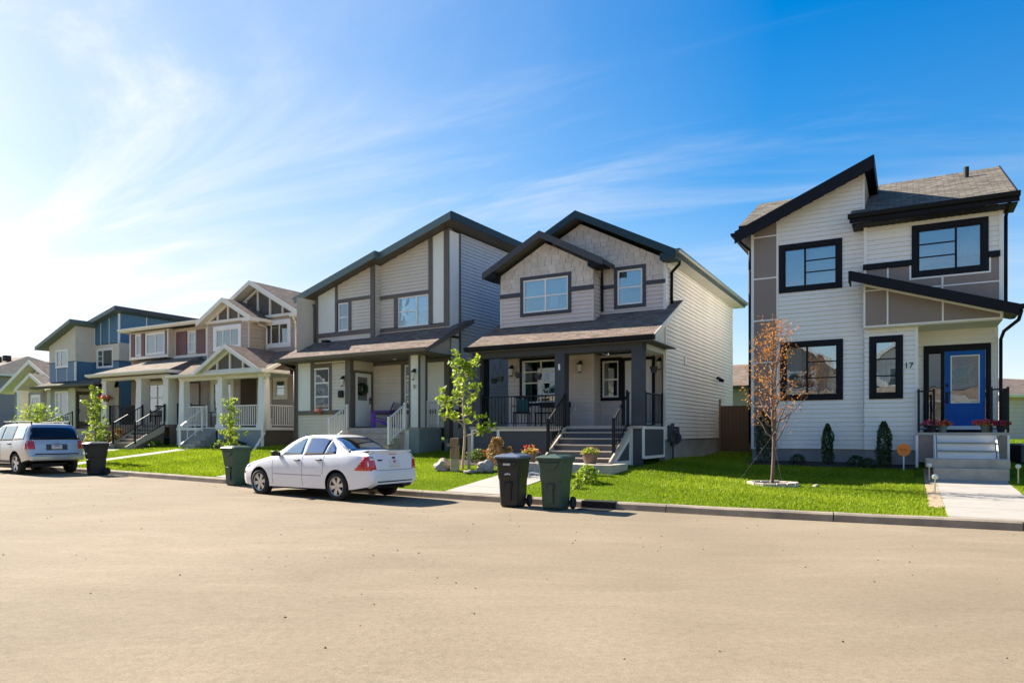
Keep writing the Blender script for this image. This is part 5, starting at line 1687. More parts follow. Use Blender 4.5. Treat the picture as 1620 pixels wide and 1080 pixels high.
plank(H, (0.4, -0.47, rt_(0.4) + 0.02), (0.4, 8.4, rt_(0.4) + 0.02), 0.22, 0.03, 'slate_trim', out=(1, 0, 0))
D1 = -1.06
lt = lambda s_: 7.45 + 0.36 * (s_ + 2.34)
w = window(H, FR(D1), -4.35, -3.05, 5.18, 6.22, [(0, 0.36, []), (0.36, 1, [])], 0.07, wt, wt, 0.05, shade=[(0, 1, 0.3, 1, 'blind')])
lap(H, FR(D1), [(-5.07, 5.50), (-2.34, 5.50), (-2.34, lt(-2.34)), (-5.07, lt(-5.07))], 'stucco', [w], course=0.5, lip=0.001)
for a, b in ((-5.02, -4.30), (-4.25, -3.20), (-3.15, -2.42)):
    H.part('panel', MB().box(FR(D1), a, b, 4.4, 5.14 if a < -4 and a > -4.4 else 5.46, -0.03, 0.01), 'blue_panel')
H.part('batten', MB().box(FR(D1), -4.295, -4.255, 4.4, 5.16, -0.03, 0.02).box(FR(D1), -3.195, -3.155, 4.4, 5.16, -0.03, 0.02).box(FR(D1), -2.42, -2.31, 4.4, 5.48, -0.05, 0.02), wt)
H.part('trim_board', MB().box(FR(D1), -5.07, -4.36, 5.46, 5.51, -0.02, 0.02).box(FR(D1), -3.04, -2.34, 5.46, 5.51, -0.02, 0.02), 'slate_trim')
H.part('wall', MB().prism(RT(-2.34), [(D1, 5.5), (8, 5.5), (8, 7.45), (D1, 7.45)], -0.05, 0.0), 'stucco')
H.part('wall', MB().box(RT(-2.34), D1, 0, 4.4, 5.5, -0.05, 0.0), 'blue_panel')
slab(H, [(-2.05, -1.5, 7.72), (-5.7, -1.5, 6.42), (-5.7, 8.3, 6.42), (-2.05, 8.3, 7.72)][::-1], 0.16, ('roof_grey', gf, gf))
plank(H, (-5.7, -1.5, 6.44), (-2.05, -1.5, 7.74), 0.2, 0.03, gf)
plank(H, (-2.05, -1.52, 7.74), (-2.05, 0, 7.74), 0.2, 0.03, gf, out=(1, 0, 0))
# lower floor
w = window(H, FR(D1), -4.40, -3.0, 2.45, 3.88, [(0, 0.33, [0.33, 0.66]), (0.33, 1, [])], 0.08, wt, wt, 0.05, shade=[(0.33, 1, 0.4, 1, 'blind')])
lap(H, FR(D1), [(-4.95, 1.2), (-2.95, 1.2), (-2.95, 4.02), (-4.95, 4.02)], 'grey_panel', [w], course=0.5, lip=0.001)
H.part('wall', MB().box(FR(D1), -3.0, -2.34, 1.2, 4.02, -0.1, 0.02).box(FR(D1), -5.3, -4.9, 1.2, 4.02, -0.1, 0.02), 'stucco')
H.part('wall', MB().box(FR(0), -2.34, 0.0, 1.7, 4.02, -0.1, 0.0), 'stucco')
H.part('wall', MB().box(RT(-2.34), D1, 0, 1.7, 4.02, -0.1, 0.0), 'stucco')
door_flat(H, RT(-2.34), -0.95, -0.10, 1.75, 3.75, 'dark_brown', 0.08, 'dark_brown', glass=(-0.82, -0.24, 2.2, 3.6), gmat='glass_dark')
H.part('column', MB().box(FR(-1.1), -0.35, 0.0, 1.7, 4.0, -0.35, 0.0), 'dark_brown')
H.part('deck', MB().box(FR(0), -2.4, 0.1, 1.0, 1.72, 0, 1.3), 'concrete')
railing(H, (-2.2, -2.6, 1.2), (-2.2, -1.3, 1.72), 'black_metal', 0.95)
slab(H, [(-5.7, -1.65, 4.12), (0.6, -1.65, 4.12), (0.3, 0.0, 4.75), (-5.7, 0.0, 4.75)], 0.14, ('roof_grey', 'soffit_dark', 'soffit_dark'), name='porch_roof')
gutter(H, (-5.75, -1.66, 4.13), (0.65, -1.66, 4.13), 'soffit_dark')

# ================================================================== HOUSE A0 and the two behind
H0 = House('gable_bungalow', 'low grey bungalow with a cream gable and blue gable infill at the left edge', (-32.8, 46.9), 30.0, 1.0)
H = H0
w1 = window(H, FR(0), -0.95, 0.30, 2.7, 4.05, [(0, 0.5, []), (0.5, 1, [])], 0.12, wt, wt, 0.05, shade=[(0, 0.5, 0, 1, 'blind')])
w2 = window(H, FR(0), 0.7, 1.9, 2.7, 4.05, [(0, 0.5, []), (0.5, 1, [])], 0.12, wt, wt, 0.05, shade=[(0, 0.5, 0, 1, 'blind')])
lap(H, FR(0), [(-1.5, 2.2), (5.2, 2.2), (5.2, 4.5), (-1.5, 4.5)], 'far_wall', [w1, w2], course=0.2)
H.part('foundation', MB().box(FR(0), -1.5, 5.2, 0.8, 2.2, -0.2, 0.05), 'slate_panel')
H.part('trim_board', MB().box(FR(0), -1.6, 5.2, 4.35, 4.55, -0.02, 0.05).box(FR(0), -1.6, 5.2, 2.1, 2.25, -0.02, 0.06), ctm)
H.part('gable_wall', MB().prism(FR(0), [(-1.5, 4.5), (5.2, 4.5), (1.85, 6.0)], -0.1, 0.0), 'far_wall')
truss(H, FR(0), 1.85, 1.6, 5.0, 0.5, n=2, wall='blue_panel')
for sg in (-1, 1):
    e = 1.85 + sg * 3.9
    A = [(e, -0.7, 4.35), (e, 8, 4.35), (1.85, 8, 6.25), (1.85, -0.7, 6.25)]
    slab(H, A if sg > 0 else [A[1], A[0], A[3], A[2]], 0.16, ('roof_brown', 'cream_trim', 'soffit_light'))
    plank(H, (1.85, -0.7, 6.27), (e, -0.7, 4.37), 0.25, 0.03, ctm)
    e = 3.9 + sg * 1.9
    A = [(e, -1.6, 4.3), (e, 2, 4.3), (3.9, 2, 5.25), (3.9, -1.6, 5.25)]
    slab(H, A if sg > 0 else [A[1], A[0], A[3], A[2]], 0.14, ('roof_tan', 'cream_trim', 'soffit_light'), name='porch_roof')
    plank(H, (3.9, -1.6, 5.27), (e, -1.6, 4.32), 0.22, 0.03, ctm)
column(H, 2.6, -1.4, 1.4, 4.2, 0.45, ctm)
H.part('wall', MB().box(LT(-1.5), 0, 8, 1.2, 4.4, -0.05, 0).box(RT(5.2), 0, 8, 1.2, 4.4, -0.05, 0).box(BK(8), -1.5, 5.2, 1.2, 4.4, -0.05, 0), 'far_wall')

H = House('far_house', 'distant grey house with a tan hipped roof at the far left edge', (-50.0, 62.0), 30.0, 1.2)
for b in ((-4, 6.5),):
    w = window(H, FR(0), 3.6, 5.4, 4.6, 6.2, [(0, 0.5, []), (0.5, 1, [])], 0.12, wt, wt, 0.06, shade=[(0, 1, 0.4, 1, 'blind')])
    lap(H, FR(0), [(-6, 0.8), (6.5, 0.8), (6.5, 6.6), (-6, 6.6)], 'far_wall', [w], course=0.2)
H.part('wall', MB().box(RT(6.5), 0, 9, 0.8, 6.6, -0.05, 0).box(LT(-6), 0, 9, 0.8, 6.6, -0.05, 0).box(BK(9), -6, 6.5, 0.8, 6.6, -0.05, 0), 'far_wall')
slab(H, [(-6.5, -0.6, 6.6), (7.1, -0.6, 6.6), (3.6, 4.5, 8.6), (-3.6, 4.5, 8.6)], 0.2, cr)
slab(H, [(7.1, -0.6, 6.6), (7.1, 9.6, 6.6), (3.6, 4.5, 8.6)], 0.2, cr)
slab(H, [(7.1, 9.6, 6.6), (-6.5, 9.6, 6.6), (-3.6, 4.5, 8.6), (3.6, 4.5, 8.6)], 0.2, cr)
slab(H, [(-6.5, 9.6, 6.6), (-6.5, -0.6, 6.6), (-3.6, 4.5, 8.6)], 0.2, cr)
for a in (1.5, 3.2):
    H.part('roof_vent', MB().box(WORLD, a, a + 0.5, 8.0, 8.5, 2.6, 3.1), 'roof_brown')
slab(H, [(2.0, -4.2, 3.6), (8.0, -4.2, 3.6), (8.0, 0, 5.2), (2.0, 0, 5.2)], 0.2, ('roof_brown', 'cream_trim', 'soffit_light'), name='porch_roof')
H.part('wall', MB().box(FR(-3.8), 2.4, 7.6, 0.8, 3.5, -3.7, 0), 'far_wall')


def garage(name, label, org, yaw, base, w, dep, hw, hr, wallm, roofm, trim):
    G_ = House(name, label, org, yaw, base)
    G_.root['category'] = 'garage'
    del G_.root['group']
    lap(G_, FR(0), [(0, base), (w, base), (w, hw), (0, hw)], wallm, course=0.2)
    lap(G_, RT(w), [(0, base), (dep, base), (dep, hw), (dep / 2, hr - 0.2), (0, hw)], wallm, course=0.2)
    lap(G_, LT(0), [(0, base), (dep, base), (dep, hw), (dep / 2, hr - 0.2), (0, hw)], wallm, course=0.2)
    lap(G_, BK(dep), [(0, base), (w, base), (w, hw), (0, hw)], wallm, course=0.2)
    e = 0.4
    slab(G_, [(-e, -e, hw), (w + e, -e, hw), (w + e, dep / 2, hr), (-e, dep / 2, hr)], 0.15, (roofm, trim, trim))
    slab(G_, [(w + e, dep + e, hw), (-e, dep + e, hw), (-e, dep / 2, hr), (w + e, dep / 2, hr)], 0.15, (roofm, trim, trim))
    gutter(G_, (-e, -e, hw), (w + e, -e, hw), trim)
    return G_


garage('garage', 'beige garage with a tan roof behind the lawn at the right edge', (23.4, 33.2), -22, 0.9, 6.5, 6.5, 3.35, 4.5, 'far_beige', 'roof_brown', 'cream_trim')
garage('garage', 'mauve brown garage with a dark roof, seen through the gap behind the wooden fence', (10.6, 36.0), 29.8, 1.0, 6.0, 6.5, 3.9, 5.3, 'far_wall', 'roof_brown', 'slate_trim')
# ================================================================== PAVED PATHS, BEDS
EXCL = []   # (house, s0, s1, d0, d1) where no grass grows


def rect_pts(H, s0, s1, d0, d1):
    return [H.world(a, d, 0)[:2] for a, d in ((s0, d0), (s1, d0), (s1, d1), (s0, d1))]


def walkway(H, s0, s1, d0, d1, step=1.25, mt='concrete_pale'):
    root = struct(empty('walkway', H.world((s0 + s1) / 2, d0)))
    inv = root.matrix_basis.inverted()
    d = d0
    while d > d1 + 0.05:
        e = max(d1, d - step)
        n = 4
        mb = MB()
        rows = []
        for k in range(n + 1):
            dd = (d - 0.008) + (e + 0.008 - d + 0.008) * k / n
            l_, r_ = H.world(s0, dd), H.world(s1, dd)
            rows.append([Vector(l_) + Vector((0, 0, 0.02)), Vector(r_) + Vector((0, 0, 0.02))])
        for k in range(n):
            q = [rows[k][0], rows[k + 1][0], rows[k + 1][1], rows[k][1]]
            q = [inv @ x for x in q]
            mb.face(q)
            dn = Vector((0, 0, -0.1))
            mb.face([q[0], q[1], q[1] + dn, q[0] + dn])
            mb.face([q[2], q[3], q[3] + dn, q[2] + dn])
            if k == 0:
                mb.face([q[0], q[3], q[3] + dn, q[0] + dn])
            if k == n - 1:
                mb.face([q[1], q[2], q[2] + dn, q[1] + dn])
        put('concrete_slab', mb.mesh('concrete_slab', mt), root)
        d = e
    EXCL.append(rect_pts(H, s0, s1, d0 + 0.2, d1 - 2))


def kerb_d(H, s_):
    d = -1.0
    while d > -16:
        x, y, _ = H.world(s_, d, 0)
        if y - yk(x) < 0.22:
            return d
        d -= 0.05
    return d


walkway(HE, 4.66, 6.08, -2.08, kerb_d(HE, 5.4))
walkway(HD, -2.85, -1.35, -4.25, kerb_d(HD, -2.1))
walkway(HC, -2.95, -1.6, -2.5, kerb_d(HC, -2.3))
walkway(HB, -3.55, -2.75, -3.45, kerb_d(HB, -3.1))
walkway(HA, -1.8, -0.5, -4.0, kerb_d(HA, -1.1))


def bed(H, s0, s1, d0, d1, mt='mulch', z=0.012, name='garden_bed'):
    mb = MB()
    n, m_ = max(2, int((s1 - s0) / 0.15)), max(2, int(abs(d1 - d0) / 0.12))
    for i in range(n):
        for j in range(m_):
            q = []
            for a, b in ((i, j), (i + 1, j), (i + 1, j + 1), (i, j + 1)):
                s_ = s0 + (s1 - s0) * a / n
                d_ = d0 + (d1 - d0) * b / m_
                if b == m_:
                    d_ += 0.06 * math.sin(s_ * 5.1) * (1 if d1 < d0 else -1)
                x, y, h = H.world(s_, d_)
                q.append((x, y, h + z + 0.012 * math.sin(s_ * 31 + d_ * 17)))
            mb.face(q)
    o = struct(put(name, mb.mesh(name, mt)))
    EXCL.append(rect_pts(H, s0, s1, d0, d1))
    return o


bed(HE, 0.0, 4.25, 0.05, -0.95)
bed(HE, 4.42, 4.655, -0.9, -7.2, 'soil', 0.018, 'soil_strip')
bed(HD, -5.9, -2.9, -1.9, -3.6)
bed(HA, -5.8, -2.0, -2.1, -3.6)
for Hs in (HE, HD, HC, HB, HA, HF, H0):
    EXCL.append(rect_pts(Hs, -5.4 if Hs is HD else (0.0 if Hs is HE else -6.4), 6.2 if Hs is HE else 0.0, 0, 20))
EXCL.append(rect_pts(HD, -2.9, 0, 0, -4.3))
EXCL.append(rect_pts(HD, -5.9, 0, 0, -2.0))
EXCL.append(rect_pts(HC, -6.5, -0.3, 0, -1.3))
EXCL.append(rect_pts(HB, -5.5, 0.2, 0, -2.2))
EXCL.append(rect_pts(HA, -5.8, 0.1, 0, -4))
EXCL.append(rect_pts(HE, 4.2, 6.3, 0, -2.0))

# ------------------------------------------------------------------ grass blades
def in_poly(x, y, poly):
    poly = ccw(poly)
    r = np.ones(len(x), bool)
    for i in range(len(poly)):
        (ax, ay), (bx, by) = poly[i], poly[(i + 1) % len(poly)]
        r &= ((bx - ax) * (y - ay) - (by - ay) * (x - ax)) >= 0
    return r


def blades(x0, x1, dmax, n, hgt, wid):
    x = NR.uniform(x0, x1, n)
    dd = NR.uniform(0.14, dmax, n)
    ky = np.interp(x, KX, KY)
    y = ky + dd / 0.866
    keep = np.ones(n, bool)
    for e in EXCL:
        keep &= ~in_poly(x, y, e)
    # tree ring, boulders and drain
    for cx, cy, cr_ in ((6.07, 16.2, 0.62),):
        keep &= (x - cx) ** 2 + (y - cy) ** 2 > cr_ ** 2
    x, y = x[keep], y[keep]
    z = np.array([ground_h(a, b) for a, b in zip(x, y)])
    k = len(x)
    a = NR.uniform(0, math.pi, k)
    h = hgt * NR.uniform(0.6, 1.3, k) * (1 + 0.25 * np.sin(x * 2.1) * np.cos(y * 1.7))
    w = wid * NR.uniform(0.7, 1.3, k)
    lx, ly = NR.normal(0, 0.35, k) * h, NR.normal(0, 0.35, k) * h
    v = np.empty((k, 3, 3))
    v[:, 0] = np.stack([x - np.cos(a) * w, y - np.sin(a) * w, z - 0.005], 1)
    v[:, 1] = np.stack([x + np.cos(a) * w, y + np.sin(a) * w, z - 0.005], 1)
    v[:, 2] = np.stack([x + lx, y + ly, z + h], 1)
    patch_ = 0.5 + 0.22 * np.sin(x * 1.3 + 2 * np.sin(y * 0.9)) + 0.16 * np.sin(y * 3.1 + x * 2.3)
    rnd = np.clip(patch_ + NR.normal(0, 0.22, k), 0, 1)
    return v, rnd


def tri_mesh(name, V, rnd, mt, nv=3):
    k = len(V)
    me = bpy.data.meshes.new(name)
    me.vertices.add(k * nv)
    me.vertices.foreach_set('co', V.reshape(-1))
    me.loops.add(k * nv)
    me.loops.foreach_set('vertex_index', np.arange(k * nv, dtype=np.int32))
    me.polygons.add(k)
    me.polygons.foreach_set('loop_start', np.arange(0, k * nv, nv, dtype=np.int32))
    me.update(calc_edges=True)
    at = me.attributes.new('rnd', 'FLOAT', 'FACE')
    at.data.foreach_set('value', rnd.astype(np.float32))
    me.materials.append(M[mt])
    return me


A = [blades(-2.5, 14.5, 10.5, 420000, 0.028, 0.0085), blades(3, 12, 19, 60000, 0.05, 0.016), blades(-9, -2.5, 8, 70000, 0.045, 0.014), blades(-24, -9, 8, 80000, 0.05, 0.02), blades(12, 26, 22, 30000, 0.07, 0.02)]
gr = put('grass', tri_mesh('grass', np.concatenate([a[0] for a in A]), np.concatenate([a[1] for a in A]), 'grass'))
gr['kind'] = 'stuff'

# ------------------------------------------------------------------ fence and storm drain
f_ = empty('wooden_fence', HD.world(1.1, 6.8))
tag(f_, 'reddish brown wooden side yard fence between the two right houses', 'fence')
fx = Vector(HD.world(1.1, 6.8))
f_.rotation_euler = (0, 0, -R(29.8))
n = 16
pm = MB().box(WORLD, -0.067, 0.067, 0.03, 1.78, -0.012, 0.012).mesh('plank', 'fence_wood')
for i in range(n):
    put('plank', pm, f_, (-1.0 + i * 0.14, -0.03 + 0.002 * (i % 2), random.uniform(-0.01, 0.01)))
for h in (0.35, 1.45):
    put('rail', MB().box(WORLD, -1.05, 1.15, h, h + 0.09, 0.0, 0.04).mesh('rail', 'fence_wood'), f_)
put('post', MB().box(WORLD, -1.13, -1.03, -0.2, 2.05, -0.05, 0.05).mesh('post', 'wood'), f_)
put('post', MB().box(WORLD, 0.45, 0.55, -0.2, 1.9, 0.0, 0.1).mesh('post', 'fence_wood'), f_)

xd = 1.72
dx_, dy_ = 0.87, -0.5
dr_o = empty('storm_drain', (xd, yk(xd) - 0.02, 0.0), math.atan2(-0.56, 1.0))
tag(dr_o, 'black iron storm drain mouth set in the kerb beside the green bin', 'storm drain')
put('hood', bevel(MB().box(WORLD, -0.36, 0.36, 0.10, 0.15, -0.03, 0.30).mesh('hood', 'car_dark'), 0.008), dr_o)
put('frame', MB().box(WORLD, -0.36, -0.30, 0.01, 0.10, -0.03, 0.05).box(WORLD, 0.30, 0.36, 0.01, 0.10, -0.03, 0.05).mesh('frame', 'black_metal'), dr_o)
put('opening', MB().box(WORLD, -0.30, 0.30, 0.012, 0.098, -0.012, 0.05).mesh('opening', 'car_dark'), dr_o)
gm = MB()
for i in range(9):
    gm.box(WORLD, -0.30 + i * 0.07, -0.27 + i * 0.07, 0.006, 0.014, -0.36, -0.04)
gm.box(WORLD, -0.34, 0.34, 0.004, 0.010, -0.40, -0.04)
put('grate', gm.mesh('grate', 'car_dark'), dr_o)


# ================================================================== VEHICLES
def conform(bvh, outline, O, U, V, D, off=0.006, cell=0.06):
    """lay a panel (outline in U,V coordinates) on the body by casting rays along D"""
    outline = ccw(outline)
    O, U, V, D = Vector(O), Vector(U), Vector(V), Vector(D).normalized()
    us = [p[0] for p in outline]
    vs = [p[1] for p in outline]
    idx, verts, faces = {}, [], []
    nu, nv = int((max(us) - min(us)) / cell) + 1, int((max(vs) - min(vs)) / cell) + 1
    for i in range(nu):
        for j in range(nv):
            a0, b0 = min(us) + i * cell, min(vs) + j * cell
            c = clip_poly([(a0, b0), (a0 + cell, b0), (a0 + cell, b0 + cell), (a0, b0 + cell)], outline)
            if len(c) < 3:
                continue
            f = []
            for p in c:
                k = (round(p[0], 4), round(p[1], 4))
                if k not in idx:
                    s0 = O + U * p[0] + V * p[1]
                    hit = bvh.ray_cast(s0, D)
                    if hit[0] is None:
                        idx[k] = None
                    else:
                        idx[k] = len(verts)
                        verts.append(hit[0] - D * off)
                f.append(idx[k])
            if None in f:
                continue
            f = [q for i_, q in enumerate(f) if q != f[i_ - 1]]
            if len(f) >= 3:
                faces.append(f)
    return verts, faces


def panel(name, bvh, outline, O, U, V, D, mt, parent, off=0.006, cell=0.06, thick=True):
    v, f = conform(bvh, outline, O, U, V, D, off, cell)
    me = bpy.data.meshes.new(name)
    me.from_pydata(v, [], f)
    me.materials.append(M[mt])
    me.polygons.foreach_set('use_smooth', [True] * len(f))
    if thick:
        bm = bmesh.new()
        bm.from_mesh(me)
        r = bmesh.ops.extrude_face_region(bm, geom=list(bm.faces))
        for e in r['geom']:
            if isinstance(e, bmesh.types.BMVert):
                e.co = e.co + Vector(D).normalized() * (off + 0.01)
        bm.to_mesh(me)
        bm.free()
    me.update()
    return put(name, me, parent)


def car_body(name, spec, Lc, mt, axles, wr, hw_max, tunnels=()):
    """loft: spec = dict of curves over x (front 0 .. rear Lc)"""
    def f(k, x):
        if 0.45 < x < Lc - 0.22:
            return float(np.mean([np.interp(x + e, *spec[k]) for e in (-0.12, -0.08, -0.04, 0, 0.04, 0.08, 0.12)]))
        return float(np.interp(x, *spec[k]))
    xs_ = sorted(set([round(v, 3) for v in np.concatenate([np.linspace(0, 0.35, 8), np.linspace(0.35, Lc - 0.25, 52), np.linspace(Lc - 0.25, Lc, 8)])]))
    rings = []
    for x in xs_:
        zb, zt, zs, w, wt_ = f('zb', x), f('zt', x), f('zs', x), f('w', x), f('wt', x)
        zs = min(zs, zt - 0.02)
        zb = min(zb, zs - 0.05)
        ws = w - 0.045
        wt_ = min(wt_, ws - 0.01)
        P = [(0, zb), (w - 0.14, zb), (w - 0.03, zb + 0.04), (w, zb + (zs - zb) * 0.35), (w + 0.004, zb + (zs - zb) * 0.62), (w - 0.012, zs - 0.07), (ws, zs),
             (ws + (wt_ - ws) * 0.5 + 0.012, zs + (zt - 0.05 - zs) * 0.5), (wt_ + 0.012, zt - 0.075), (wt_ - 0.03, zt - 0.028), (wt_ * 0.72, zt - 0.008), (wt_ * 0.36, zt - 0.001), (0, zt)]
        ring = [(x, y, z) for y, z in P] + [(x, -y, z) for y, z in P[-2:0:-1]]
        rings.append(ring)
    n = len(rings[0])
    V = [p for r in rings for p in r]
    F = [(i * n + j, i * n + (j + 1) % n, (i + 1) * n + (j + 1) % n, (i + 1) * n + j) for i in range(len(rings) - 1) for j in range(n)]
    F.append(tuple(range(n))[::-1])
    F.append(tuple((len(rings) - 1) * n + i for i in range(n)))
    me = bpy.data.meshes.new(name)
    me.from_pydata(V, [], F)
    bm = bmesh.new()
    bm.from_mesh(me)
    bmesh.ops.recalc_face_normals(bm, faces=bm.faces)
    bm.to_mesh(me)
    bm.free()
    me.materials.append(M[mt])
    me.materials.append(M['car_dark'])
    ob = bpy.data.objects.new(name, me)
    COL.objects.link(ob)
    for ax in axles:
        for sg in (-1, 1):
            c = MB().lathe([(wr + 0.055, -0.22), (wr + 0.055, 0.22)], 40, (ax, sg * (hw_max - 0.12), wr + 0.005), 'y')
            cm = c.mesh('c', 'car_dark')
            b2 = bmesh.new()
            b2.from_mesh(cm)
            bmesh.ops.recalc_face_normals(b2, faces=b2.faces)
            b2.to_mesh(cm)
            b2.free()
            co = bpy.data.objects.new('c', cm)
            COL.objects.link(co)
            md = ob.modifiers.new('b', 'BOOLEAN')
            md.operation = 'DIFFERENCE'
            md.solver = 'EXACT'
            md.object = co
            dg = bpy.context.evaluated_depsgraph_get()
            dg.update()
            nm = bpy.data.meshes.new_from_object(ob.evaluated_get(dg))
            ob.modifiers.clear()
            ob.data = nm
            bpy.data.objects.remove(co)
    bm = bmesh.new()
    bm.from_mesh(ob.data)
    bvh = BVHTree.FromBMesh(bm)
    bm.free()
    for tn in tunnels:
        cm = MB().prism(lambda a, h, c: (a, c, h), ccw(tn), -2, 2).mesh('c', 'car_dark')
        b2 = bmesh.new()
        b2.from_mesh(cm)
        bmesh.ops.recalc_face_normals(b2, faces=b2.faces)
        b2.to_mesh(cm)
        b2.free()
        co = bpy.data.objects.new('c', cm)
        COL.objects.link(co)
        md = ob.modifiers.new('b', 'BOOLEAN')
        md.operation = 'DIFFERENCE'
        md.solver = 'EXACT'
        md.object = co
        dg = bpy.context.evaluated_depsgraph_get()
        dg.update()
        nm = bpy.data.meshes.new_from_object(ob.evaluated_get(dg))
        ob.modifiers.clear()
        ob.data = nm
        bpy.data.objects.remove(co)
    me = ob.data
    bpy.data.objects.remove(ob)
    me.materials.clear()
    me.materials.append(M[mt])
    me.materials.append(M['car_dark'])
    for p in me.polygons:
        c = p.center
        p.material_index = 0
        for ax in axles:
            r = math.hypot(c.x - ax, c.z - (wr + 0.005))
            if r < wr + 0.06 and abs(c.y) < hw_max - 0.03 and c.z < wr * 2 + 0.1:
                # inner cylinder wall / disc
                rr = math.hypot(c.x - ax, c.z - (wr + 0.005))
                nn = p.normal
                if abs(nn.y) > 0.9 and abs(c.y) < hw_max - 0.2 or rr > wr + 0.03 and abs(nn.y) < 0.3:
                    p.material_index = 1
        if tunnels and abs(p.normal.y) < 0.02 and abs(c.y) < 0.45 and 0.9 < c.z < 1.42 and len(p.vertices) >= 4:
            for tn in tunnels:
                xs__ = [q[0] for q in tn]
                zs__ = [q[1] for q in tn]
                if min(xs__) - 0.01 <= c.x <= max(xs__) + 0.01 and min(zs__) - 0.01 <= c.z <= max(zs__) + 0.005 and p.area > 0.05:
                    p.material_index = 1
        if p.normal.z < -0.8 and c.z < 0.5:
            p.material_index = 1
    bm = bmesh.new()
    bm.from_mesh(me)
    for e in bm.edges:
        e.smooth = not (len(e.link_faces) == 2 and e.calc_face_angle(0) > R(34))
    for f_ in bm.faces:
        f_.smooth = len(f_.verts) <= 6
    bm.to_mesh(me)
    bm.free()
    me.name = name
    return me, bvh


def wheel(parent, x, y, r, w, spokes, side):
    """side -1: outer face towards -y"""
    t = MB()
    t.lathe([(r * 0.66, -w * 0.46), (r * 0.80, -w * 0.52), (r * 0.95, -w * 0.46), (r, -w * 0.30), (r, w * 0.30), (r * 0.95, w * 0.46), (r * 0.80, w * 0.52), (r * 0.66, w * 0.46)], 36, (0, 0, 0), 'y', caps=False)
    wo = empty('wheel', (x, y, r))
    wo.parent = parent
    put('tyre', t.mesh('tyre', 'rubber', True), wo)
    m_ = MB()
    ys = side * w * 0.40
    m_.lathe([(r * 0.68, side * w * 0.47), (r * 0.63, side * w * 0.44), (r * 0.61, side * w * 0.10)], 36, (0, 0, 0), 'y', caps=False)
    m_.lathe([(0.001, side * w * 0.36), (r * 0.15, side * w * 0.38), (r * 0.17, side * w * 0.30), (r * 0.17, side * w * 0.1)], 16, (0, 0, 0), 'y')
    for i in range(spokes):
        a = 2 * math.pi * i / spokes + 0.2
        ca, sa = math.cos(a), math.sin(a)
        tfm = lambda u, v, c: (u * ca - v * sa, c, u * sa + v * ca)
        w0, w1 = r * 0.10, r * 0.17
        q = [(r * 0.12, -w0), (r * 0.64, -w1), (r * 0.64, w1), (r * 0.12, w0)]
        c0, c1 = sorted((side * w * 0.24, side * w * 0.37))
        m_.prism(tfm, q, c0, c1)
    put('rim', bevel(m_.mesh('rim', 'alloy'), 0.004, 1, 40), wo)
    d = MB().lathe([(r * 0.64, -0.02), (0.001, -0.02)], 24, (0, 0, 0), 'y')
    put('brake_disc', d.mesh('brake_disc', 'car_dark'), wo)
    return wo


def car(name, label, cat, loc, yaw, spec, Lc, mt, axles, wr, hw, track, tunnels=()):
    root = empty(name, loc, yaw)
    tag(root, label, cat)
    me, bvh = car_body('body', spec, Lc, mt, axles, wr, hw, tunnels)
    put('body', me, root)
    for ax in axles:
        for sg in (-1, 1):
            wheel(root, ax, sg * track, wr, 0.205, 6 if cat == 'car' else 5, sg)
    um = MB().box(WORLD, axles[0] + 0.4, axles[1] - 0.4, 0.2, 0.3, -hw + 0.12, hw - 0.12).box(WORLD, axles[1] - 0.1, axles[1] + 0.1, 0.22, 0.34, -hw + 0.3, hw - 0.3).box(WORLD, axles[1] + 0.3, Lc - 0.35, 0.24, 0.36, -hw + 0.3, hw - 0.45)
    um.tube((axles[1] + 0.3, hw - 0.5, 0.28), (Lc - 0.08, hw - 0.5, 0.27), 0.035)
    put('underbody', um.mesh('underbody', 'car_dark'), root)
    return root, bvh


def both(fn):
    for sg in (-1, 1):
        fn(sg)


# ---- white saloon
Lc = 4.44
spec = dict(
    zb=([0, 0.06, 0.5, 3.9, 4.3, 4.44], [0.32, 0.22, 0.18, 0.20, 0.27, 0.36]),
    zt=([0, 0.03, 0.10, 0.35, 0.9, 1.22, 1.40, 1.75, 2.05, 2.35, 2.65, 2.95, 3.20, 3.45, 3.72, 3.82, 4.10, 4.30, 4.36, 4.385, 4.42, 4.44], [0.58, 0.64, 0.70, 0.79, 0.90, 0.96, 1.06, 1.27, 1.39, 1.425, 1.43, 1.405, 1.34, 1.22, 1.075, 1.045, 1.035, 1.045, 1.03, 0.86, 0.66, 0.60]),
    zs=([0, 0.1, 0.5, 1.2, 2.5, 3.6, 4.2, 4.35, 4.44], [0.50, 0.62, 0.76, 0.89, 0.955, 0.99, 0.98, 0.90, 0.52]),
    w=([0, 0.04, 0.12, 0.30, 0.7, 1.4, 3.4, 3.9, 4.2, 4.34, 4.41, 4.44], [0.50, 0.60, 0.70, 0.79, 0.84, 0.85, 0.85, 0.84, 0.80, 0.75, 0.70, 0.66]),
    wt=([0, 0.3, 1.2, 1.5, 2.0, 2.6, 3.2, 3.6, 3.85, 4.3, 4.44], [0.42, 0.66, 0.72, 0.66, 0.58, 0.56, 0.55, 0.58, 0.66, 0.68, 0.60]))
yawc = -R(33.2)
cy_, sy_ = math.cos(yawc), math.sin(yawc)
# near rear wheel touches the road at (-3.76, 15.15)
ox = -3.76 - (3.485 * cy_ - (-0.74) * sy_)
oy = 15.15 - (3.485 * sy_ + (-0.74) * cy_)
S, SB = car('sedan', 'white four door saloon with red tail lights parked at the kerb', 'car', (ox, oy, 0.045), yawc, spec, Lc, 'car_white', (0.87, 3.485), 0.305, 0.85, 0.74, tunnels=[[(1.63, 0.958), (2.33, 0.988), (2.29, 1.335), (2.18, 1.325), (1.90, 1.19)]])
X, Z = (1, 0, 0), (0, 0, 1)


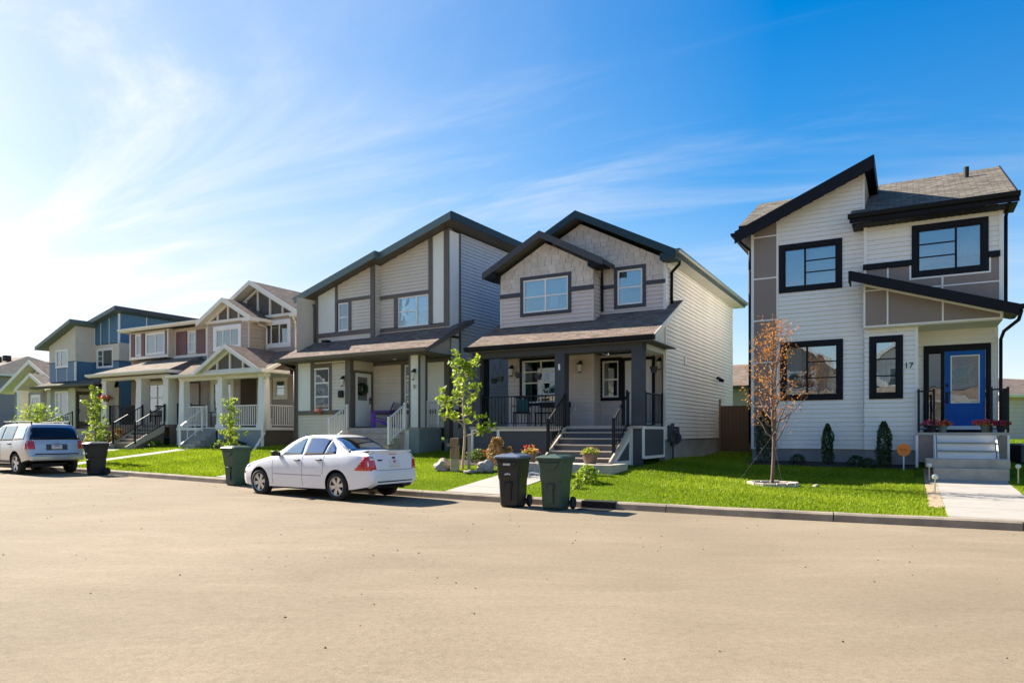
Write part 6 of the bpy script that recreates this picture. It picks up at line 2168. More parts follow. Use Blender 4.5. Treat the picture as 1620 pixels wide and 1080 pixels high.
def side_panels(root, bvh, lst):
    def f(sg):
        for nm, ol, mt, off in lst:
            panel(nm, bvh, ol, (0, sg * 3, 0), X, Z, (0, -sg, 0), mt, root, off)
    both(f)


fw_ = [(1.62, 0.955), (2.34, 0.985), (2.30, 1.345), (2.18, 1.335), (1.90, 1.20)]
rw_ = [(2.43, 0.985), (3.03, 1.005), (3.05, 1.30), (2.85, 1.345), (2.40, 1.355)]
qw_ = [(3.08, 1.005), (3.42, 1.02), (3.30, 1.14), (3.10, 1.28)]


def grow(o_, e):
    cx = sum(p[0] for p in o_) / len(o_)
    cz = sum(p[1] for p in o_) / len(o_)
    return [(cx + (p[0] - cx) * (1 + e / max(0.1, abs(p[0] - cx))) if abs(p[0] - cx) > 0.05 else p[0], cz + (p[1] - cz) * (1 + e / max(0.08, abs(p[1] - cz))) if abs(p[1] - cz) > 0.03 else p[1]) for p in o_]


side_panels(S, SB, [('window_seal', grow(rw_, 0.022), 'seam', 0.003), ('window_seal', grow(qw_, 0.018), 'seam', 0.003),
                    ('side_window', fw_, 'car_glass', 0.007), ('side_window', rw_, 'car_glass_dark', 0.007), ('side_window', qw_, 'car_glass_dark', 0.007),
                    ('door_gap', [(2.385, 0.28), (2.395, 0.28), (2.395, 0.98), (2.385, 0.98)], 'seam', 0.002),
                    ('door_gap', [(1.36, 0.28), (1.37, 0.28), (1.37, 0.93), (1.36, 0.93)], 'seam', 0.002),
                    ('door_gap', [(3.05, 0.55), (3.06, 0.55), (3.10, 0.98), (3.09, 0.98)], 'seam', 0.002),
                    ('body_moulding', [(1.40, 0.515), (3.02, 0.515), (3.02, 0.525), (1.40, 0.525)], 'seam', 0.004),
                    ('door_handle', [(2.14, 0.83), (2.32, 0.835), (2.32, 0.865), (2.14, 0.86)], 'car_dark', 0.03),
                    ('door_handle', [(2.86, 0.85), (3.04, 0.855), (3.04, 0.885), (2.86, 0.88)], 'car_dark', 0.03),
                    ('fender_badge', [(1.28, 0.66), (1.33, 0.66), (1.33, 0.69), (1.28, 0.69)], 'alloy', 0.004),
                    ('tail_light', [(4.03, 0.66), (4.40, 0.66), (4.40, 0.955), (4.27, 0.97)], 'red_light', 0.012),
                    ('side_marker', [(0.16, 0.50), (0.30, 0.50), (0.30, 0.56), (0.16, 0.56)], 'orange_light', 0.006),
                    ('headlight', [(0.10, 0.60), (0.48, 0.68), (0.52, 0.77), (0.28, 0.72)], 'clear_light', 0.006)])
# rear glass, laid on the slope
T = Vector((-0.83, 0, 0.55)).normalized()
Dn = Vector((-0.55, 0, -0.83)).normalized()
O_ = Vector((3.74, 0, 1.09)) - Dn * 1.5
Y = (0, 1, 0)
panel('window_seal', SB, [(-0.63, 0.02), (0.63, 0.02), (0.50, 0.70), (-0.50, 0.70)], O_, Y, T, Dn, 'seam', S, 0.003)
panel('rear_window', SB, [(-0.60, 0.04), (0.60, 0.04), (0.475, 0.675), (-0.475, 0.675)], O_, Y, T, Dn, 'car_glass_dark', S, 0.008)
T2 = Vector((0.78, 0, 0.60)).normalized()
Dn2 = Vector((0.60, 0, -0.78)).normalized()
O2 = Vector((1.35, 0, 1.05)) - Dn2 * 1.5
panel('windscreen', SB, [(-0.68, 0.0), (0.68, 0.0), (0.54, 0.76), (-0.54, 0.76)], O2, Y, T2, Dn2, 'car_glass', S, 0.006)
RX = (-1, 0, 0)
for nm, ol, mt, off in [('tail_light', [(0.56, 0.68), (0.76, 0.68), (0.76, 0.95), (0.62, 0.95)], 'red_light', 0.012), ('tail_light', [(-0.76, 0.68), (-0.56, 0.68), (-0.62, 0.95), (-0.76, 0.95)], 'red_light', 0.012),
                        ('reverse_light', [(0.60, 0.88), (0.70, 0.88), (0.70, 0.93), (0.63, 0.93)], 'clear_light', 0.022), ('reverse_light', [(-0.70, 0.88), (-0.60, 0.88), (-0.63, 0.93), (-0.70, 0.93)], 'clear_light', 0.022),
                        ('number_plate', [(-0.16, 0.72), (0.16, 0.72), (0.16, 0.88), (-0.16, 0.88)], 'plate', 0.012), ('plate_mark', [(-0.03, 0.82), (0.05, 0.82), (0.05, 0.86), (-0.03, 0.86)], 'plate_red', 0.018),
                        ('boot_gap', [(-0.56, 0.655), (0.56, 0.655), (0.56, 0.665), (-0.56, 0.665)], 'seam', 0.003), ('boot_badge', [(-0.05, 0.905), (0.05, 0.905), (0.05, 0.94), (-0.05, 0.94)], 'car_dark', 0.010),
                        ('brake_light', [(-0.12, 0.985), (0.12, 0.985), (0.12, 1.0), (-0.12, 1.0)], 'red_light', 0.006), ('boot_badge', [(-0.50, 0.86), (-0.36, 0.86), (-0.36, 0.89), (-0.50, 0.89)], 'car_dark', 0.006),
                        ('bumper_grille', [(-0.55, 0.40), (0.55, 0.40), (0.55, 0.425), (-0.55, 0.425)], 'car_dark', 0.006)]:
    panel(nm, SB, ol, (7, 0, 0), Y, Z, RX, mt, S, off, 0.05)
sp = MB()
n = 14
for i in range(n):
    y0, y1 = -0.66 + 1.32 * i / n, -0.66 + 1.32 * (i + 1) / n
    r0 = [(4.18, 1.055), (4.40, 1.085), (4.41, 1.07), (4.36, 1.03)]
    b = lambda y: -0.10 * (abs(y) / 0.66) ** 3
    A_ = [(x + b(y0), y0, z) for x, z in r0]
    B_ = [(x + b(y1), y1, z) for x, z in r0]
    for k in range(4):
        j = (k + 1) % 4
        sp.face([A_[k], B_[k], B_[j], A_[j]])
put('spoiler', sp.mesh('spoiler', 'car_white', True), S)
for sg in (-1, 1):
    m_ = MB().box(WORLD, 1.50, 1.60, 0.93, 1.02, min(sg * 0.78, sg * 0.90), max(sg * 0.78, sg * 0.90)).box(WORLD, 1.50, 1.60, 0.93, 1.05, min(sg * 0.87, sg * 1.0), max(sg * 0.87, sg * 1.0))
    put('wing_mirror', bevel(m_.mesh('wing_mirror', 'car_dark'), 0.03, 3), S)
sw_ = MB()
for i in range(20):
    a0, a1 = 2 * math.pi * i / 20, 2 * math.pi * (i + 1) / 20
    sw_.tube((1.78 + 0.06 * math.sin(a0), -0.37 + 0.18 * math.cos(a0), 1.0 + 0.17 * math.sin(a0)), (1.78 + 0.06 * math.sin(a1), -0.37 + 0.18 * math.cos(a1), 1.0 + 0.17 * math.sin(a1)), 0.014, 0.014, 6, caps=False)
put('steering_wheel', sw_.mesh('steering_wheel', 'car_dark'), S)
for sg in (-1, 1):
    put('headrest', bevel(MB().box(WORLD, 2.16, 2.25, 1.04, 1.24, sg * 0.36 - 0.12, sg * 0.36 + 0.12).mesh('headrest', 'slate_trim'), 0.03), S)
for a, w_ in ():
    put('seat', bevel(MB().box(WORLD, a + 0.3, a + 0.42, 0.6, 1.18, -0.55, -0.15).box(WORLD, a + 0.3, a + 0.42, 0.6, 1.18, 0.15, 0.55).mesh('seat', 'slate_trim'), 0.04), S)

# ---- silver four wheel drive
Lc = 4.44
spec = dict(
    zb=([0, 0.08, 0.5, 3.7, 4.15, 4.40, 4.44], [0.42, 0.34, 0.30, 0.32, 0.42, 0.46, 0.50]),
    zt=([0, 0.03, 0.12, 0.4, 1.1, 1.25, 1.55, 1.85, 2.1, 2.6, 3.4, 4.0, 4.12, 4.20, 4.30, 4.34, 4.38, 4.41, 4.44], [0.75, 0.88, 0.98, 1.04, 1.12, 1.16, 1.40, 1.58, 1.66, 1.69, 1.69, 1.67, 1.62, 1.40, 1.14, 1.10, 0.92, 0.70, 0.66]),
    zs=([0, 0.1, 0.5, 1.2, 2.5, 4.0, 4.28, 4.36, 4.44], [0.66, 0.88, 0.98, 1.05, 1.10, 1.13, 1.10, 0.86, 0.60]),
    w=([0, 0.04, 0.14, 0.35, 0.8, 1.4, 3.6, 4.0, 4.25, 4.36, 4.42, 4.44], [0.60, 0.70, 0.80, 0.87, 0.895, 0.90, 0.90, 0.89, 0.87, 0.84, 0.80, 0.76]),
    wt=([0, 0.3, 1.1, 1.5, 2.0, 2.6, 4.0, 4.2, 4.44], [0.55, 0.72, 0.78, 0.72, 0.67, 0.66, 0.64, 0.70, 0.72]))
yaws = -R(33.5)
cy_, sy_ = math.cos(yaws), math.sin(yaws)
ox = -16.15 - (3.53 * cy_ + 0.78 * sy_)
oy = 22.75 - (3.53 * sy_ - 0.78 * cy_)
V_, VB = car('suv', 'silver four wheel drive wagon with tinted rear glass parked at the left edge', 'suv', (ox, oy, 0.15), yaws, spec, Lc, 'car_silver', (0.92, 3.53), 0.36, 0.90, 0.78)
sw = [(1.70, 1.10), (2.42, 1.12), (2.42, 1.56), (2.05, 1.55)]
sr = [(2.50, 1.12), (3.25, 1.14), (3.22, 1.57), (2.50, 1.57)]
sq = [(3.36, 1.15), (4.02, 1.17), (3.92, 1.56), (3.36, 1.57)]
side_panels(V_, VB, [('window_seal', grow(sw, 0.02), 'car_dark', 0.003), ('window_seal', grow(sr, 0.02), 'car_dark', 0.003), ('window_seal', grow(sq, 0.02), 'car_dark', 0.003),
                     ('side_window', sw, 'car_glass', 0.007), ('side_window', sr, 'car_glass', 0.007), ('side_window', sq, 'glass_blue', 0.007),
                     ('door_gap', [(2.455, 0.4), (2.465, 0.4), (2.465, 1.1), (2.455, 1.1)], 'seam', 0.002), ('door_gap', [(3.28, 0.75), (3.29, 0.75), (3.31, 1.12), (3.30, 1.12)], 'seam', 0.002),
                     ('door_handle', [(2.15, 0.96), (2.36, 0.965), (2.36, 1.0), (2.15, 0.995)], 'car_dark', 0.03), ('door_handle', [(3.02, 0.98), (3.22, 0.985), (3.22, 1.02), (3.02, 1.015)], 'car_dark', 0.03),
                     ('sill_cladding', [(1.36, 0.33), (3.08, 0.33), (3.08, 0.46), (1.36, 0.46)], 'seam', 0.012),
                     ('tail_light', [(4.18, 0.84), (4.42, 0.84), (4.42, 1.10), (4.20, 1.12)], 'red_light', 0.012)])
Tv = Vector((-0.34, 0, 0.94)).normalized()
Dv = Vector((-0.94, 0, -0.34)).normalized()
Ov = Vector((4.27, 0, 1.18)) - Dv * 1.5
panel('window_seal', VB, [(-0.77, -0.05), (0.77, -0.05), (0.64, 0.46), (-0.64, 0.46)], Ov, Y, Tv, Dv, 'car_dark', V_, 0.004)
panel('rear_window', VB, [(-0.74, -0.03), (0.74, -0.03), (0.61, 0.435), (-0.61, 0.435)], Ov, Y, Tv, Dv, 'car_glass_dark', V_, 0.009)
for nm, ol, mt, off in [('tail_light', [(0.64, 0.84), (0.86, 0.84), (0.86, 1.10), (0.66, 1.10)], 'red_light', 0.014), ('tail_light', [(-0.86, 0.84), (-0.64, 0.84), (-0.66, 1.10), (-0.86, 1.10)], 'red_light', 0.014),
                        ('plate_recess', [(-0.32, 0.80), (0.32, 0.80), (0.32, 0.99), (-0.32, 0.99)], 'slate_panel', 0.004), ('number_plate', [(-0.16, 0.83), (0.16, 0.83), (0.16, 0.97), (-0.16, 0.97)], 'plate', 0.010), ('plate_mark', [(-0.08, 0.92), (0.08, 0.92), (0.08, 0.95), (-0.08, 0.95)], 'plate_red', 0.016),
                        ('tailgate_gap', [(-0.66, 0.655), (0.66, 0.655), (0.66, 0.69), (-0.66, 0.69)], 'car_dark', 0.006),
                        ('badge', [(-0.07, 1.02), (0.07, 1.02), (0.07, 1.06), (-0.07, 1.06)], 'alloy', 0.012)]:
    panel(nm, VB, ol, (7, 0, 0), Y, Z, RX, mt, V_, off, 0.05)
for sg in (-1, 1):
    m_ = MB().tube((1.9, sg * 0.58, 1.73), (3.95, sg * 0.56, 1.73), 0.018)
    for xx in (1.9, 2.9, 3.95):
        m_.tube((xx, sg * 0.57, 1.64), (xx, sg * 0.57, 1.73), 0.02)
    put('roof_rail', m_.mesh('roof_rail', 'car_dark'), V_)
    m_ = MB().box(WORLD, 1.52, 1.64, 1.08, 1.2, min(sg * 0.86, sg * 1.06), max(sg * 0.86, sg * 1.06))
    put('wing_mirror', bevel(m_.mesh('wing_mirror', 'car_dark'), 0.03, 3), V_)
put('bumper', bevel(MB().box(WORLD, 4.36, 4.50, 0.46, 0.63, -0.80, 0.80).mesh('bumper', 'car_silver'), 0.05, 4), V_)


# ================================================================== WHEELED BINS
def bin_(label, loc, yaw, mt, lidmt, flap=False, open_=0.0):
    root = empty('wheeled_bin', loc, yaw)
    root.scale = (0.88, 0.88, 1.0)
    tag(root, label, 'wheelie bin', 'wheeled bins standing at the kerb')
    # body: y- is the street side
    mb = MB()
    lv = [(0.0, 0.215, -0.20, 0.22), (0.06, 0.235, -0.235, 0.26), (0.55, 0.255, -0.265, 0.29), (0.60, 0.268, -0.285, 0.30), (0.70, 0.275, -0.300, 0.315), (0.95, 0.295, -0.33, 0.345), (0.955, 0.32, -0.36, 0.37), (0.99, 0.32, -0.36, 0.37)]
    rings = []
    c = 0.045
    for z, w, y0, y1 in lv:
        rings.append([(-w + c, y0, z), (w - c, y0, z), (w, y0 + c, z), (w, y1 - c, z), (w - c, y1, z), (-w + c, y1, z), (-w, y1 - c, z), (-w, y0 + c, z)])
    for r0, r1 in zip(rings[:-1], rings[1:]):
        for i in range(8):
            j = (i + 1) % 8
            mb.face([r0[i], r0[j], r1[j], r1[i]])
    mb.face(rings[0][::-1])
    mb.face(rings[-1])
    put('body', bevel(mb.mesh('body', mt), 0.008, 2, 25), root)
    # moulded front panel with sloping shoulders, catch bar
    f_b = MB().prism(lambda a, h, c_: (a, -0.28 - c_ - (h - 0.7) * 0.12, h), [(-0.26, 0.93), (0.26, 0.93), (0.12, 0.80), (-0.12, 0.80)], 0.0, 0.05)
    put('front_moulding', bevel(f_b.mesh('fm', mt), 0.012, 2), root)
    f_b = MB().box(lambda a, h, c_: (a, -0.245 - c_ - h * 0.05, h), -0.07, 0.07, 0.14, 0.52, 0.0, 0.025)
    put('front_rib', bevel(f_b.mesh('fr', mt), 0.012, 2), root)
    cb = MB().tube((-0.09, -0.30, 0.50), (0.09, -0.30, 0.50), 0.013)
    cb.tube((-0.09, -0.30, 0.50), (-0.09, -0.26, 0.40), 0.013).tube((0.09, -0.30, 0.50), (0.09, -0.26, 0.40), 0.013)
    put('catch_bar', cb.mesh('cb', mt), root)
    # lid: shallow dome with rim
    lm = MB()
    prof = []
    for k, (g_, z) in enumerate(((0.0, 0.0), (0.0, 0.035), (0.05, 0.06), (0.14, 0.085), (0.30, 0.10))):
        w, y0, y1 = 0.335 - g_ * 0.9, -0.385 + g_, 0.36 - g_ * 0.6
        prof.append([(-w + c, y0, z), (w - c, y0, z), (w, y0 + c, z), (w, y1 - c, z), (w - c, y1, z), (-w + c, y1, z), (-w, y1 - c, z), (-w, y0 + c, z)])
    for r0, r1 in zip(prof[:-1], prof[1:]):
        for i in range(8):
            j = (i + 1) % 8
            lm.face([r0[i], r0[j], r1[j], r1[i]])
    lm.face(prof[0][::-1])
    lm.face(prof[-1])
    for a in (-0.12, 0.12):
        lm.box(WORLD, a - 0.012, a + 0.012, 0.075, 0.108, -0.2, 0.22)
    me = bevel(lm.mesh('lid', lidmt), 0.006, 2, 25)
    me.transform(Matrix.Translation((0, -0.37, 0)) @ Matrix.Rotation(0, 4, 'X') @ Matrix.Translation((0, 0.37, 0)))
    lo = put('lid', me, root, (0, 0.37, 0.992))
    me.transform(Matrix.Translation((0, -0.37, 0)))
    lo.rotation_euler = (-open_, 0, 0)
    h = MB().tube((-0.20, 0.42, 0.97), (0.20, 0.42, 0.97), 0.016).tube((-0.20, 0.42, 0.97), (-0.20, 0.34, 0.90), 0.016).tube((0.20, 0.42, 0.97), (0.20, 0.34, 0.90), 0.016)
    put('handle', h.mesh('handle', mt), root)
    ax = MB().tube((-0.28, 0.27, 0.125), (0.28, 0.27, 0.125), 0.014)
    put('axle', ax.mesh('axle', 'car_dark'), root)
    wm = MB()
    n = 20
    for prf in ([(0.06, -0.03), (0.115, -0.035), (0.125, -0.02), (0.125, 0.02), (0.115, 0.035), (0.06, 0.03)], [(0.001, -0.022), (0.07, -0.022), (0.07, 0.022), (0.001, 0.022)]):
        wm.lathe(prf, n, (0, 0, 0), 'y')
    me = wm.mesh('wheel', 'rubber', False)
    for sg in (-1, 1):
        o = put('wheel', me, root, (sg * 0.30, 0.27, 0.125), R(90))
    return root


b1 = bin_('black wheeled bin with a blue grey lid, left of the close pair at the kerb', (0.02, 14.22, 0.0), -R(24), 'bin_black', 'bin_grey')
lg = MB()
for a, b, c_, d_ in ((-0.07, -0.02, 0.66, 0.69), (-0.02, 0.03, 0.67, 0.70), (0.03, 0.08, 0.665, 0.69)):
    lg.box(lambda u, v, c: (u, -0.312 - c, v), a, b - 0.008, c_, d_, 0.0, 0.004)
put('sticker', lg.mesh('sticker', 'blind'), b1)
lg = MB()
for i in range(6):
    lg.box(lambda u, v, c: (u, -0.345 - c, v), -0.09 + i * 0.03, -0.07 + i * 0.03, 0.855, 0.895, 0.0, 0.01)
put('lettering', lg.mesh('lettering', 'white_plastic'), b1)
b2 = bin_('green wheeled bin, right of the close pair at the kerb', (0.86, 13.70, 0.0), -R(30), 'bin_green', 'bin_green')
b3 = bin_('dark green wheeled bin standing just ahead of the white saloon', (-7.55, 19.05, 0.075), -R(33), 'bin_green', 'bin_green')
b4 = bin_('black wheeled bin with a small white mark behind the silver wagon', (-13.62, 22.75, 0.135), -R(40), 'bin_black', 'bin_black')
put('sticker', MB().box(lambda u, v, c: (u, -0.315 - c, v), -0.06, 0.06, 0.69, 0.73, 0, 0.004).mesh('sticker', 'white_plastic'), b4)
# ================================================================== TREES AND PLANTS
def leaves(C, n, size, flat=0.4, asp=0.55):
    """C: (N,3) leaf centres already jittered"""
    k = len(C)
    a = NR.uniform(0, 2 * math.pi, k)
    nrm = NR.normal(0, 1, (k, 3))
    nrm[:, 2] = np.abs(nrm[:, 2]) + flat
    nrm /= np.linalg.norm(nrm, axis=1)[:, None]
    r = np.stack([np.cos(a), np.sin(a), np.zeros(k)], 1)
    u = np.cross(nrm, r)
    u /= np.linalg.norm(u, axis=1)[:, None]
    w = np.cross(nrm, u)
    s = size * NR.uniform(0.6, 1.3, k)[:, None]
    V = np.empty((k, 4, 3))
    V[:, 0] = C - u * s
    V[:, 1] = C + w * s * asp - nrm * s * 0.12
    V[:, 2] = C + u * s
    V[:, 3] = C - w * s * asp - nrm * s * 0.12
    return V


def tree(name, label, cat, loc, height, trunk_r, spec, leafmat, bark, group=None, lean=(0, 0)):
    """spec: branches list (h0, azimuth deg, length, rise, leafclumps radius, leaves per clump, size)"""
    root = empty(name, loc)
    tag(root, label, cat, group)
    tr = MB()
    pts_ = []
    n = 12
    for i in range(n + 1):
        t = i / n
        pts_.append(Vector((lean[0] * t * t * height + 0.03 * math.sin(t * 9 + loc[0]), lean[1] * t * height + 0.025 * math.cos(t * 7), t * height)))
    rr = lambda t: trunk_r * (1 - 0.88 * t) + 0.003
    for i in range(n):
        tr.tube(pts_[i], pts_[i + 1], rr(i / n), rr((i + 1) / n), 9, caps=False)
    limbs = tr
    C = []
    for (h0, az, ln, rise, cr, nl, nseg) in spec:
        t = h0 / height
        i = min(n - 1, int(t * n))
        p = pts_[i].lerp(pts_[i + 1], t * n - i)
        a = R(az)
        r0 = rr(t) * 0.62
        q = p
        for s in range(nseg):
            f = (s + 1) / nseg
            nx = p + Vector((math.cos(a) * ln * f, math.sin(a) * ln * f, rise * f ** 1.3)) + Vector((random.uniform(-1, 1), random.uniform(-1, 1), random.uniform(-1, 1))) * 0.03
            limbs.tube(q, nx, r0 * (1 - s / nseg) + 0.003, r0 * (1 - f) + 0.003, 5, caps=False)
            if f > 0.3:
                for w in range(2):
                    tw = nx + Vector((random.uniform(-1, 1), random.uniform(-1, 1), random.uniform(0.1, 1))) * cr * 0.9
                    limbs.tube(nx, tw, 0.004, 0.002, 4, caps=False)
                    for g_ in range(int(nl)):
                        C.append(tw + Vector(NR.normal(0, 1, 3)) * cr * 0.42)
            q = nx
    put('trunk', tr.mesh('trunk', bark, True), root)
    C = np.array([list(c) for c in C])
    V = leaves(C, len(C), spec_size[name + label[:6]] if (name + label[:6]) in spec_size else 0.05)
    rnd = np.clip(0.5 + 0.4 * np.sin(C[:, 2] * 6 + C[:, 0] * 5) * 0.6 + NR.normal(0, 0.22, len(C)), 0, 1)
    put('crown', tri_mesh('crown', V, rnd, leafmat, 4), root)
    return root


spec_size = {}


def gx(x, y):
    return (x, y, ground_h(x, y))


# young maple in front of the slate porch
sp = []
for k in range(15):
    h = 1.25 + k * 0.12
    sp.append((h, k * 137 + 20, random.uniform(0.38, 0.78) * (1.0 if k < 9 else 0.6), random.uniform(0.1, 0.4), 0.11, 6, 3))
sp += [(0.95, -10, 0.72, 0.22, 0.13, 16, 4), (1.2, 185, 0.65, 0.7, 0.14, 14, 4), (2.75, 60, 0.15, 0.2, 0.16, 16, 2), (2.7, 200, 0.2, 0.3, 0.15, 14, 2)]
spec_size['maple_treeslende'] = 0.078
mt_ = tree('maple_tree', 'slender young tree with lime green leaf tufts beside the carved stump', 'tree', gx(-1.36, 19.5), 2.9, 0.04, sp, 'leaf_lime', 'wood_tan', lean=(0.012, 0))
tie = MB().box(WORLD, 0.05, 0.13, 0.0, 1.0, -0.03, 0.05)
o = put('tree_stake', tie.mesh('tree_stake', 'far_wall'), None, gx(-1.30, 19.55))
tag(o, 'grey wooden stake standing against the lime green tree', 'stake')

# rust coloured tree
sp = []
random.seed(5)
for k in range(30):
    h = 1.0 + k * 0.085
    f = 1 - abs(k / 30 - 0.32)
    sp.append((h, k * 137 + 10, 0.62 * f * random.uniform(0.7, 1.5), random.uniform(0.55, 1.0) * (1 if k < 20 else 0.55), 0.16, 6.0, 5))
spec_size['ornamental_treethin o'] = 0.028
tree('ornamental_tree', 'thin ornamental tree with sparse rusty orange leaves in a stone ring', 'tree', gx(6.07, 16.2), 4.0, 0.042, sp, 'leaf_autumn', 'bark_dark')
ring = empty('tree_ring', gx(6.07, 16.2))
tag(ring, 'low ring of grey edging stones around the rusty orange tree', 'edging')
for i in range(14):
    a0, a1 = 2 * math.pi * i / 14 + 0.02, 2 * math.pi * (i + 1) / 14 - 0.02
    mb = MB()
    q = [(math.cos(a) * r, math.sin(a) * r) for a, r in ((a0, 0.47), (a1, 0.47), (a1, 0.57), (a0, 0.57))]
    mb.prism(lambda a, h, c: (a, h, c), q, -0.1, 0.075 + random.uniform(-0.006, 0.006))
    put('edging_stone', bevel(mb.mesh('edging_stone', 'concrete'), 0.008, 1), ring)
mb = MB().lathe([(0.001, 0.03), (0.2, 0.035), (0.47, 0.02)], 24, (0, 0, 0))
put('mulch', mb.mesh('mulch', 'mulch', True), ring)
wires = MB()
for a in (20, 150, 265):
    wires.tube((0, 0, 1.15), (math.cos(R(a)) * 0.8, math.sin(R(a)) * 0.8, 0.02), 0.0015, 0.0015, 4)
o = put('guy_wire', wires.mesh('guy_wire', 'car_dark'), None, gx(6.07, 16.2))
tag(o, 'thin guy wires staking the rusty orange tree to the lawn', 'wire')

random.seed(9)


def bushy(label, loc, h0, height, wid, dens, size, mtl='leaf_lime', bark='bark', name='young_tree', seed=1):
    random.seed(seed)
    sp = []
    m_ = int(dens)
    for k in range(m_):
        t = k / m_
        h = h0 + (height - h0) * t * 0.92
        prof = math.sin(math.pi * min(1, 0.18 + t * 0.80)) ** 0.6
        sp.append((h, k * 137, wid * prof * random.uniform(0.55, 1.0), random.uniform(0.05, 0.3), wid * 0.22, 7, 3))
    spec_size[name + label[:6]] = size
    return tree(name, label, 'tree', loc, height, 0.035, sp, mtl, bark)


bushy('small bright green upright tree in front of the white balustered porch', gx(-8.75, 21.6), 0.35, 2.1, 0.38, 22, 0.05, seed=2)
bushy('narrow lime green tree beside the black bin and brown steps', gx(-15.4, 25.7), 0.4, 2.75, 0.40, 26, 0.055, seed=3)
bushy('spreading yellow green bushy tree showing above the silver wagon roof', gx(-20.6, 30.2), 0.7, 2.1, 0.85, 24, 0.065, seed=4)


def shrub(name, label, cat, loc, w, h, mtl, n=900, size=0.03, shape='cone', group=None, stem='bark_dark', parent=None):
    root = empty(name, loc)
    tag(root, label, cat, group)
    st = MB()
    for k in range(5):
        a = k * 1.3
        st.tube((0, 0, -0.02), (math.cos(a) * w * 0.25, math.sin(a) * w * 0.25, h * 0.6), 0.012, 0.004, 5)
    put('stem', st.mesh('stem', stem), root)
    t = NR.uniform(0, 1, n) ** 0.8
    a = NR.uniform(0, 2 * math.pi, n)
    if shape == 'cone':
        prof = np.clip(1.15 - t, 0, 1) ** 0.55 * np.clip(t * 6 + 0.45, 0, 1)
    elif shape == 'column':
        prof = np.clip((1.02 - t) * 3.0, 0, 1) ** 0.6 * np.clip(t * 5 + 0.6, 0, 1)
    else:
        prof = np.sqrt(np.clip(1 - (t * 1.5 - 0.5) ** 2, 0, 1))
    lump = 1 + 0.16 * np.sin(a * 3 + t * 9 + loc[0]) + 0.12 * np.sin(t * 23 + a * 5)
    r = w / 2 * prof * lump * NR.uniform(0.45, 1.03, n) ** 0.5
    C = np.stack([np.cos(a) * r, np.sin(a) * r, t * h + NR.normal(0, 0.01, n)], 1)
    V = leaves(C, n, size, 0.2)
    rnd = np.clip(0.5 + 0.3 * np.sin(t * 17 + a * 4) + NR.normal(0, 0.2, n), 0, 1)
    put('foliage', tri_mesh('foliage', V, rnd, mtl, 4), root)
    return root


shrub('cedar_shrub', 'dark upright cedar under the wide lower window, left of the two by the white wall', 'shrub', HE.world(2.12, -0.45), 0.29, 1.12, 'leaf_dark', 2600, 0.028, 'column')
shrub('cedar_shrub', 'dark upright cedar below the narrow window, taller and nearer the orange sign', 'shrub', HE.world(3.52, -0.72), 0.35, 1.22, 'leaf_dark', 3200, 0.028, 'column')
shrub('cedar_shrub', 'dark cedar at the brown panelled corner, half hidden behind the rusty tree', 'shrub', HE.world(0.42, -0.42), 0.44, 1.5, 'leaf_dark', 2600, 0.028, 'column')
shrub('low_shrub', 'small dark low shrub between the rusty tree and the first cedar', 'shrub', HE.world(1.35, -0.5), 0.4, 0.26, 'leaf_dark', 380, 0.03, 'ball')
shrub('low_shrub', 'low dark shrub in the bed just right of the shorter cedar', 'shrub', HE.world(2.85, -0.55), 0.42, 0.27, 'leaf_dark', 450, 0.03, 'ball')
shrub('low_shrub', 'low dark shrub in the bed just left of the taller cedar', 'shrub', HE.world(3.15, -0.85), 0.34, 0.25, 'leaf_dark', 350, 0.03, 'ball')
# bed in front of the slate porch
shrub('dwarf_spruce', 'dried brownish dwarf spruce behind the black wheeled bin', 'shrub', HD.world(-4.05, -3.2), 0.62, 0.78, 'leaf_dry', 2600, 0.028, 'cone')
shrub('dwarf_spruce', 'short dried brown spruce tuft beside the taller dried one', 'shrub', HD.world(-3.72, -3.05), 0.36, 0.5, 'leaf_dry', 1200, 0.026, 'cone')
fl = shrub('flower_bush', 'green bush with red flowers at the left end of the slate porch', 'bush', HD.world(-4.95, -2.75), 0.75, 0.36, 'leaf_green', 900, 0.035, 'ball')
C = np.array([[0.16 + NR.normal(0, 0.08), -0.12 + NR.normal(0, 0.07), 0.26 + NR.normal(0, 0.05)] for _ in range(45)])
put('blossom', tri_mesh('blossom', leaves(C, 45, 0.035), NR.uniform(0, 1, 45), 'petal_red', 4), fl)
shrub('garden_plant', 'small yellow green plant in the lawn right of the green bin', 'plant', gx(1.75, 16.2), 0.5, 0.42, 'leaf_lime', 420, 0.045, 'ball')
shrub('garden_plant', 'tiny bright sprig of leaves in front of the leafy plant near the green bin', 'plant', gx(1.45, 15.55), 0.26, 0.22, 'leaf_lime', 120, 0.04, 'ball')
# bed by the brown steps
shrub('flower_bush', 'bright yellow green bush in the bed left of the brown steps', 'bush', HA.world(-2.85, -3.4), 1.2, 0.75, 'leaf_green', 1500, 0.05, 'ball')
shrub('grass_clump', 'beige dry ornamental bush beside the brown steps', 'bush', HA.world(-2.15, -3.2), 0.7, 0.85, 'leaf_dry', 1100, 0.045, 'ball')
shrub('flower_bush', 'pinkish brown bush behind the narrow lime green tree', 'bush', HA.world(-3.9, -3.3), 0.9, 0.6, 'leaf_dry', 900, 0.05, 'ball')
shrub('garden_plant', 'low green plants at the foot of the white downspout of the tan house', 'plant', HB.world(-5.9, -2.9), 0.7, 0.3, 'leaf_green', 500, 0.05, 'ball')
shrub('garden_plant', 'dark low shrub under the white skirted porch, right of the small green tree', 'plant', HB.world(-1.2, -2.7), 1.3, 0.34, 'leaf_dark', 900, 0.05, 'ball')
shrub('flower_bush', 'dark red leaved bush beside the grey bungalow at the left edge', 'bush', H0.world(-2.2, -2.5), 2.2, 1.4, 'leaf_dark', 1500, 0.09, 'ball')


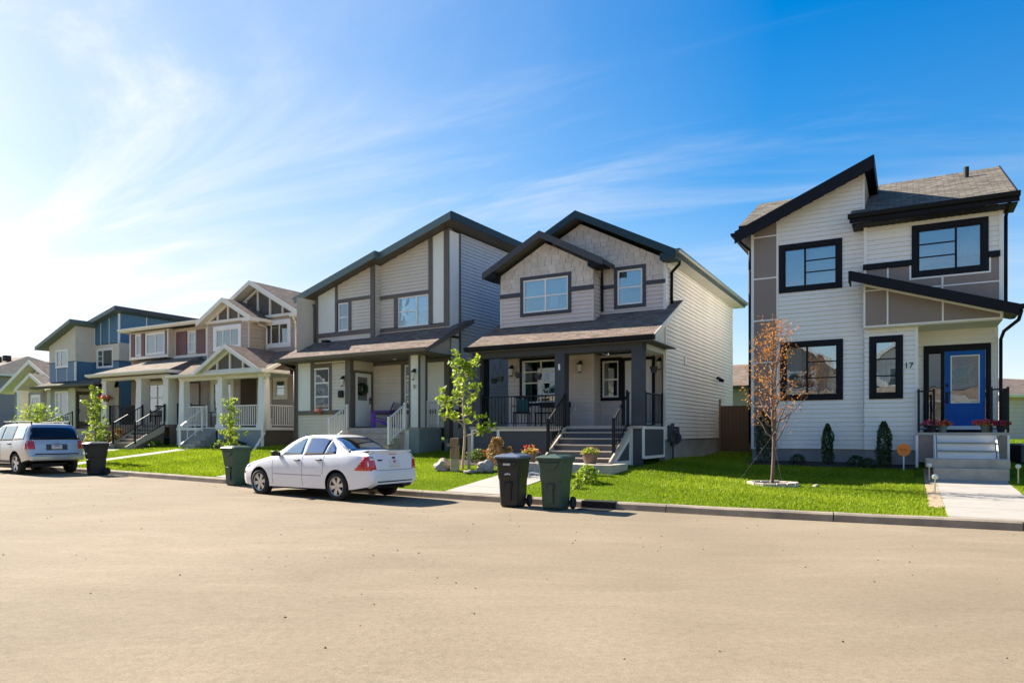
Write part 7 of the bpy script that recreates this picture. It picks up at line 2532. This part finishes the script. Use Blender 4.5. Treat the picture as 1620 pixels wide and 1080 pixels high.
def boulder(label, loc, r, sq=0.8, seed=1):
    random.seed(seed)
    bm = bmesh.new()
    bmesh.ops.create_icosphere(bm, subdivisions=3, radius=r)
    sd_ = seed * 3.7
    for v in bm.verts:
        n = v.co.normalized()
        d = 1 + 0.22 * math.sin(n.x * 3.1 + sd_) * math.cos(n.y * 2.7 + sd_) + 0.12 * math.sin(n.z * 5 + n.x * 4 + sd_) + 0.05 * math.sin(n.y * 11 + sd_)
        v.co = v.co * d
        v.co.z = max(v.co.z * sq, -r * 0.3)
    me = bpy.data.meshes.new('boulder')
    bm.to_mesh(me)
    bm.free()
    me.materials.append(M['rock'])
    me.polygons.foreach_set('use_smooth', [False] * len(me.polygons))
    o = put('boulder', me, None, (loc[0], loc[1], loc[2] + r * 0.3))
    tag(o, label, 'rock')
    return o


boulder('reddish boulder left of the carved wooden stump', gx(-1.95, 19.5), 0.27, 0.85, 1)
boulder('grey brown boulder on the lawn right of the slender tree', gx(-0.72, 18.9), 0.25, 0.95, 2)
boulder('small flat stone behind the black bin near the porch bed', gx(-0.2, 18.9), 0.17, 0.7, 3)
boulder('flat stone slab lying in the grass at the foot of the stump', gx(-1.15, 18.7), 0.16, 0.3, 4)
boulder('small grey stone on the lawn beside the tree ring', gx(6.95, 15.9), 0.07, 0.7, 5)
st = empty('carved_stump', gx(-1.58, 19.2))
tag(st, 'stacked carved wooden stump on the lawn beside the slender tree', 'stump')
mb = MB().box(WORLD, -0.12, 0.12, 0, 0.36, -0.1, 0.1)
put('base', bevel(mb.mesh('base', 'wood_tan'), 0.02), st)
mb = MB().box(WORLD, -0.12, 0.12, 0.36, 0.66, -0.1, 0.1)
put('body', bevel(mb.mesh('body', 'wood'), 0.02), st)
mb = MB().prism(lambda a, h, c: (a, c, h), [(-0.22, 0.70), (0.12, 0.64), (0.12, 0.72), (-0.08, 0.80), (-0.22, 0.76)], -0.1, 0.1)
put('arm', mb.mesh('arm', 'wood'), st)
mb = MB().box(WORLD, -0.11, 0.10, 0.75, 0.92, -0.09, 0.09)
put('head', bevel(mb.mesh('head', 'wood'), 0.02), st)


# ------------------------------------------------------------------ pots, baskets, lights, sign, furniture
def pot(label, loc, r, h, potm, flowers, leafm='leaf_green', hang=0.0, cat='flower pot', name='flower_pot', nf=70, fs=0.035, nl=90, group=None, bulge=1.0):
    root = empty(name, loc)
    tag(root, label, cat, group)
    mb = MB().lathe([(0.001, 0), (r * 0.68, 0), (r * 0.98, h * 0.9), (r * 1.06, h * 0.9), (r * 1.06, h), (r * 0.94, h), (r * 0.9, h * 0.9), (0.001, h * 0.88)], 16)
    put('pot', mb.mesh('pot', potm), root)
    sgn = 1.0
    def cloud(n, sx, sz, z0):
        c = NR.normal(0, 1, (n, 3))
        c /= np.linalg.norm(c, axis=1)[:, None]
        c *= NR.uniform(0.5, 1, n)[:, None]
        c[:, 2] = np.abs(c[:, 2])
        return c * np.array([sx, sx, sz]) + np.array([0, 0, z0])
    if nl:
        put('foliage', tri_mesh('foliage', leaves(cloud(nl, r * 1.15 * bulge, r * 0.8, h * 0.92), nl, fs * 1.1), NR.uniform(0, 1, nl), leafm, 4), root)
    for fm in flowers:
        k = nf // len(flowers)
        c = cloud(k, r * 1.3 * bulge, r * 1.15, h * 0.95)
        c[:, 0] += r * 0.35 * (flowers.index(fm) - (len(flowers) - 1) / 2)
        put('blossom', tri_mesh('blossom', leaves(c, k, fs, 0.6, 0.8), NR.uniform(0, 1, k), fm, 4), root)
    if hang:
        w = MB()
        for a in (0, 2.1, 4.2):
            w.tube((math.cos(a) * r, math.sin(a) * r, h), (0, 0, hang), 0.004, 0.004, 4)
        put('hanger', w.mesh('hanger', 'black_metal'), root)
    return root


def dk(H, s, d, h):
    return H.world(s, d, h)


pot('pot of pink and peach flowers at the left of the blue door steps', dk(HE, 4.62, -0.32, 1.52), 0.13, 0.2, 'pot_dark', ['petal_pink', 'petal_orange'], nf=230, fs=0.04, bulge=1.7)
pot('small green pot of orange flowers beside the sidelight of the blue door', dk(HE, 4.86, -0.30, 1.52), 0.12, 0.2, 'pot_green', ['petal_orange', 'petal_red'], nf=200, fs=0.038, bulge=1.6)
pot('green pot of pink and orange flowers at the right foot of the blue door', dk(HE, 5.80, -0.34, 1.52), 0.13, 0.2, 'pot_green', ['petal_red', 'petal_orange', 'petal_pink'], nf=260, fs=0.04, bulge=1.8)
pot('dark pot of deep pink flowers by the right post of the blue door porch', dk(HE, 6.12, -0.32, 1.52), 0.11, 0.2, 'pot_dark', ['petal_pink', 'petal_red'], nf=180, fs=0.038, bulge=1.6)
pot('half barrel planter of lime plants at the right foot of the slate steps', dk(HD, -0.85, -3.75, 0.70), 0.22, 0.28, 'terracotta', ['petal_orange'], 'leaf_lime', nf=30, fs=0.035, nl=260)
pot('brown barrel planter with red and pale flowers on the left of the porch steps', dk(HD, -2.75, -3.55, 0.70), 0.21, 0.26, 'terracotta', ['petal_red', 'petal_orange'], 'leaf_lime', nf=90, fs=0.035, nl=200)
pot('small yellow leaved planter between the black bin and the porch skirt', dk(HD, -3.15, -3.1, 0.62), 0.16, 0.18, 'terracotta', ['petal_orange'], 'leaf_lime', nf=20, fs=0.03, nl=90)
for s_, lab, h_ in ((-5.25, 'dark hanging basket at the far left end of the slate porch', 3.10), (-4.86, 'navy hanging basket second from the left under the slate porch beam', 3.13), (-4.2, 'navy hanging basket at the left edge of the porch window', 3.22), (-3.5, 'navy hanging basket with trailing leaves in front of the porch window', 3.14)):
    pot(lab, dk(HD, s_, -1.35 if s_ < -5 else -1.62, h_), 0.115, 0.16, 'pot_dark', [], 'leaf_green', hang=0.66, cat='hanging basket', name='hanging_basket', nl=24 if s_ > -3.6 else 10, fs=0.03)
pot('dark hanging basket beside the white door of the slate porch', dk(HD, -0.25, -0.35, 3.32), 0.12, 0.17, 'pot_dark', [], 'leaf_green', hang=0.6, cat='hanging basket', name='hanging_basket', nl=8, fs=0.03)
pot('hanging basket of dull red flowers at the left column of the cream porch', dk(HA, -4.75, -2.25, 3.05), 0.16, 0.16, 'terracotta', ['petal_red', 'petal_orange'], 'leaf_dry', hang=0.9, cat='hanging basket', name='hanging_basket', nf=110, fs=0.05, nl=70, bulge=1.6)
hb = empty('heart_wreath', dk(HA, -3.0, -1.7, 3.0))
tag(hb, 'dusty pink heart shaped ornament hanging beside the middle porch column', 'ornament')
mb = MB().prism(lambda a, h, c: (a, c, h), [(0, -0.22), (0.2, 0.02), (0.18, 0.16), (0.08, 0.2), (0, 0.12), (-0.08, 0.2), (-0.18, 0.16), (-0.2, 0.02)], -0.04, 0.04)
M['dusty_pink'] = mat('dusty_pink', (0.48, 0.14, 0.19), 0.8, 0.1)
put('heart', mb.mesh('heart', 'dusty_pink'), hb)
put('hanger', MB().tube((0, 0, 0.15), (0, 0, 1.0), 0.004).mesh('hanger', 'black_metal'), hb)
wr_ = empty('door_wreath', HC.world(-3.60, -0.60, 3.15), -R(32))
tag(wr_, 'round dark twig wreath with a few red berries hanging on the glazed white door', 'wreath')
n = 420
a = NR.uniform(0, 2 * math.pi, n)
C = np.stack([0.06 + NR.normal(0, 0.02, n), np.cos(a) * 0.19 + NR.normal(0, 0.03, n), np.sin(a) * 0.19 + NR.normal(0, 0.03, n)], 1)
put('twigs', tri_mesh('twigs', leaves(C, n, 0.035), NR.uniform(0, 1, n), 'leaf_dark', 4), wr_)
C = np.stack([0.09 + NR.normal(0, 0.01, 14), NR.normal(0, 0.05, 14), -0.17 + NR.normal(0, 0.03, 14)], 1)
put('berries', tri_mesh('berries', leaves(C, 14, 0.03), NR.uniform(0, 1, 14), 'petal_red', 4), wr_)
o = pot('small orange flower tray under the tall white window of the slanted roof house', HC.world(-5.15, -1.32, 2.22), 0.10, 0.10, 'terracotta', ['petal_orange', 'petal_red'], nf=60, fs=0.035, nl=20, bulge=1.5)

for i, (s_, d_, h_, lab) in enumerate(((4.52, -2.35, 0.36, 'frosted globe path light at the left foot of the concrete steps'), (6.25, -2.35, 0.38, 'frosted globe path light at the right foot of the concrete steps'),
                                       (6.32, -3.95, 0.36, 'frosted globe path light midway along the right of the concrete path'), (4.56, -5.3, 0.36, 'frosted globe path light midway along the left of the concrete path'))):
    root = empty('path_light', HE.world(s_, d_))
    tag(root, lab, 'path light', 'globe lights along the concrete path')
    put('stake', MB().tube((0, 0, -0.05), (0, 0, h_ - 0.02), 0.014, 0.014, 8).mesh('stake', 'alloy'), root)
    put('globe', MB().lathe([(0.001, h_ - 0.03), (0.04, h_ - 0.02), (0.058, h_ + 0.02), (0.055, h_ + 0.05), (0.03, h_ + 0.075), (0.001, h_ + 0.08)], 14).mesh('globe', 'lamp_glass', True), root)

sg_ = empty('yard_sign', HE.world(3.98, -1.05), -R(12))
tag(sg_, 'round orange security sign on a short white stake by the porch', 'sign')
put('stake', MB().box(WORLD, -0.014, 0.014, -0.1, 0.40, -0.005, 0.005).mesh('stake', 'white_plastic'), sg_)
mb = MB()
q = [(math.cos(2 * math.pi * i / 24) * 0.165, 0.53 + math.sin(2 * math.pi * i / 24) * 0.165) for i in range(24)]
mb.prism(lambda a, h, c: (a, -c, h), q, 0.006, 0.014)
put('disc', mb.mesh('disc', 'orange_sign'), sg_)
mb = MB()
x = -0.10
for w_, h_ in ((0.018, 0.045), (0.03, 0.035), (0.012, 0.05), (0.028, 0.035), (0.02, 0.05), (0.026, 0.035)):
    mb.box(lambda a, h, c: (a, -c, h), x, x + w_, 0.515, 0.515 + h_, 0.0141, 0.0155)
    x += w_ + 0.010
put('lettering', mb.mesh('lettering', 'sign_ink'), sg_)


def chair(label, loc, yaw, mt, kind):
    root = empty('adirondack_chair' if kind == 'ad' else 'porch_chair', loc, yaw)
    tag(root, label, 'chair')
    if kind == 'ad':
        for i in range(5):
            x = -0.22 + i * 0.11
            top_ = 0.98 - abs(i - 2) * 0.035
            f = lambda a, h, c: (a, 0.22 + c + (h - 0.35) * 0.42, h)
            put('back_slat', MB().box(f, x - 0.048, x + 0.048, 0.30, top_, 0, 0.02).mesh('back_slat', mt), root)
        for i in range(5):
            y = -0.28 + i * 0.105
            put('seat_slat', MB().box(WORLD, -0.27, 0.27, 0.37 - i * 0.022, 0.39 - i * 0.022, y, y + 0.095).mesh('seat_slat', mt), root)
        for sg in (-1, 1):
            put('arm', MB().box(WORLD, min(sg * 0.26, sg * 0.38), max(sg * 0.26, sg * 0.38), 0.58, 0.605, -0.36, 0.34).mesh('arm', mt), root)
            put('leg', MB().box(WORLD, min(sg * 0.28, sg * 0.305), max(sg * 0.28, sg * 0.305), 0, 0.58, -0.32, -0.22).mesh('leg', mt), root)
            put('leg', MB().prism(lambda a, h, c: (sg * 0.29 + c, a, h), [(-0.30, 0.28), (-0.30, 0.36), (0.50, 0.10), (0.50, 0.0), (0.42, 0.0)], -0.012, 0.012).mesh('leg', mt), root)
    else:
        put('seat', MB().box(WORLD, -0.25, 0.25, 0.42, 0.47, -0.25, 0.25).mesh('seat', mt), root)
        b = MB()
        for i in range(6):
            b.box(WORLD, -0.22 + i * 0.08, -0.19 + i * 0.08, 0.47, 0.95, 0.22, 0.24)
        b.box(WORLD, -0.25, 0.25, 0.93, 0.98, 0.21, 0.25)
        put('backrest', b.mesh('backrest', mt), root)
        for sx in (-1, 1):
            for sy in (-1, 1):
                put('leg', MB().box(WORLD, sx * 0.23 - 0.015, sx * 0.23 + 0.015, 0, 0.42, sy * 0.23 - 0.015, sy * 0.23 + 0.015).mesh('leg', mt), root)
            put('arm', MB().box(WORLD, sx * 0.25 - 0.02, sx * 0.25 + 0.02, 0.64, 0.67, -0.25, 0.24).mesh('arm', mt), root)
    return root


chair('purple slatted adirondack chair on the porch with white railings', HC.world(-2.72, -0.55, 1.70), -R(84), 'purple', 'ad')
chair('black metal chair behind the black porch railing under the left part of the porch window', HD.world(-4.45, -0.95, 1.71), -R(10), 'black_metal', 'std')
c_ = chair('dark chair on the cream porch beside the covered barbecue', HA.world(-2.9, -0.9, 1.9), -R(20), 'black_metal', 'std')
c_ = chair('dark patio chair on the white balustered porch near the glazed door', HB.world(-1.0, -0.9, 1.75), -R(50), 'dark_brown', 'std')
cu = put('cushion', bevel(MB().box(WORLD, -0.2, 0.2, 0.47, 0.9, 0.10, 0.20).mesh('cushion', 'teal_cloth'), 0.04), None, HD.world(-4.45, -0.95, 1.71), -R(10))
tag(cu, 'teal cushion leaning on the black porch chair', 'cushion')
bn = empty('porch_bench', HD.world(-3.55, -0.55, 1.71), -R(29.8))
tag(bn, 'long black bench below the porch window', 'bench')
put('seat', MB().box(WORLD, -0.55, 0.55, 0.42, 0.46, -0.22, 0.22).mesh('seat', 'black_metal'), bn)
put('backrest', MB().box(WORLD, -0.55, 0.55, 0.62, 0.80, 0.20, 0.23).mesh('backrest', 'black_metal'), bn)
for sx in (-1, 1):
    for sy in (-1, 1):
        put('leg', MB().box(WORLD, sx * 0.5 - 0.02, sx * 0.5 + 0.02, 0, 0.8 if sy > 0 else 0.42, sy * 0.2 - 0.015, sy * 0.2 + 0.015).mesh('leg', 'black_metal'), bn)
o = put('plant_stand', bevel(MB().box(WORLD, -0.11, 0.11, 0, 0.55, -0.11, 0.11).mesh('plant_stand', 'white_plastic'), 0.01), None, HD.world(-2.95, -1.2, 1.71), -R(29.8))
tag(o, 'white square plant stand behind the black railing by the middle post', 'plant stand')
bb = empty('covered_barbecue', HA.world(-4.1, -1.1, 1.9), -R(30))
tag(bb, 'large black covered barbecue on the cream porch', 'barbecue')
put('cover', bevel(MB().prism(lambda a, h, c: (a, c, h), [(-0.75, 0.0), (0.75, 0.0), (0.75, 0.75), (0.45, 0.95), (-0.45, 0.95), (-0.75, 0.75)], -0.3, 0.3).mesh('cover', 'car_dark'), 0.05, 3), bb)
tb = empty('patio_table', HB.world(-4.0, -1.45, 1.75), -R(30))
tag(tb, 'small dark round table behind the left white balusters', 'table')
put('tabletop', MB().lathe([(0.001, 0.68), (0.32, 0.68), (0.32, 0.71), (0.001, 0.71)], 18).mesh('tabletop', 'dark_brown'), tb)
put('leg', MB().tube((0, 0, 0), (0, 0, 0.68), 0.03).mesh('leg', 'dark_brown'), tb)
hs_ = empty('storage_tub', HE.world(6.75, 0.4))
tag(hs_, 'low dark tub on the grass beside the blue door porch at the right edge', 'tub')
put('tub', bevel(MB().box(WORLD, -0.35, 0.35, 0, 0.45, -0.25, 0.25).mesh('tub', 'pot_dark'), 0.03), hs_)
put('lid', bevel(MB().box(WORLD, -0.37, 0.37, 0.45, 0.50, -0.27, 0.27).mesh('lid', 'teal_foundation'), 0.015), hs_)
# bark and small stones scattered on the road
k = 320
x = NR.uniform(-12, 9, k)
y = np.interp(x, KX, KY) - NR.uniform(0.1, 11, k) ** 1.0
V = []
for a, b in zip(x, y):
    if b < 3.5:
        continue
    s_ = NR.uniform(0.004, 0.014)
    z = road_h(a)
    V.append([[a - s_, b - s_ * 0.6, z], [a + s_, b - s_ * 0.4, z], [a + s_ * 0.3, b + s_ * 0.8, z + s_ * 0.2], [a, b, z + s_]])
V = np.array(V)
tri = np.concatenate([V[:, [0, 1, 3]], V[:, [1, 2, 3]], V[:, [2, 0, 3]]])
M['grit'] = mat('grit', (0.10, 0.08, 0.065), 0.95, 0.5, 40)
o = put('gravel', tri_mesh('gravel', tri, np.zeros(len(tri)), 'grit'))
o['kind'] = 'stuff'

# ------------------------------------------------------------------ houses across the street (seen mirrored in the window panes)
def opposite(label, s0, w, wallm, roofm, hw, hr, seed):
    random.seed(seed)
    # frame faces the photographed houses: local y runs away from the street
    H = House('house_across', label, (0, 0), 29.8 + 180, 0.3)
    del H.root['group']
    u = Vector((math.cos(R(29.8)), -math.sin(R(29.8)), 0))
    n = Vector((math.sin(R(29.8)), math.cos(R(29.8)), 0))
    p = u * s0 - n * 8.5
    H.root.location = (p.x, p.y, 0.3)
    hol = []
    for a in (0.9, w - 2.7):
        for h0 in (1.6, 4.5):
            if h0 < 2 and a > 2:
                continue
            hol.append(window(H, FR(0), a, a + 1.8, h0, h0 + 1.4, [(0, 0.5, [0.5]), (0.5, 1, [0.5])], 0.12, 'white_trim', 'white_trim', shade=[(0, 1, 0.4, 1, 'blind')]))
    hol.append((w - 2.4, w - 1.4, 1.2, 3.3))
    lap(H, FR(0), [(0, 0.8), (w, 0.8), (w, hw), (0, hw)], wallm, hol, course=0.2)
    door_flat(H, FR(0), w - 2.35, w - 1.45, 1.2, 3.2, 'door_white', 0.08, 'white_trim')
    for tf in (LT(0), RT(w)):
        lap(H, tf, [(0, 0.3), (9, 0.3), (9, hw), (0, hw)], wallm, course=0.25)
    lap(H, BK(9), [(0, 0.3), (w, 0.3), (w, hw), (0, hw)], wallm, course=0.25)
    H.part('gable_wall', MB().prism(FR(0), [(0, hw), (w, hw), (w / 2, hr - 0.2)], -0.05, 0.0), wallm)
    for sg in (-1, 1):
        e = w / 2 + sg * (w / 2 + 0.4)
        A = [(e, -0.5, hw - 0.05), (e, 9.4, hw - 0.05), (w / 2, 9.4, hr), (w / 2, -0.5, hr)]
        slab(H, A if sg > 0 else [A[1], A[0], A[3], A[2]], 0.16, (roofm, 'white_trim', 'soffit_light'))
        plank(H, (w / 2, -0.5, hr + 0.02), (e, -0.5, hw), 0.22, 0.03, 'white_trim')
    slab(H, [(-0.3, -2.4, 3.7), (w + 0.3, -2.4, 3.7), (w + 0.3, 0, 4.4), (-0.3, 0, 4.4)], 0.14, (roofm, 'white_trim', 'soffit_light'), name='porch_roof')
    for a in (0.1, w / 2, w - 0.1):
        column(H, a, -2.1, 1.2, 3.56, 0.28, 'white_trim')
    H.part('deck', MB().box(FR(0), 0, w, 0.0, 1.2, 0, 2.3), 'concrete')
    return H


for k, (lab, wm_, rm, hw, hr) in enumerate((('tan gabled house across the street, farthest left behind the camera', 'tan_siding', 'roof_brown', 6.3, 8.4), ('grey gabled house across the street behind the camera to the left', 'far_wall', 'roof_grey', 6.3, 8.2),
                                            ('cream gabled house across the street straight behind the camera', 'cream_side', 'roof_brown', 6.2, 8.5), ('mauve gabled house across the street behind the camera to the right', 'mauve_siding', 'roof_grey', 6.3, 8.3),
                                            ('greige gabled house across the street, farthest right behind the camera', 'greige_siding', 'roof_brown', 6.3, 8.4))):
    opposite(lab, -14.0 + k * 9.2, 6.6, wm_, rm, hw, hr, k)
for k, (lab, wm_, rm) in enumerate((('white gabled house across the street, nearest of those far to the left', 'white_siding', 'roof_brown'), ('brown panelled gabled house across the street, well to the left', 'brown_panel', 'roof_grey'),
                                    ('stucco gabled house across the street, beyond the brown panelled one', 'stucco', 'roof_brown'), ('greyish blue gabled house across the street, last one on the left', 'cool_siding', 'roof_grey'))):
    opposite(lab, -23.2 - k * 9.2, 6.6, wm_, rm, 6.3, 8.4, 10 + k)
